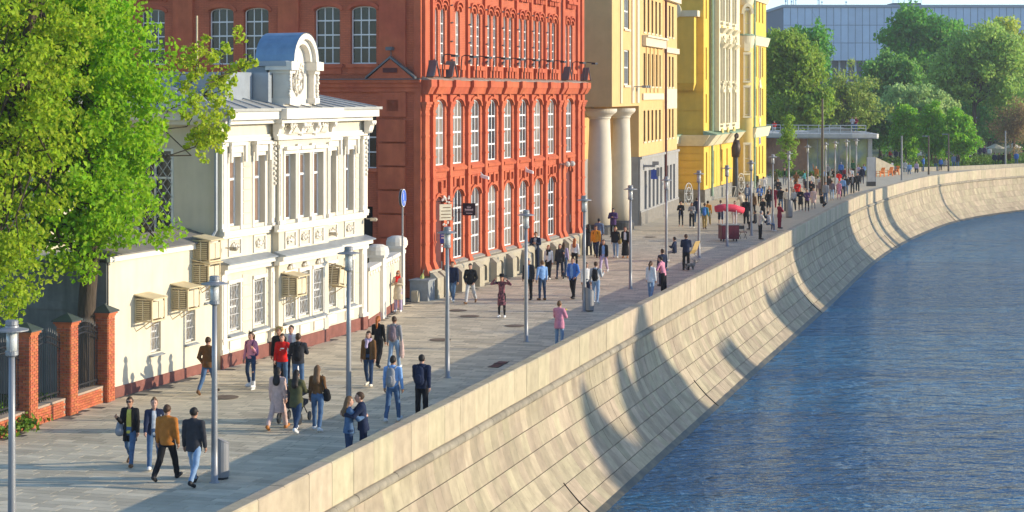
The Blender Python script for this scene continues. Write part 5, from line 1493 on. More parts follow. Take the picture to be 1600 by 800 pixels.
for px_, hh in ((1230,1.6),(1233,2.6),(1239,1.4),(1242,2.8),(1246,2.4),(1281,2.4),(1283,2.8),(1287,1.2),(1325,1.2)):
    x = (px_-800)/3000*GY; b = MB(); b.tube([(x, GY+3, gz1+.6), (x, GY+3, gz1+.7+hh)], .10, 5); b.box(x-.2, x+.2, GY+2.8, GY+2.99, gz1+.7+hh*.55, gz1+.7+hh*.85); b.build('antenna', m_gal, gal)

# =========================================================== far bank: unseen houses added and shaped to throw shadows on the river wall
far_bank = MB(); far_bank.box(112, 900, -300, 420, -6, -.5); structure(far_bank.build('far_bank', m_ground))
TAN = math.tan(rad(SUN_EL))
def cast_z(X0, z0, X): return z0 + (X-X0)*TAN
m_fb = mat('far_bank_stucco', (.5,.42,.3), rough=.85)
XB = 118.0
def shadow_house(Ya, Yb, zs, label, spires=(), gable=None):
    """zs = height of the shadow line on the river wall (z at the parapet)"""
    Ym = (Ya+Yb)/2; z = cast_z(wall_x(Ym)+.4, zs, XB)
    t = thing('shadow_casting_house', label, 'house', (XB, Ym, -.5))
    h = (Yb-Ya)/2
    b = MB(); b.box(0, 14, -h, h, 0, z+.5); b.build('wall', m_fb, t)
    for (Yc, zt, hw) in spires:
        zz = cast_z(wall_x(Yc)+.4, zt, XB)
        b = MB(); y = Yc-Ym
        b.add([(.0,y-hw,z+.5),(3,y-hw,z+.5),(3,y+hw,z+.5),(0,y+hw,z+.5),(1.5,y,zz+.5)], [(0,1,4),(1,2,4),(2,3,4),(3,0,4),(3,2,1,0)])
        b.build('shadow_spire', m_darkmetal, t)
    for k in range(int(h*2/4)):
        for j in range(max(1, int(z/4))):
            pass
    return t
shadow_house(60.5, 76.2, -2.9, 'low house with three pointed turrets on the far bank, unseen, added for its shadow', spires=((63.2, .2, 2.2), (68.5, .55, 2.0), (71.5, .0, 1.6), (72.6, 1.9, 4.0)))
shadow_house(84.5, 88.0, -2.3, 'narrow house on the far bank, unseen, added for its shadow', spires=())
shadow_house(100.0, 111.0, -1.75, 'middle house with a pointed gable end on the far bank, unseen, added for its shadow', spires=((100.8, -.7, .9),))
shadow_house(113.0, 123.5, 1.75, 'first of three tall houses joined in a row on the far bank, unseen, added for its shadow')
shadow_house(123.5, 134, 1.75, 'second of three tall houses joined in a row on the far bank, unseen, added for its shadow')
shadow_house(134, 144.2, 1.75, 'third of three tall houses joined in a row on the far bank, unseen, added for its shadow')
shadow_house(154.6, 155.6, 1.2, 'thin tower on the far bank, unseen, added for its shadow', spires=())
shadow_house(158.4, 159.8, 1.3, 'second thin tower on the far bank, unseen, added for its shadow', spires=())
shadow_house(163.6, 166.2, 1.3, 'third wider tower on the far bank, unseen, added for its shadow', spires=())
shadow_house(190.3, 190.9, .9, 'fourth slim tower on the far bank, unseen, added for its shadow', spires=())

# =========================================================== brick pillar fence
m_brick = mat('red_brick', (0.46, 0.13, 0.055), rough=0.85, var=0.12, scale=6, island=.16, hue=.008, bump=.2, bscale=60)
m_mortar = mat('brick_mortar', (0.40, 0.30, 0.22), rough=0.95)
m_brickwhite = mat('limewashed_brick', (0.58, 0.45, 0.36), rough=0.9, var=.2, scale=5, island=.2)
fence = thing('brick_fence', 'red brick pillar fence with black wrought iron panels and pyramid caps beside the tree', 'fence')
FD = np.array([.25, 1.0]); FD /= np.linalg.norm(FD); FN = np.array([FD[1], -FD[0]])
F0 = np.array([-11.86, 56.35]); THF = math.atan2(FD[1], FD[0])
def fp(s, o): q = F0 - FD*s + FN*o; return (q[0], q[1])
brick_me = MB(); brick_me.box(-.095, .095, -.03, .012, -.031, .031); brick_me = brick_me.mesh('brick', m_brick)
PS = .43
def pillar(s):
    x, y = fp(s, -.05)
    H = 2.55
    b = MB(); b.box(-PS/2+.012, PS/2-.012, -PS/2+.012, PS/2-.012, 0, H); core_ = b.build('pillar', m_mortar, fence, loc=(x, y, 0), rz=THF)
    rows = 34
    for r in range(rows):
        z = .04 + r*(H-.05)/rows
        for face in range(2):        # river face and the face turned to the bridge
            offs = [-.108, .108] if r % 2 else [-.178, 0.0, .178]
            for o_ in offs:
                sc = 1.0 if r % 2 else (.5 if abs(o_) > .15 else 1.0)
                if face == 0: loc, rz = (o_*(1 if r % 2 else .92), -PS/2+.012, z), 0
                else: loc, rz = (-PS/2+.012, o_*(1 if r % 2 else .92), z), -math.pi/2
                ob = link('brick', brick_me, core_, loc, rz); ob.scale = (sc, 1, 1)
    for k, (e, h0, h1) in enumerate(((.03, 2.50, 2.56), (.07, 2.56, 2.62))):
        b = MB(); b.box(-PS/2-e, PS/2+e, -PS/2-e, PS/2+e, h0, h1); b.build('brick_course', m_brick, core_)
    b = MB(); q = PS/2+.11
    b.add([(-q,-q,2.622),(q,-q,2.622),(q,q,2.622),(-q,q,2.622),(-q,-q,2.66),(q,-q,2.66),(q,q,2.66),(-q,q,2.66),(0,0,2.86)], [(3,2,1,0),(0,1,5,4),(1,2,6,5),(2,3,7,6),(3,0,4,7),(4,5,8),(5,6,8),(6,7,8),(7,4,8)])
    b.build('pillar_cap', mat('green_black_cap', (.05,.065,.06), rough=.5, spec=.4), core_)
FS = [0.12, 2.46, 4.80, 7.14]
for s in FS: pillar(s)
for i in range(3):
    s0, s1 = FS[i]+PS/2, FS[i+1]-PS/2
    (xa, ya) = fp(s1, 0); L_ = s1-s0
    base = link('fence_base', None, fence, (xa, ya, 0), THF)
    b = MB(); b.box(0, L_, -.02, .38, 0, .44); b.box(-.02, L_+.02, -.03, .42, .441, .50); base_o = b.build('base_wall', m_mortar, fence, loc=(xa, ya, 0), rz=THF)
    bpy.data.objects.remove(base)
    for r in range(6):
        for k in range(int(L_/.2)):
            xx = .12 + (k + (.5 if r % 2 else 0))*.2
            if xx > L_-.1: continue
            link('brick', brick_me, base_o, (xx, -.026, .04 + r*.073), 0)
    top = lambda t: 2.02 + .30*math.sin(math.pi*t)
    pb = MB()
    pb.box(0, L_, .14, .17, .66, .70)
    pts = [(L_*t, .155, top(t)) for t in np.linspace(0, 1, 14)]
    frame = pb.build('iron_panel', m_iron, fence, loc=(xa, ya, 0), rz=THF)
    for dz in (0, -.16):
        q = MB(); q.tube([(x, y, z+dz) for x, y, z in pts], .022, 5); q.build('iron_rail', m_iron, frame)
    n = 15
    for k in range(n):
        t = (k+.5)/n
        q = MB(); q.tube([(L_*t, .155, .54), (L_*t, .155, top(t)+.14)], .013 if k % 5 else .022, 5)
        q.add([(L_*t-.03,.155,top(t)+.14),(L_*t,.135,top(t)+.14),(L_*t+.03,.155,top(t)+.14),(L_*t,.175,top(t)+.14),(L_*t,.155,top(t)+.28)], [(0,1,4),(1,2,4),(2,3,4),(3,0,4)])
        q.build('iron_bar', m_iron, frame)
    for k in range(6):
        t = (k+.5)/6
        q = MB(); P_ = [(L_*t + .07*math.cos(a), .155, top(t)-.08 + .07*math.sin(a)) for a in np.linspace(0, 6.28, 9)]
        q.tube(P_, .009, 4); q.build('iron_scroll', m_iron, frame)
        q = MB(); q.tube([(L_*t-.1, .155, .56), (L_*t, .155, .64), (L_*t+.1, .155, .56)], .01, 4); q.build('iron_scroll', m_iron, frame)
# courtyard behind the fence: dark shrubs, a shed and a pale post
t = thing('courtyard_shed', 'dim grey shed wall in the courtyard behind the brick fence', 'shed', (-16.8, 61.5, 0), TH_M)
b = MB(); b.box(-6, 3.5, 0, 4, 0, 3.0); b.build('wall', mat('shed_grey', (.20,.20,.19), rough=.8), t); b = MB(); b.box(-6.2, 3.7, -.4, 4.2, 3.0, 3.2); b.build('roof', m_zinc, t); b = MB(); b.box(-2.6, -1.6, -.03, -.001, 0, 2.1); b.build('door', m_dark, t)
t = thing('courtyard_pipe', 'pale grey pipe standing in the courtyard behind the fence gate', 'pipe', (-14.0, 57.4, 0)); b = MB(); b.tube([(0,0,0),(.06,0,2.2)], .09, 8); b.build('pipe', mat('pipe_grey', (.4,.42,.44), rough=.5), t); b = MB(); b.tube([(0.06,0,2.2),(.06,0,2.3)], .13, 8); b.build('pipe_cap', m_zinc, t)

# =========================================================== trees
def leaf_mat(name, col, tr=0.35, hue=.02, island=.3):
    return mat(name, col, rough=0.6, var=0.08, scale=1.5, island=island, hue=hue, trans=tr, spec=.25)
m_leafA = leaf_mat('lime_green_leaves', (0.31, 0.53, 0.018), .58)
m_leafB = leaf_mat('yellow_green_leaves', (0.39, 0.52, 0.028), .6)
m_bark = mat('dark_bark', (0.075, 0.055, 0.038), rough=0.95, var=.35, scale=8, bump=.8, bscale=14, stretch=(1,1,.25), bdist=.04)
def leaves(name, centers, radii, counts, size, m, parent, seed, up=.25, squash=.8, sun=None):
    """leaf blades scattered through clumps; each blade is a bent diamond of two faces"""
    g = np.random.default_rng(seed)
    P = []
    for c, r, n in zip(centers, radii, counts):
        d = g.normal(size=(n, 3)); d /= np.linalg.norm(d, axis=1)[:, None]
        rr = g.random(n)**.45 * r
        q = np.array(c) + d*rr[:, None]*np.array([1, 1, squash])
        P.append(q)
    P = np.concatenate(P); n = len(P)
    nrm = g.normal(size=(n, 3)) + np.array([.95, -.55, up]); nrm /= np.linalg.norm(nrm, axis=1)[:, None]
    a = g.normal(size=(n, 3)); a -= nrm*np.sum(a*nrm, axis=1)[:, None]; a /= np.linalg.norm(a, axis=1)[:, None]
    b = np.cross(nrm, a)
    s = size*(.6 + .8*g.random(n))[:, None]
    bend = nrm*s*.18
    v = np.stack([P - a*s*.62, P - b*s*.42 + bend, P + a*s*.62, P + b*s*.42 + bend], axis=1).reshape(-1, 3)
    idx = np.arange(n)[:, None]*4
    tri = np.concatenate([idx + np.array([[0, 1, 2]]), idx + np.array([[0, 2, 3]])], axis=1).reshape(-1, 3)
    return link(name, np_mesh(name, v, tri, m), parent)
def crown_points(ells, n, seed, shell=.62, gap=.0):
    """clump centres inside a union of ellipsoids (cx, cy, cz, rx, ry, rz), denser to the outside"""
    g = np.random.default_rng(seed)
    vol = np.array([e[3]*e[4]*e[5] for e in ells])**.67; vol /= vol.sum()
    out = []
    for e, f in zip(ells, vol):
        k = int(n*f)+1
        d = g.normal(size=(k, 3)); d /= np.linalg.norm(d, axis=1)[:, None]
        rr = shell + (1-shell)*g.random(k)
        rr *= np.where(g.random(k) < .25, g.random(k), 1)
        wob = 1 + .22*np.sin(d[:, 0]*5+e[0]) * np.cos(d[:, 2]*4+e[2]) + .10*g.normal(size=k)
        out.append(np.array(e[:3]) + d*(rr*wob)[:, None]*np.array(e[3:]))
    return np.concatenate(out)
def limb(b, p, q, r0, r1, g, n=5, wig=.12):
    p, q = Vector(p), Vector(q); L_ = (q-p).length
    pts = []
    for i in range(n+1):
        t = i/n; w_ = Vector((g.normal(), g.normal(), g.normal()*.5))*L_*wig*math.sin(math.pi*t)*.5
        pts.append(p.lerp(q, t) + w_ + Vector((0, 0, L_*.08*math.sin(math.pi*t))))
    b.tube(pts, [r0 + (r1-r0)*(i/n) for i in range(n+1)], 7)
    return pts
def tree(name, label, cat, base, trunk_pts, trunk_r, ells, n_clump, per, clump_r, size, m_leaf, seed, group=None, m_b=None, n_limb=16, limb_r=.09, squash=.8, twig=30):
    t = thing(name, label, cat, base, 0, group)
    g = np.random.default_rng(seed)
    b = MB()
    tp = [Vector(p) for p in trunk_pts]
    b.tube(tp, trunk_r, 10)
    b.build('trunk', m_b or m_bark, t, True)
    C = crown_points(ells, n_clump, seed)
    lb = MB()
    order = g.permutation(len(C))
    for k in order[:n_limb]:
        tt = .45 + .55*g.random(); i = min(int(tt*(len(tp)-1)), len(tp)-2); f = tt*(len(tp)-1)-i
        p = tp[i].lerp(tp[i+1], f)
        pts = limb(lb, p, C[k], limb_r*(.7+.6*g.random()), limb_r*.18, g)
        for j in range(2):
            k2 = order[g.integers(0, len(order))]
            dd = Vector(C[k2]) - pts[3]
            if dd.length < 3.0*clump_r + 1.2: limb(lb, pts[3], C[k2], limb_r*.32, limb_r*.08, g, 3)
    for k in order[n_limb:n_limb+twig]:
        d = Vector((g.normal(), g.normal(), abs(g.normal())+.3))*clump_r*.8
        lb.tube([Vector(C[k])-d*.5, Vector(C[k])+d*.8], [limb_r*.12, limb_r*.05], 4)
    lb.build('limbs', m_b or m_bark, t)
    rr = clump_r*(.6+.8*g.random(len(C))); cn = np.maximum(3, (per*(rr/clump_r)**2).astype(int))
    stuff(leaves('crown', C, rr, cn, size, m_leaf, t, seed+1, squash=squash))
    return t
# foreground trees (places in metres; crowns relative to the trunk foot)
bx, by = -12.52, 56.0
tree('maple_tree', 'big bright lime green tree with dark trunk behind the brick fence', 'tree', (bx, by, 0),
     [(0,0,0),(.05,0,1.6),(.12,.1,3.2),(.3,.2,5.2),(.2,.2,7.5),(.1,.3,10)], [.34,.28,.26,.22,.17,.09],
     [(-1.00,.2,7.0,3.1,2.8,2.7),(-0.10,-.2,9.4,2.2,2.6,2.2),(-1.70,.1,10.9,2.4,2.6,2.6),(0.70,.2,5.9,1.85,2.0,1.5),(0.80,.2,7.9,1.75,2.0,1.7),(0.80,.2,10.2,1.7,2.0,2.0),(-1.00,-.6,5.0,2.3,1.8,1.1),(-0.40,0,12.6,1.6,2.4,2.2),(-2.40,-.3,8.2,2.2,2.4,2.4)],
     860, 58, .46, .13, m_leafA, 21, n_limb=40, limb_r=.085)
bx2, by2 = -14.8, 52.6
tree('poplar_tree', 'tall yellow green tree with a leaning trunk, left of the lime green one', 'tree', (bx2, by2, 0),
     [(-.6,0,0),(-.3,0,2.4),(.3,0,5.0),(.75,.1,7.0),(1.15,.1,8.6),(1.5,.1,10.5),(1.8,.2,12.5)], [.42,.36,.31,.26,.22,.17,.08],
     [(.5,-.3,9.0,2.2,2.0,2.4),(2.0,.2,10.6,1.5,1.6,2.2),(.2,0,5.9,2.0,1.8,1.9),(1.6,-.2,7.2,1.5,1.4,1.7),(-.6,.2,12.0,2.4,2.0,2.2),(.9,-.5,4.0,1.35,1.2,1.1),(-.5,-.5,3.7,1.1,1.0,1.0)],
     520, 44, .42, .12, m_leafB, 33, n_limb=44, limb_r=.075)
# loose yellow-green sprays reaching out in front of the mansion roof
t = thing('young_maple', 'sparse young tree with yellow green leaf tufts before the mansion roof', 'tree', (-11.9, 59.2, 0))
g = np.random.default_rng(5)
b = MB(); b.tube([(-1.2,.6,0),(-1.1,.5,3.0),(-.7,.4,5.4)], [.13,.11,.08], 7); b.build('trunk', m_bark, t, True)
tips = [at_[0:2] for at_ in ((300,75),(312,110),(322,60),(335,95),(352,72),(372,45),(345,130),(362,112),(388,102),(398,97),(330,150),(318,185),(340,180),(352,200),(330,215),(300,160),(312,230),(342,235),(296,215),(358,150),(288,180),(300,120),(345,160),(362,178),(310,205),(286,140),(305,170),(292,230),(325,222),(338,168),(348,215),(330,130),(280,95),(366,128),(318,250),(302,88))]
lb = MB(); CC = []
root = Vector((-1.0,.45,4.9))
hubs = []
for (px_, py_) in ((306,125),(322,150),(300,185),(318,205),(345,118)):
    tip = Vector(((px_-800)/3000*59.2 + 11.9, (rnd.random()-.5)*.8, 9-(py_-147)/3000*59.2))
    limb(lb, root if px_ < 340 else hubs[1], tip, .035, .014, g, 6, .3); hubs.append(tip)
for (px_, py_) in tips:
    Yd = 59.2 + (rnd.random()-.5)*2.4
    tip = Vector(((px_-800)/3000*Yd + 11.9, Yd-59.2, 9-(py_-147)/3000*Yd))
    hub = min(hubs, key=lambda q: (q-tip).length)
    pts = limb(lb, hub, tip, .012, .005, g, 5, .3)
    for q in (pts[-1], pts[-2], pts[-3], pts[-4]): CC.append(tuple(q))
lb.build('limbs', m_bark, t)
stuff(leaves('crown', CC, [.16 if i % 4 == 0 else .24 for i in range(len(CC))], [24 if i % 4 < 2 else 13 for i in range(len(CC))], .115, leaf_mat('fresh_tuft_leaves', (.46, .56, .03), .55), t, 77))
# park trees beyond the pavilion
def prk(px_, py_foot, Y): return ((px_-800)/3000*Y, Y, 0)
def ptree(label, px_, Y, boxes, col, seed, n=260, per=46, cr=1.0, size=.34, trunk=.35, tr=.45, name='park_tree', bark=None, hue=.02, limbs=26, group='park trees beyond the pavilion', squash=.8, twig=30):
    """boxes: crown lobes as photo spans (x0, x1, y0, y1) at distance Y"""
    x0_ = (px_-800)/3000*Y
    k = Y/3000
    ells = []
    for (xa, xb, ya, yb) in boxes:
        ells.append((((xa+xb)/2-800)*k - x0_, (rnd.random()-.5)*2, 9-((ya+yb)/2-147)*k, (xb-xa)/2*k, (xb-xa)/2*k*.8, (yb-ya)/2*k))
    zt = max(e[2] for e in ells)
    cx_ = np.mean([e[0] for e in ells])
    tp = [(0,0,-.03),(.1,0,zt*.25),(cx_*.3,0,zt*.5),(cx_*.7,.2,zt*.8),(cx_,.2,zt*1.05)]
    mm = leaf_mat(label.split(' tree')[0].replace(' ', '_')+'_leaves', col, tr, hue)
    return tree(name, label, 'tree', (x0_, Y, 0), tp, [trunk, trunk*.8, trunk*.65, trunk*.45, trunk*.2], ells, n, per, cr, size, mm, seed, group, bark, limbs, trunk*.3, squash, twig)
ptree('dense dark olive green tree right behind the yellow house', 1235, 232, [(1190,1290,55,165),(1180,1260,45,110),(1200,1300,110,215),(1215,1285,70,130)], (0.289,0.430,0.044), 101, n=430, per=60, cr=1.0, size=.36, trunk=.4)
ptree('dark green tree top rising behind the olive green one by the yellow house', 1268, 262, [(1225,1300,40,120),(1262,1296,55,110)], (0.165,0.415,0.055), 102, n=200, per=46, cr=1.1, size=.42)
ptree('loose olive tree with bare grey branches above the roof terrace', 1315, 240, [(1270,1365,105,185),(1290,1385,140,205),(1245,1330,140,200)], (0.316,0.415,0.077), 103, n=230, per=32, cr=.9, size=.32, limbs=60, twig=90, bark=mat('grey_bark', (.20,.18,.14), rough=.9, var=.3, scale=4))
ptree('tall dark green poplar with a rounded top in front of the gallery block', 1440, 320, [(1385,1500,20,105),(1395,1455,15,70),(1450,1515,35,110),(1380,1470,70,150)], (0.151,0.399,0.044), 104, n=420, per=50, cr=1.5, size=.52, trunk=.5)
ptree('mid green rounded tree below the tall poplar', 1400, 290, [(1345,1420,88,165),(1380,1450,100,180),(1330,1400,120,190)], (0.205,0.415,0.066), 105, n=280, per=46, cr=1.2, size=.45)
ptree('olive green willow with a slender dark trunk beside the park path', 1521, 268, [(1455,1560,55,140),(1490,1600,40,120),(1440,1520,90,165),(1530,1610,90,180)], (0.358,0.527,0.099), 106, n=400, per=42, cr=1.2, size=.40, trunk=.42, limbs=40)
ptree('bright yellow green tree at the edge of the park, right of the willow', 1600, 300, [(1560,1660,50,150),(1520,1600,30,90),(1580,1650,100,190)], (0.523,0.600,0.066), 107, n=300, per=44, cr=1.3, size=.46)
ptree('grey green tree behind the three lime saplings', 1420, 262, [(1370,1450,135,190),(1410,1480,140,200),(1450,1500,150,205)], (0.441,0.600,0.199), 108, n=250, per=44, cr=.9, size=.36)
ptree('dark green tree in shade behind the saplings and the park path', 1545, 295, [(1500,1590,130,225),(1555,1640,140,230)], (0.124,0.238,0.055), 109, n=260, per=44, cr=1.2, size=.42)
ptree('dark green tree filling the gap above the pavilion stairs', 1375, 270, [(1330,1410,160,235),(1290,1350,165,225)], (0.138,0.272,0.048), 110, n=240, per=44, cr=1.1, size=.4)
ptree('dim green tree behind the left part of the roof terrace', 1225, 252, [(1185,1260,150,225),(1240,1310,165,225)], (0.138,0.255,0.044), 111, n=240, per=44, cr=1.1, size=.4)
for k, (px_, y0, lab) in enumerate(((1415, 160, 'left one of three bright lime green saplings at the park edge'), (1455, 157, 'middle one of three bright lime green saplings at the park edge'), (1497, 170, 'right one of three bright lime green saplings at the park edge'))):
    Y = 246 - 3*k
    ptree(lab, px_, Y, [(px_-27,px_+27,y0+25,245),(px_-20,px_+20,y0+8,215),(px_-10,px_+10,y0,190)], (.26,.53,.02), 120+k, n=210, per=48, cr=.62, size=.25, trunk=.13, tr=.4, name='sapling', group='lime green saplings')
ptree('rusty brown bush with bare twigs at the right edge of the park', 1583, 255, [(1550,1612,165,235),(1575,1620,155,210)], (0.385,0.263,0.105), 130, n=120, per=26, cr=.9, size=.22, limbs=60, trunk=.2, twig=100, name='shrub_tree', bark=mat('rusty_bark', (.22,.13,.07), rough=.9))
ptree('slim young street tree with a thin crown in front of the pavilion', 1228, 200, [(1216,1240,200,258),(1222,1236,178,215)], (0.298,0.455,0.035), 131, n=46, per=34, cr=.5, size=.2, trunk=.09, tr=.4, name='street_tree', group='young trees', limbs=14)
# backdrop wood: reads as one mass
g = np.random.default_rng(9)
cs, rs, ns = [], [], []
for k in range(300):
    px_ = 1180 + g.random()*480; Y = 330 + g.random()*60
    top = 118 + 25*math.sin(px_*.02) + (40 if px_ < 1240 else 0)
    py_ = top + g.random()*(240-top)
    cs.append(((px_-800)/3000*Y, Y, max(.5, 9-(py_-147)/3000*Y))); rs.append(2.4); ns.append(90)
wood = leaves('distant_wood', cs, rs, ns, .75, leaf_mat('distant_wood_leaves', (.06,.10,.03), .2), None, 91)
wood['kind'] = 'stuff'
# lawn, hedge and low planting along the far promenade
m_grass = leaf_mat('fresh_grass', (.12,.22,.015), .3)
cs, rs, ns = [], [], []
for k in range(360):
    px_ = 1375 + g.random()*260; Y = 226 + g.random()*30 + max(0, (px_-1400)*.06)
    cs.append(((px_-800)/3000*Y, Y, .35+.25*g.random())); rs.append(.7); ns.append(26)
hd = leaves('hedge_planting', cs, rs, ns, .22, m_grass, None, 92, up=.6, squash=.6); hd['kind'] = 'stuff'
cs = [(28.0+k*.35+g.random()*.3, 207.2-k*.25+g.random(), .45) for k in range(16)]
hd = leaves('low_shrubs', cs, [.6]*16, [60]*16, .17, leaf_mat('shrub_leaves', (.10,.20,.015), .3), None, 93, squash=.8); hd['kind'] = 'stuff'
cs = [(-15.5+g.random()*2.6, 50+g.random()*5.5, .12+.2*g.random()) for k in range(70)]
hd = leaves('courtyard_grass', cs, [.4]*70, [60]*70, .10, m_grass, None, 94, up=.8, squash=.5); hd['kind'] = 'stuff'
# far promenade retaining kerb
b = MB()
pts = [(46,222),(52,226),(58,231),(66,238),(76,246),(90,256)]
for (xa, ya), (xb, yb) in zip(pts[:-1], pts[1:]): b.hexa([(xa,ya,0),(xb,yb,0),(xb-.2,yb+.3,0),(xa-.2,ya+.3,0)], [(xa,ya,.5),(xb,yb,.5),(xb-.2,yb+.3,.5),(xa-.2,ya+.3,.5)])
kw = structure(b.build('retaining_kerb', m_plinth))
# =========================================================== street furniture
LP = [(-9.3,35.7),(-6.88,44.4),(-4.50,52.9),(-2.05,60.8),(.51,69.6),(2.99,79.4),(5.46,88.5),(7.86,97.8),(10.27,105.5),(12.7,113.4),(15.2,122),(18.2,134),(20.4,141.5)]
LP2 = [(1262,225),(1290,219),(1305,217),(1323,217),(1338,217)]
for px_, pt in LP2:
    Y = (9-4.62)*3000/(pt-147) if False else {1262:159,1290:168,1305:172,1323:178,1338:182}[px_]
    LP.append(((px_-800)/3000*Y, Y))
lamp_words = ['pole lamp at the left edge in front of the brick fence',
 'pole lamp beside a bin near the man in the charcoal blazer', 'pole lamp whose foot is hidden by the embracing couple',
 'pole lamp in front of the factory doorway beside the two drain plates', 'pole lamp in front of the dark jacketed man and the blue shirted man',
 'pole lamp with a grey bin, beside the man with black backpack and light jeans', 'pole lamp in front of the far giant column',
 'pole lamp behind the pink shirted man at the parapet', 'pole lamp just beyond the deck chair and the standing man', 'pole lamp in front of the pink topped vendor cart',
 'pole lamp just beyond the maroon vendor cart', 'pole lamp beside the white coated man at the parapet', 'pole lamp with a concrete coloured bin, in front of the wood cladding',
 'pole lamp in front of the join of wood and glass of the pavilion', 'pole lamp before the pavilion glass beside the dark flagpole', 'pole lamp before the pavilion glass, left of the red shirt',
 'pole lamp before the middle of the pavilion glass', 'pole lamp before the right part of the pavilion glass near the grey totem']
m_lampglass = mat('lamp_glass', (.62,.62,.58), rough=.15, var=.03, spec=.6)
def make_lamp(x, y, label):
    t = thing('street_lamp', label, 'street lamp', (x, y, 0), 0, 'disc topped street lamps along the quay')
    b = MB(); b.lathe([(.13,.0),(.13,.03),(.08,.05),(.076,.9),(.066,2.5),(.055,4.14)], 14); b.build('pole', m_grey_steel, t, True)
    b = MB(); b.lathe([(.075,4.12),(.12,4.15),(.12,4.22),(.06,4.24)], 14); b.lathe([(.10,4.24),(.03,4.34)], 10)
    for k in range(3):
        a = 2.1*k+.5; b.tube([(math.cos(a)*.112, math.sin(a)*.112, 4.2), (math.cos(a)*.112, math.sin(a)*.112, 4.6)], .012, 5)
    b.build('lantern_holder', m_grey_steel, t)
    b = MB(); b.lathe([(.10,4.222),(.10,4.58)], 14); b.build('lantern', m_lampglass, t, True)
    b = MB(); b.lathe([(.10,4.585),(.31,4.60),(.31,4.625),(.13,4.665),(.125,4.70)], 24); b.build('disc_shade', m_grey_steel, t)
    b = MB(); b.lathe([(.105,4.702),(.12,4.71),(.12,4.78),(.09,4.80)], 14); b.build('cap', m_grey_steel, t)
    return t
lamp0 = None
for (x, y), lab in zip(LP, lamp_words):
    if lamp0 is None: lamp0 = make_lamp(x, y, lab)
    else:
        c = copy_tree(lamp0); c.location = (x, y, 0); c['label'] = lab
def litter_bin(x, y, label, s=1.0):
    t = thing('litter_bin', label, 'litter bin', (x, y, 0.02), .3, 'grey litter bins')
    b = MB(); b.lathe([(.17*s,.0),(.17*s,.05)], 16); b.build('base', m_iron, t)
    b = MB(); n = 18; vs_ = []; H = .98*s
    for k in range(n):
        a = 2*math.pi*k/n; vs_.append((.19*s*math.cos(a), .19*s*math.sin(a), .05))
    for k in range(n):
        a = 2*math.pi*k/n; vs_.append((.19*s*math.cos(a), .19*s*math.sin(a), H - .09*(1+math.cos(a))))
    b.add(vs_, [(k, (k+1) % n, n+(k+1) % n, n+k) for k in range(n)]); b.build('body', m_grey_steel, t, False)
    b = MB(); b.add([(x_*1.03, y_*1.03, z_+.005) for x_, y_, z_ in vs_[n:]] + [(x_*1.03, y_*1.03, z_+.03) for x_, y_, z_ in vs_[n:]], [tuple(reversed(range(n))), tuple(range(n, 2*n))] + [(k, (k+1) % n, n+(k+1) % n, n+k) for k in range(n)]); b.build('lid', m_grey_steel, t)
    return t
for px_, py_, lab in ((345.5,749,'grey litter bin beside the lamp and the man in the charcoal blazer'),(921,487,'grey litter bin at the lamp beside the man with the black backpack'),(569,499,'grey litter bin at the left end of the slatted bench'),(1233,340,'stout grey bin at a lamp among the far walkers')):
    x, y = at(px_, py_); litter_bin(x, y, lab, 1.0 if px_ != 1233 else 1.35)
# bench
m_slat = mat('pale_bench_wood', (.52,.46,.36), rough=.7, var=.15, scale=4, stretch=(1,1,6))
bx_, by_ = at(596, 486); TH_W = math.atan2(9.0, .95)
bench = thing('bench', 'pale slatted bench with backrest against the white garden wall', 'bench', (bx_-.35, by_+.2, 0.02), math.atan2(1, .24))
for k in range(5):
    b = MB(); b.box(-1.05,1.05,-.46+k*.1,-.38+k*.1,.42,.46); b.build('seat_slat', m_slat, bench)
for k in range(5):
    z = .52+k*.095; y_ = .06+k*.025; b = MB(); b.hexa([(-1.05,y_,z),(1.05,y_,z),(1.05,y_+.03,z),(-1.05,y_+.03,z)], [(-1.05,y_+.02,z+.08),(1.05,y_+.02,z+.08),(1.05,y_+.05,z+.08),(-1.05,y_+.05,z+.08)]); b.build('back_slat', m_slat, bench)
for s in (-.8, .8):
    b = MB(); b.box(s-.03,s+.03,-.44,-.38,0,.415); b.box(s-.03,s+.03,.02,.08,0,.415); b.box(s-.03,s+.03,-.44,.08,.36,.414); b.tube([(s,.08,.4),(s,.22,1.0)], .03, 5); b.build('leg_frame', m_iron, bench)
bgx, bgy = at(606, 470, .5)
t = thing('bag', 'dark bag lying on the right end of the slatted bench', 'bag', (bench.location.x+.12*1.0+.17, bench.location.y+.62, .485)); b = MB(); b.blob((0,0,.09),(.22,.14,.1),n=10,jit=.1); b.build('bag', mat('dark_bag', (.03,.028,.03), rough=.6), t, True); b = MB(); b.tube([(-.12,0,.16),(0,0,.26),(.12,0,.16)], .015, 5); b.build('strap', MATS['dark_bag'], t)
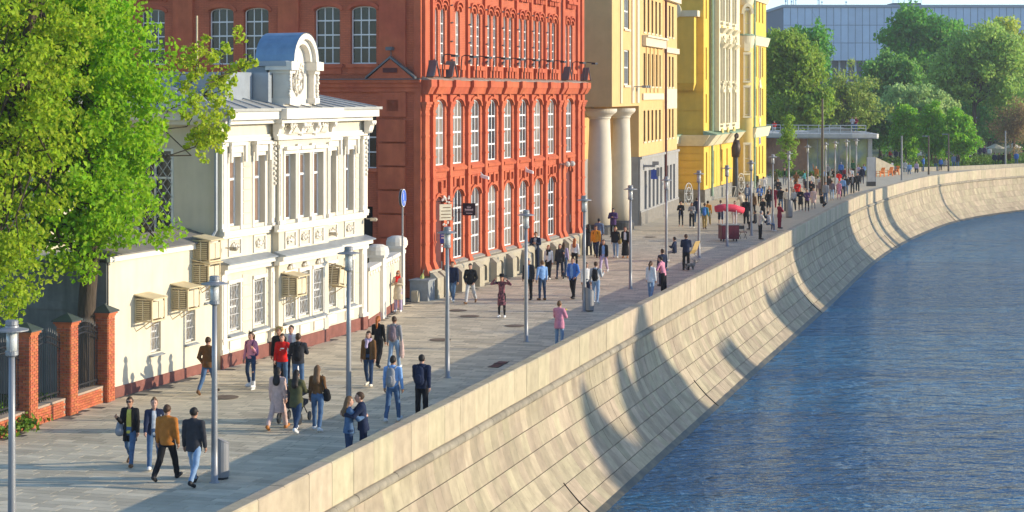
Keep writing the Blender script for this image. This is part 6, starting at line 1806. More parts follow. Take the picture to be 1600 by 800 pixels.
# round blue sign on a tall pole
x, y = at(631, 485)
t = thing('cycle_sign', 'round blue traffic sign on a tall thin pole beside the red building', 'sign', (x, y, 0), rad(77))
b = MB(); b.tube([(0,.06,0),(0,.06,5.0)], .04, 8); b.build('pole', m_grey_steel, t)
def disc(b, r, y0, y1, z, n=28):
    b.poly_y([(r*math.cos(2*math.pi*k/n), z + r*math.sin(2*math.pi*k/n)) for k in range(n)], y0, y1)
b = MB(); disc(b, .37, -.0, .015, 4.68); b.build('rim', m_signwhite, t)
b = MB(); disc(b, .34, -.006, -.0005, 4.68); b.build('face', mat('sign_blue', (.05,.13,.55), rough=.3, var=.03), t)
b = MB()     # white pictogram: walking figure over a bicycle
b.blob((-.06,-.009,4.9),(.035,.004,.035),n=10); b.box(-.09,-.03,-.011,-.0065,4.72,4.86); b.hexa([(-.11,-.011,4.60),(-.08,-.011,4.60),(-.08,-.0065,4.60),(-.11,-.0065,4.60)],[(-.09,-.011,4.72),(-.055,-.011,4.72),(-.055,-.0065,4.72),(-.09,-.0065,4.72)]); b.hexa([(-.03,-.011,4.60),(.0,-.011,4.60),(0,-.0065,4.60),(-.03,-.0065,4.60)],[(-.06,-.011,4.72),(-.03,-.011,4.72),(-.03,-.0065,4.72),(-.06,-.0065,4.72)])
for cx_ in (-.02, .16): b.tube([(cx_+.06*math.cos(a), -.009, 4.47+.06*math.sin(a)) for a in np.linspace(0,6.28,13)], .008, 4)
b.tube([(-.02,-.009,4.47),(.05,-.009,4.56),(.13,-.009,4.56),(.16,-.009,4.47)], .008, 4); b.build('pictogram', m_signwhite, t)
b = MB(); disc(b, .37, .10, .115, 4.68); b.build('back_plate', m_grey_steel, t)
# planter block, bollard, rolled parasol
x, y = at(659, 471)
t = thing('planter_block', 'square grey granite block at the foot of the red factory corner', 'stone block', (x, y+.45, 0.01), TH_R)
m_gran = mat('grey_granite_block', (.25,.265,.27), rough=.7, var=.12, scale=5)
for (xa, xb, ya, yb) in ((-.42,-.005,-.42,.42),(.005,.42,-.42,.42)):
    b = MB(); b.box(xa,xb,ya,yb,0,.86); b.build('granite_half', m_gran, t)
b = MB(); b.box(-.46,.46,-.46,.46,.862,.92); b.build('cap', m_gran, t)
x, y = at(649, 472); t = thing('stone_bollard', 'small pale stone bollard left of the grey granite block', 'bollard', (x, y, 0.01), TH_R); b = MB(); b.box(-.14,.14,-.14,.14,0,.46); b.hexa([(-.14,-.14,.461),(.14,-.14,.461),(.14,.14,.461),(-.14,.14,.461)],[(-.1,-.1,.5),(.1,-.1,.5),(.1,.1,.5),(-.1,.1,.5)]); b.build('bollard', m_plinth, t)
x, y = at(648, 470); t = thing('rolled_parasol', 'rolled yellow green parasol leaning on the grey granite block', 'parasol', (x+.05, y+.1, .01)); b = MB(); b.tube([(0,0,0),(.33,.35,1.3)], .018, 5); b.build('pole', m_grey_steel, t); b = MB(); b.tube([(.10,.1,.38),(.16,.17,.62),(.26,.28,1.0),(.32,.34,1.26)], [.02,.08,.09,.03], 8); b.build('canopy', mat('parasol_cloth', (.45,.46,.14), rough=.8), t)
# vendor cart with rolled pink awning
x, y = at(1140, 378)
t = thing('vendor_cart', 'maroon vendor cart under a bright pink rolled awning', 'vendor cart', (x, y+.5, 0), rad(10))
m_mar = mat('maroon_panel', (.16,.02,.035), rough=.45, var=.1); m_pink = mat('pink_canvas', (.80,.06,.10), rough=.7, var=.08)
b = MB(); b.box(-.55,.55,-.38,.38,.16,1.0); b.build('body', m_mar, t); b = MB(); b.box(-.6,.6,-.43,.43,1.001,1.05); b.build('counter', m_grey_steel, t)
for s in (-.4, .4):
    for r in (-.3, .3):
        b = MB(); b.tube([(s-.03,r,.09),(s+.03,r,.09)], .09, 12); b.build('wheel', m_iron, t)
    b = MB(); b.tube([(s,.3,1.05),(s,.3,1.9)], .02, 5); b.tube([(s,-.3,1.05),(s,-.3,1.9)], .02, 5); b.build('awning_post', m_signwhite, t)
for k in range(3): b = MB(); b.box(-.5+k*.35,-.2+k*.35,-.395,-.381,.25,.92); b.build('side_panel', m_mar, t)
b = MB(); b.tube([(-.85,0,1.98),(-.3,.0,2.06),(.3,0,2.03),(.95,0,1.86)], [.2,.24,.24,.19], 10); b.build('awning', m_pink, t, True)
x, y = at(1161, 374); t = thing('folding_chair', 'small dark folding chair standing right of the maroon vendor cart', 'chair', (x, y+.3, 0), rad(20))
b = MB(); b.box(-.22,.22,-.2,.2,.42,.46); b.build('seat', m_mar, t); b = MB(); b.box(-.22,.22,.19,.22,.6,.82); b.build('backrest', m_iron, t)
for s in (-.2,.2):
    b = MB(); b.tube([(s,-.2,0),(s,.2,.44)], .015, 5); b.tube([(s,.22,0),(s,-.18,.42)], .015, 5); b.tube([(s,.2,.44),(s,.21,.84)], .014, 5); b.build('leg', m_iron, t)
# deck chair beside the standing man
x, y = at(1081, 408); t = thing('deck_chair', 'tan canvas deck chair with curved metal legs beside the standing man', 'deck chair', (x, y+.2, 0), rad(-35))
b = MB(); P_ = [(-.28,.2,.35),(0,.25,.38),(.2,.35,.6),(.38,.42,1.05)]
for (x0_, y0_, z0_), (x1_, y1_, z1_) in zip(P_[:-1], P_[1:]): b.hexa([(x0_,-.28,z0_),(x1_,-.28,z1_),(x1_,.28,z1_),(x0_,.28,z0_)], [(x0_,-.28,z0_+.03),(x1_,-.28,z1_+.03),(x1_,.28,z1_+.03),(x0_,.28,z0_+.03)])
b.build('canvas', mat('tan_canvas', (.52,.36,.14), rough=.8), t)
for s in (-.3,.3):
    b = MB(); b.tube([(-.35,s,.0),(-.3,s,.36),(.0,s,.38),(.4,s,1.08)], .02, 5); b.tube([(.35,s,0),(.0,s,.36)], .02, 5); b.build('leg', m_grey_steel, t)
# flagpole, arm lamps, totem
x, y = at(1285, 310); t = thing('flagpole', 'tall dark bare pole in front of the pavilion glass', 'pole', (x, y, 0)); b = MB(); b.lathe([(.13,0),(.12,3),(.085,8.6)], 10); b.build('shaft', mat('brown_steel', (.09,.075,.06), rough=.5, metal=.3), t); b = MB(); b.lathe([(.22,0),(.22,.05),(.14,.12)], 10); b.build('foot', m_grey_steel, t)
for px_, yt, yb, arm, lab in ((1409,213,282,0,'slim plain pole right of the pavilion terrace tables'),(1451,212,273,1,'slim pole with a short arm before the middle lime sapling'),(1482,209,268,1,'slim pole with a short arm before the right lime sapling'),(1571,205,262,0,'slim pale pole near the right end of the parapet')):
    x, y = at(px_, yb); zt = 9-(yt-147)/3000*y
    t = thing('path_lamp', lab, 'lamp post', (x, y, 0), 0, 'slim poles along the far bend'); b = MB(); b.lathe([(.11,0),(.10,zt*.5),(.085,zt)], 8); b.build('pole', m_grey_steel if not arm else MATS['brown_steel'], t)
    b = MB()
    if arm: b.box(-.72,.1,-.06,.06,zt-.1,zt-.001)
    else: b.lathe([(.12,zt+.001),(.12,zt+.05)], 8)
    b.build('lamp_head', m_grey_steel, t)
x, y = at(1361, 291); t = thing('info_totem', 'grey glass information totem with a dark foot at the parapet', 'totem', (x, y, 0), rad(12)); b = MB(); b.box(-.42,.42,-.12,.12,.45,2.85); b.build('panel', mat('totem_glass', (.36,.37,.38), rough=.12, spec=.8, var=.15, scale=.8), t); b = MB(); b.box(-.44,.44,-.14,.14,0,.449); b.build('foot', m_iron, t); b = MB(); b.box(.421,.45,-.13,.13,.45,2.85); b.build('edge_trim', m_grey_steel, t)
# orange chairs and tables by the pavilion
m_orange = mat('orange_plastic', (.72,.20,.03), rough=.5, var=.06)
for k, (px_, py_) in enumerate(((1375,276),(1388,275),(1398,273))):
    x, y = at(px_, py_); t = thing('garden_chair', ['left orange garden chair beside the info totem','middle orange garden chair between its two twins','right orange garden chair nearest the slim plain pole'][k], 'chair', (x, y, 0), rad(-60), 'orange garden chairs')
    b = MB(); b.hexa([(-.3,-.3,.34),(.3,-.3,.34),(.3,.3,.28),(-.3,.3,.28)], [(-.3,-.3,.40),(.3,-.3,.40),(.3,.3,.34),(-.3,.3,.34)]); b.build('seat', m_orange, t)
    for j in range(4): b = MB(); b.hexa([(-.29+j*.15,.24,.36),(-.17+j*.15,.24,.36),(-.17+j*.15,.29,.36),(-.29+j*.15,.29,.36)], [(-.29+j*.15,.50,.98),(-.17+j*.15,.50,.98),(-.17+j*.15,.54,.98),(-.29+j*.15,.54,.98)]); b.build('back_slat', m_orange, t)
    for s in (-.33,.33): b = MB(); b.box(s-.05,s+.05,-.34,.34,.56,.6); b.box(s-.04,s+.04,-.32,-.24,0,.56); b.hexa([(s-.04,.3,0),(s+.04,.3,0),(s+.04,.4,0),(s-.04,.4,0)],[(s-.04,.2,.56),(s+.04,.2,.56),(s+.04,.3,.56),(s-.04,.3,.56)]); b.build('arm_leg', m_orange, t)
for k, (px_, py_) in enumerate(((1341,278),(1382,272))):
    x, y = at(px_, py_); t = thing('cafe_table', ['small round cafe table before the right pavilion glass','small round cafe table behind the orange garden chairs'][k], 'table', (x, y+1, 0), 0, 'cafe tables'); b = MB(); b.lathe([(.4,.72),(.4,.75)], 16); b.build('tabletop', m_wood, t); b = MB(); b.lathe([(.24,0),(.24,.03),(.04,.05),(.04,.719)], 10); b.build('pedestal', m_iron, t)
# scroll railings and a white barrier at the yellow house
for px_, py_, lab in ((1076,322,'white wrought scroll railing of the steps between beige and yellow houses'),(1158,303,'white wrought scroll railing of the steps at the round tower')):
    x, y = at(px_, py_); t = thing('scroll_railing', lab, 'railing', (x, y, 0), rad(35), 'scroll railings')
    for r_, z_ in ((.75,1.0),(.45,1.0)):
        b = MB(); b.tube([(r_*.55*math.cos(a), 0, z_+r_*1.15*math.sin(a)) for a in np.linspace(0,6.28,17)], .035, 5); b.build('ring', m_rail, t)
    for k in range(8):
        a = k*.785; b = MB(); b.tube([(.1*math.cos(a),0,1.0+.2*math.sin(a)),(.4*math.cos(a),0,1.0+.85*math.sin(a))], .025, 4); b.build('spoke', m_rail, t)
    b = MB(); b.tube([(-.42,0,0),(-.42,0,1.0)], .03, 5); b.tube([(.42,0,0),(.42,0,1.0)], .03, 5); b.build('post', m_rail, t)
x, y = at(1135, 313); t = thing('crowd_barrier', 'white metal crowd barrier with diagonal braces before the yellow house', 'barrier', (x, y, 0), rad(12))
b = MB(); b.tube([(-.75,0,.0),(-.75,0,1.15),(.85,0,1.15),(.85,0,0)], .035, 6); b.tube([(-.75,0,.25),(.85,0,.25)], .03, 5); b.build('frame', m_rail, t)
for k in range(4): b = MB(); b.tube([(.1+k*.18,0,.3),(.1+k*.18+(.2 if k % 2 else -.2),0,1.1)], .025, 5); b.build('brace', m_rail, t)
# manhole covers and drain plates
m_cover = mat('rusty_cover', (.17,.125,.09), rough=.85, var=.2, scale=6, bump=.3)
for px_, py_, lab in ((715,486,'round rusty cover in the paving behind the lamp at the factory doorway'),(734,495,'round rusty cover left of the woman raising her arms'),(805,510,'round rusty cover in front of the woman raising her arms'),(352,622,'round rusty cover behind the lamp near the brown jacketed man'),(688,532,'round cover left of the lamp at the factory doorway'),(1016,371,'round rusty cover before the grey ground floor of the office block')):
    x, y = at(px_, py_); t = thing('manhole_cover', lab, 'manhole cover', (x, y, .027), 0, 'covers in the paving'); b = MB(); b.lathe([(.40,0),(.40,.006),(.34,.007),(.34,.004)], 20); b.build('ring', m_cover, t); b = MB(); b.lathe([(.335,.0),(.335,.009)], 20); b.build('lid', m_cover, t)
for k, px_ in enumerate((774, 783)):
    x, y = at(px_, 573-5*k); t = thing('drain_plate', ['left dark drain plate in the channel by the parapet','right dark drain plate in the channel by the parapet'][k], 'drain', (x, y, .024), theta, 'drain plates'); b = MB()
    for j in range(7): b.box(-.16+j*.05,-.125+j*.05,-.3,.3,0,.012)
    b.build('grating', m_iron, t); b = MB(); b.box(-.18,.2,-.33,.33,-.002,.003); b.build('pit', m_dark, t)
# =========================================================== PEOPLE: bodies grown from a distance field, clothing as children
def surface_nets(f, lo, h):
    """f: values on a grid, negative inside -> verts, quads"""
    nx, ny, nz = f.shape
    s = f < 0
    cell = np.zeros((nx-1, ny-1, nz-1), int)
    P = np.zeros((nx-1, ny-1, nz-1, 3)); W = np.zeros((nx-1, ny-1, nz-1))
    corners = [(i, j, k) for i in (0, 1) for j in (0, 1) for k in (0, 1)]
    sl = lambda c: (slice(c[0], nx-1+c[0]), slice(c[1], ny-1+c[1]), slice(c[2], nz-1+c[2]))
    for a in corners:
        for ax in range(3):
            if a[ax]: continue
            b = list(a); b[ax] = 1; b = tuple(b)
            fa, fb = f[sl(a)], f[sl(b)]
            m = (fa < 0) != (fb < 0)
            den = np.where(m, fa-fb, 1)
            t = np.where(m, fa/den, 0)
            for q in range(3):
                P[..., q] += np.where(m, a[q] + (t if q == ax else 0), 0)
            W += m
    act = W > 0
    idx = np.full(act.shape, -1); idx[act] = np.arange(act.sum())
    ii = np.argwhere(act)
    V = (ii + P[act]/W[act][:, None])*h + np.array(lo)
    Q = []
    for ax in range(3):
        u, v = (ax+1) % 3, (ax+2) % 3
        a0 = [slice(1, n-1) for n in (nx, ny, nz)]; a0[ax] = slice(0, (nx, ny, nz)[ax]-1)
        a1 = list(a0); a1[ax] = slice(1, (nx, ny, nz)[ax])
        sa, sb = s[tuple(a0)], s[tuple(a1)]
        e = np.argwhere(sa != sb)
        if not len(e): continue
        flip = sb[tuple(e.T)]
        base = e.copy(); base[:, u] += 1; base[:, v] += 1
        def cellid(du, dv):
            c = base.copy(); c[:, u] -= du; c[:, v] -= dv
            return idx[tuple(c.T)]
        q = np.stack([cellid(1, 1), cellid(0, 1), cellid(0, 0), cellid(1, 0)], axis=1)
        q[flip] = q[flip][:, ::-1]
        Q.append(q)
    return V, (np.concatenate(Q) if Q else np.zeros((0, 4), int))

def seg_d(P, a, b, ra, rb, sy=1.0):
    a = np.array(a, float); b = np.array(b, float)
    S = np.array([1, 1/sy, 1])
    p = (P - a)*S; ab = (b-a)*S
    L2 = max(float(ab @ ab), 1e-9)
    t = np.clip((p @ ab)/L2, 0, 1)
    d = np.linalg.norm(p - t[..., None]*ab, axis=-1)
    return (d - (ra + (rb-ra)*t))*(min(1, sy)*.5+.5)
def ell_d(P, c, r):
    q = (P - np.array(c))/np.array(r); k = np.linalg.norm(q, axis=-1)
    return (k-1)*min(r)
def smin(a, b, k):
    h = np.clip(.5 + .5*(b-a)/k, 0, 1)
    return b*(1-h) + a*h - k*h*(1-h)
def solid(prims, h, k=.03, cut=None, noise=0.0, seed=0):
    """prims: ('s', a, b, ra, rb, sy) or ('e', c, r)"""
    lo = np.array([9., 9, 9]); hi = -lo
    for p in prims:
        if p[0] == 's':
            r = max(p[3], p[4])+.02
            for q in (p[1], p[2]): lo = np.minimum(lo, np.array(q)-r); hi = np.maximum(hi, np.array(q)+r)
        else:
            lo = np.minimum(lo, np.array(p[1])-np.array(p[2])); hi = np.maximum(hi, np.array(p[1])+np.array(p[2]))
    lo -= 2.2*h; hi += 2.2*h
    n = np.maximum(3, np.ceil((hi-lo)/h).astype(int)+1)
    G = np.stack(np.meshgrid(*[lo[i] + h*np.arange(n[i]) for i in range(3)], indexing='ij'), axis=-1)
    f = None
    for p in prims:
        d = seg_d(G, p[1], p[2], p[3], p[4], p[5] if len(p) > 5 else 1.0) if p[0] == 's' else ell_d(G, p[1], p[2])
        f = d if f is None else smin(f, d, k)
    if noise:
        f = f + noise*(np.sin(G[..., 2]*34+seed+G[..., 0]*9)*np.cos(G[..., 0]*21+seed) + .6*np.sin(G[..., 1]*27+G[..., 2]*15+seed*2))
    if cut is not None: f = cut(G, f)
    return surface_nets(f, lo, h)

def cloth(name, rgb, var=.16):
    return mat('cloth_'+name, rgb, rough=.88, var=var, scale=9, spec=.15)
CLOTH = dict(black=(.014,.014,.016), charcoal=(.035,.036,.042), navy=(.016,.024,.055), denim=(.075,.135,.235), lightdenim=(.22,.32,.46), darkdenim=(.03,.055,.11),
 white=(.72,.71,.69), grey=(.27,.27,.28), lightgrey=(.45,.45,.45), tan=(.42,.155,.03), brown=(.155,.075,.028), olive=(.085,.085,.04), pink=(.62,.25,.33), palepink=(.60,.42,.36),
 red=(.62,.018,.014), yellow=(.60,.52,.10), orange=(.70,.28,.02), blue=(.06,.17,.48), skyblue=(.22,.38,.66), lilac=(.45,.36,.50), beige=(.52,.44,.33), purple=(.085,.045,.13),
 crimson=(.22,.012,.035), khaki=(.30,.22,.08), floral=(.055,.03,.04), cream=(.66,.60,.48), teal=(.06,.26,.30), mauve=(.20,.15,.17), greyblue=(.14,.19,.28), green=(.05,.14,.06))
HAIR = dict(dark=(.018,.013,.010), brown=(.065,.032,.015), ginger=(.36,.10,.018), blond=(.42,.28,.10), grey=(.25,.24,.23), lightbrown=(.15,.08,.035))
SKINS = [(.50,.27,.18), (.44,.23,.145), (.55,.31,.22)]
m_skin = [mat('skin_tone_%s' % w_, c, rough=.6, var=.06, scale=12, spec=.3) for w_, c in zip(('fair', 'tanned', 'light'), SKINS)]
m_eye = mat('eye_dark', (.02,.015,.012), rough=.3); m_lip = mat('lips', (.33,.10,.085), rough=.5)
def mcloth(c):
    if c == 'floral': return mat('cloth_floral', CLOTH[c], rough=.88, var=.3, scale=20, spec=.15, col2=(.36,.13,.15), mix_scale=14)
    return cloth(c, CLOTH[c])
def mhair(c): return mat('hair_'+c, HAIR[c], rough=.6, var=.3, scale=30, spec=.3, stretch=(1,1,.3))
def mshoe(c): return mat('shoe_'+c, CLOTH.get(c, (.1,.1,.1)), rough=.6, var=.05)

def pose_of(name, fem):
    """joint angles: legs (hip swing, knee bend) and arms (swing, spread, elbow bend, forearm turn-in)"""
    D = dict(lean=0.0, head=0.0, sit=False)
    L = {'walk1': ((.42,.12),(-.36,.42)), 'walk2': ((-.36,.42),(.42,.12)), 'step1': ((.22,.1),(-.2,.25)), 'step2': ((-.2,.25),(.22,.1)), 'stand': ((.03,.04),(-.03,.04)), 'cross': ((.08,.05),(-.04,.1)),
         'sit': ((1.45,1.5),(1.4,1.45)), 'skate': ((.30,.15),(-.15,.3)), 'crouch': ((1.6,2.2),(1.3,2.2))}
    return D, L
ARMS = {'swing1': ((-.35,.12,.25,0),(.38,.12,.35,0)), 'swing2': ((.38,.12,.35,0),(-.35,.12,.25,0)), 'down': ((.05,.13,.15,0),(.02,.13,.15,0)), 'phone': ((.35,.12,1.5,.35),(.3,.12,1.6,.35)),
        'bagL': ((.25,.15,1.9,-.1),(.05,.13,.2,0)), 'bagR': ((.05,.13,.2,0),(.25,.15,1.9,-.1)), 'up': ((1.3,1.05,1.6,1.1),(1.3,1.05,1.6,1.1)), 'hug': ((.75,.28,1.0,.7),(.75,.28,1.0,.7)), 'push': ((.55,.12,.75,.1),(.55,.12,.75,.1)),
        'fold': ((.45,.2,1.45,.9),(.45,.2,1.45,.9)), 'reachL': ((.5,.75,.3,-.2),(.1,.13,.3,0)), 'pocket': ((-.12,.28,.7,.5),(-.12,.28,.7,.5)), 'wave': ((.1,.13,.2,0),(.6,.5,2.1,-.2)), 'out': ((.3,.45,.7,-.2),(.3,.45,.7,-.2)), 'high': ((.1,.13,.2,0),(2.7,.2,.3,0))}
n_people = 0
PEOPLE = {}
def person(px_, py_, h, face, legs, arms, top, bottom, hair, shoes, label, group=None, ground=0.02, pos=None, lean=0.0, fem=False, extras=(), res=None, skin=None, bulk=1.0):
    global n_people
    n_people += 1
    X, Y = pos if pos else at(px_, py_, ground)
    res = res or (.020 if Y < 66 else .026 if Y < 95 else .036 if Y < 150 else .046)
    sc = h/1.76
    near = Y < 70
    D, LG = pose_of(legs, fem)
    sw = (.165 if fem else .195)*bulk**.5; hw = .092 if fem else .088
    legA = LG[legs]; armA = ARMS[arms]
    J = {}
    for s, (a, kb), nm in ((-1, legA[0], 'L'), (1, legA[1], 'R')):
        hip = np.array([s*hw, 0, .93]); spl = .05 if legs not in ('skate', 'sit') else .22
        knee = hip + .44*np.array([s*spl*math.cos(a), math.sin(a), -math.cos(a)])
        ank = knee + .42*np.array([s*spl*.4, math.sin(a-kb), -math.cos(a-kb)])
        pit = max(0.0, kb-a*.5-.1)*.9 if legs not in ('sit', 'crouch') else 0.0
        if a > .1 and legs not in ('sit', 'crouch'): pit = -.2
        toe = ank + .19*np.array([s*.12, math.cos(pit), -math.sin(pit)]) + np.array([0, 0, -.045])
        J[nm] = [hip, knee, ank, toe]
    zmin = min(min(J[n][2][2]-.075, J[n][3][2]-.035) for n in 'LR')
    lift = -zmin
    up = lambda p: np.array(p) + np.array([0, 0, lift])
    for n in 'LR': J[n] = [up(p) for p in J[n]]
    ln = lean
    tor = lambda x, y, z: np.array([x, y + (z-.93)*math.sin(ln), .93 + (z-.93)*math.cos(ln) + lift])
    pel, wai, che, nek, hed = tor(0,0,.95), tor(0,.0,1.12), tor(0,.0,1.34), tor(0,-.015,1.50), tor(0,.012,1.635)
    for s, (sw_a, ab, eb, ti), nm in ((-1, armA[0], 'l'), (1, armA[1], 'r')):
        sh = tor(s*sw, -.01, 1.425)
        d1 = np.array([s*math.sin(ab), math.sin(sw_a)*math.cos(ab), -math.cos(sw_a)*math.cos(ab)])
        el = sh + .285*d1
        a2 = sw_a + eb
        d2 = np.array([s*(math.sin(ab)*.6 - math.sin(ti)), math.sin(a2)*math.cos(ti), -math.cos(a2)*math.cos(ti)]); d2 /= np.linalg.norm(d2)
        wr = el + .25*d2
        J[nm] = [sh, el, wr, d2]
    # ---- body (one continuous surface with head, neck, trunk, arms and legs)
    B = [('e', tuple(hed+np.array([0,-.005,.02])), (.078,.098,.108)), ('s', tuple(hed+np.array([0,.04,-.07])), tuple(hed+np.array([0,.02,-.03])), .05, .07), ('s', tuple(nek+np.array([0,0,-.05])), tuple(hed+np.array([0,-.01,-.05])), .058, .052),
         ('s', tuple(che), tuple(wai), .135, .115, .68), ('s', tuple(wai), tuple(pel), .115, .14, .72)]
    if res < .03: B.append(('s', tuple(hed+np.array([0,.098,.012])), tuple(hed+np.array([0,.112,-.018])), .010, .019))
    for n in 'LR':
        hp, kn, an, to = J[n]
        B += [('s', tuple(hp), tuple(kn), .082, .052), ('s', tuple(kn), tuple(an), .054, .036), ('s', tuple(an+np.array([0,-.03,-.035])), tuple(to+np.array([0,-.03,.0])), .038, .032)]
    for n in 'lr':
        sh, el, wr, d2 = J[n]
        B += [('s', tuple(sh), tuple(el), .05, .04), ('s', tuple(el), tuple(wr), .04, .028)]
        if res >= .03: B.append(('s', tuple(wr), tuple(wr+d2*.09), .03, .034))
    V, Q = solid(B, res, .022)
    mats = [m_skin[(n_people*7) % 3 if skin is None else skin], m_eye, m_lip]
    mb_ = MB(); mb_.v = [tuple(v) for v in V]; mb_.f = [tuple(q) for q in Q]; mb_.m = [0]*len(Q)
    # hands with palm, four fingers and thumb
    for n, s in (('l', -1), ('r', 1)):
        sh, el, wr, d2 = J[n]
        if near or Y < 100:
            side = np.cross(d2, np.array([s, 0, 0.])); nn_ = np.linalg.norm(side); side = side/nn_ if nn_ > .2 else np.array([0, 1., 0])
            inw = np.cross(side, d2); inw = inw if inw[0]*s < 0 else -inw
            mb_.tube([wr-d2*.02, wr+d2*.035, wr+d2*.085], [.026, .036, .033], 6)
            for fi, (o_, ln_) in enumerate(((-.028,.062),(-.01,.075),(.01,.07),(.027,.055))):
                p0 = wr + d2*.078 + side*o_; curl = .35+.08*fi
                p1 = p0 + d2*ln_*.5 + inw*ln_*.15; p2 = p1 + d2*ln_*.38*(1-curl*.4) + inw*ln_*.35
                mb_.tube([p0, p1, p2], [.0105, .0095, .007], 5)
            t0 = wr + d2*.03 - side*.028
            mb_.tube([t0, t0 - side*.024 + d2*.03 + inw*.01, t0 - side*.026 + d2*.062 + inw*.024], [.013, .011, .008], 5)
    if Y < 100:
        for s in (-1, 1):
            mb_.blob(hed + np.array([s*.031, .088, .020]), (.014, .008, .007), 1, 6)
            mb_.blob(hed + np.array([s*.031, .090, .042]), (.018, .007, .004), 1, 6)
            mb_.blob(hed + np.array([s*.079, -.005, .0]), (.012, .022, .032), 0, 6)
        mb_.blob(hed + np.array([0, .094, -.048]), (.022, .008, .006), 2, 6)
    o = bpy.data.objects.new('person', None)
    me = mb_.mesh('person', mats, True)
    o = link('person', me, None)
    tag(o, label, 'person', group)
    o.location = (X, Y, ground); o.rotation_euler = (0, 0, rad(face)); o.scale = (sc, sc, sc)
    if legs == 'sit': pass
    # ---- clothing
    def garment(name, prims, m, k=.03, cut=None, noise=.004, h=None):
        V_, Q_ = solid(prims, h or res, k, cut, noise, n_people*1.7)
        if len(Q_) == 0: return None
        return link(name, np_mesh(name, V_, Q_, m, True), o)
    tk, tc = top[0], top[1]
    hemz = {'shirt': .90, 'jacket': .86, 'coat': .52, 'parka': .74, 'dress': .50, 'blouse': .92, 'crop': .98, 'blazer': .80, 'longcardigan': .66}[tk] + lift
    fat = {'shirt': .0, 'blouse': .0, 'crop': .0, 'jacket': .016, 'blazer': .014, 'coat': .018, 'parka': .028, 'dress': -.004, 'longcardigan': .012}[tk]
    cw = (.150 if fem else .168)*bulk + fat; ww = (.128 if fem else .150)*bulk + fat
    T = [('s', tuple(tor(-sw*.72,-.01,1.415)), tuple(tor(sw*.72,-.01,1.415)), .07+fat*.6, .07+fat*.6), ('s', tuple(che), tuple(wai), cw, ww, .66), ('s', tuple(wai), tuple(tor(0,0,.90)), ww, (.158 if fem else .156)*bulk+fat, .72), ('s', tuple(tor(0,-.02,1.47)), tuple(tor(0,-.02,1.50)), .068, .062)]
    if tk in ('coat', 'dress', 'parka', 'longcardigan', 'blazer', 'jacket'):
        T.append(('s', tuple(tor(0,0,.92)), (0, (J['L'][1][1]+J['R'][1][1])*.25, hemz-.12), .158*bulk+fat, (.20 if tk in ('coat','dress') else .175)+fat, .78))
    for n in 'lr':
        sh, el, wr, d2 = J[n]
        T += [('s', tuple(sh), tuple(el), .062+fat*.6, .052+fat*.5)]
        T.append(('s', tuple(el), tuple(wr-d2*(.01 if len(top) < 3 or top[2] != 'short' else .23)), .052+fat*.5, .040+fat*.4))
    def cut_top(G, f):
        f = np.maximum(f, hemz - G[..., 2])
        openf = top[3] if len(top) > 3 else None
        if openf:      # open front: shows what is worn beneath
            wgap = .055 + .02*(1.4+lift-G[..., 2])
            f = np.maximum(f, -np.maximum(np.abs(G[..., 0]) - wgap, .035 - (G[..., 1] - (G[..., 2]-.93-lift)*math.sin(ln))))
        return np.maximum(f, G[..., 2] - (1.535+lift))
    # keep the arms below the hem line from being cut: hem only trims the trunk
    trunk = [T[i] for i in range(len(T)) if i < len(T)-4]; arms_ = T[-4:]
    def cut_all(G, f): return f
    def build_top():
        lo = None
        prims = trunk + arms_
        def cutter(G, f):
            ft = None
            for p in trunk:
                d = seg_d(G, p[1], p[2], p[3], p[4], p[5] if len(p) > 5 else 1.0)
                ft = d if ft is None else smin(ft, d, .04)
            ft = ft + .004*(np.sin(G[..., 2]*30+n_people)*np.cos(G[..., 0]*22+n_people*2) + .5*np.sin(G[..., 1]*25+G[..., 2]*17))
            ft = cut_top(G, ft)
            fa = None
            for p in arms_:
                d = seg_d(G, p[1], p[2], p[3], p[4]); fa = d if fa is None else smin(fa, d, .02)
            fa = fa + .003*np.sin(G[..., 2]*60+n_people)*np.cos(G[..., 1]*40)
            return smin(ft, fa, .025)
        return garment({'shirt':'shirt','jacket':'jacket','coat':'coat','parka':'parka','dress':'dress','blouse':'blouse','crop':'top','blazer':'blazer','longcardigan':'cardigan'}[tk], prims, mcloth(tc), .03, cutter, 0)
    build_top()
    if len(top) > 3 and top[3]:
        U = [('s', tuple(che), tuple(wai), cw-fat-.008, ww-fat-.006, .68), ('s', tuple(wai), tuple(tor(0,0,.93)), ww-fat-.006, .145*bulk, .74), ('s', tuple(tor(-sw*.6,-.01,1.41)), tuple(tor(sw*.6,-.01,1.41)), .06, .06)]
        garment('shirt', U, mcloth(top[3]), .03, lambda G, f: np.maximum(np.maximum(f, .86+lift-G[..., 2]), G[..., 2]-1.47-lift))
    bk, bc = bottom
    if bk in ('jeans', 'trousers', 'leggings', 'wide', 'shorts'):
        r0, r1, r2 = {'jeans': (.094,.066,.054), 'trousers': (.098,.074,.064), 'leggings': (.088,.058,.044), 'wide': (.10,.09,.10), 'shorts': (.1,.085,.06)}[bk]
        Bt = [('s', tuple(tor(0,0,1.0)), tuple(pel), .142*bulk, .148*bulk, .72)]
        for n in 'LR':
            hp, kn, an, to = J[n]
            Bt.append(('s', tuple(hp), tuple(kn), r0, r1))
            if bk != 'shorts': Bt.append(('s', tuple(kn), tuple(an + (kn-an)*.06), r1, r2))
        hz = tor(0, 0, 1.03)[2]
        garment({'jeans':'jeans','trousers':'trousers','leggings':'leggings','wide':'trousers','shorts':'shorts'}[bk], Bt, mcloth(bc), .02, lambda G, f: np.maximum(f, G[..., 2]-hz-.02))
    elif bk in ('skirt', 'longskirt'):
        zz = .45 if bk == 'skirt' else .12
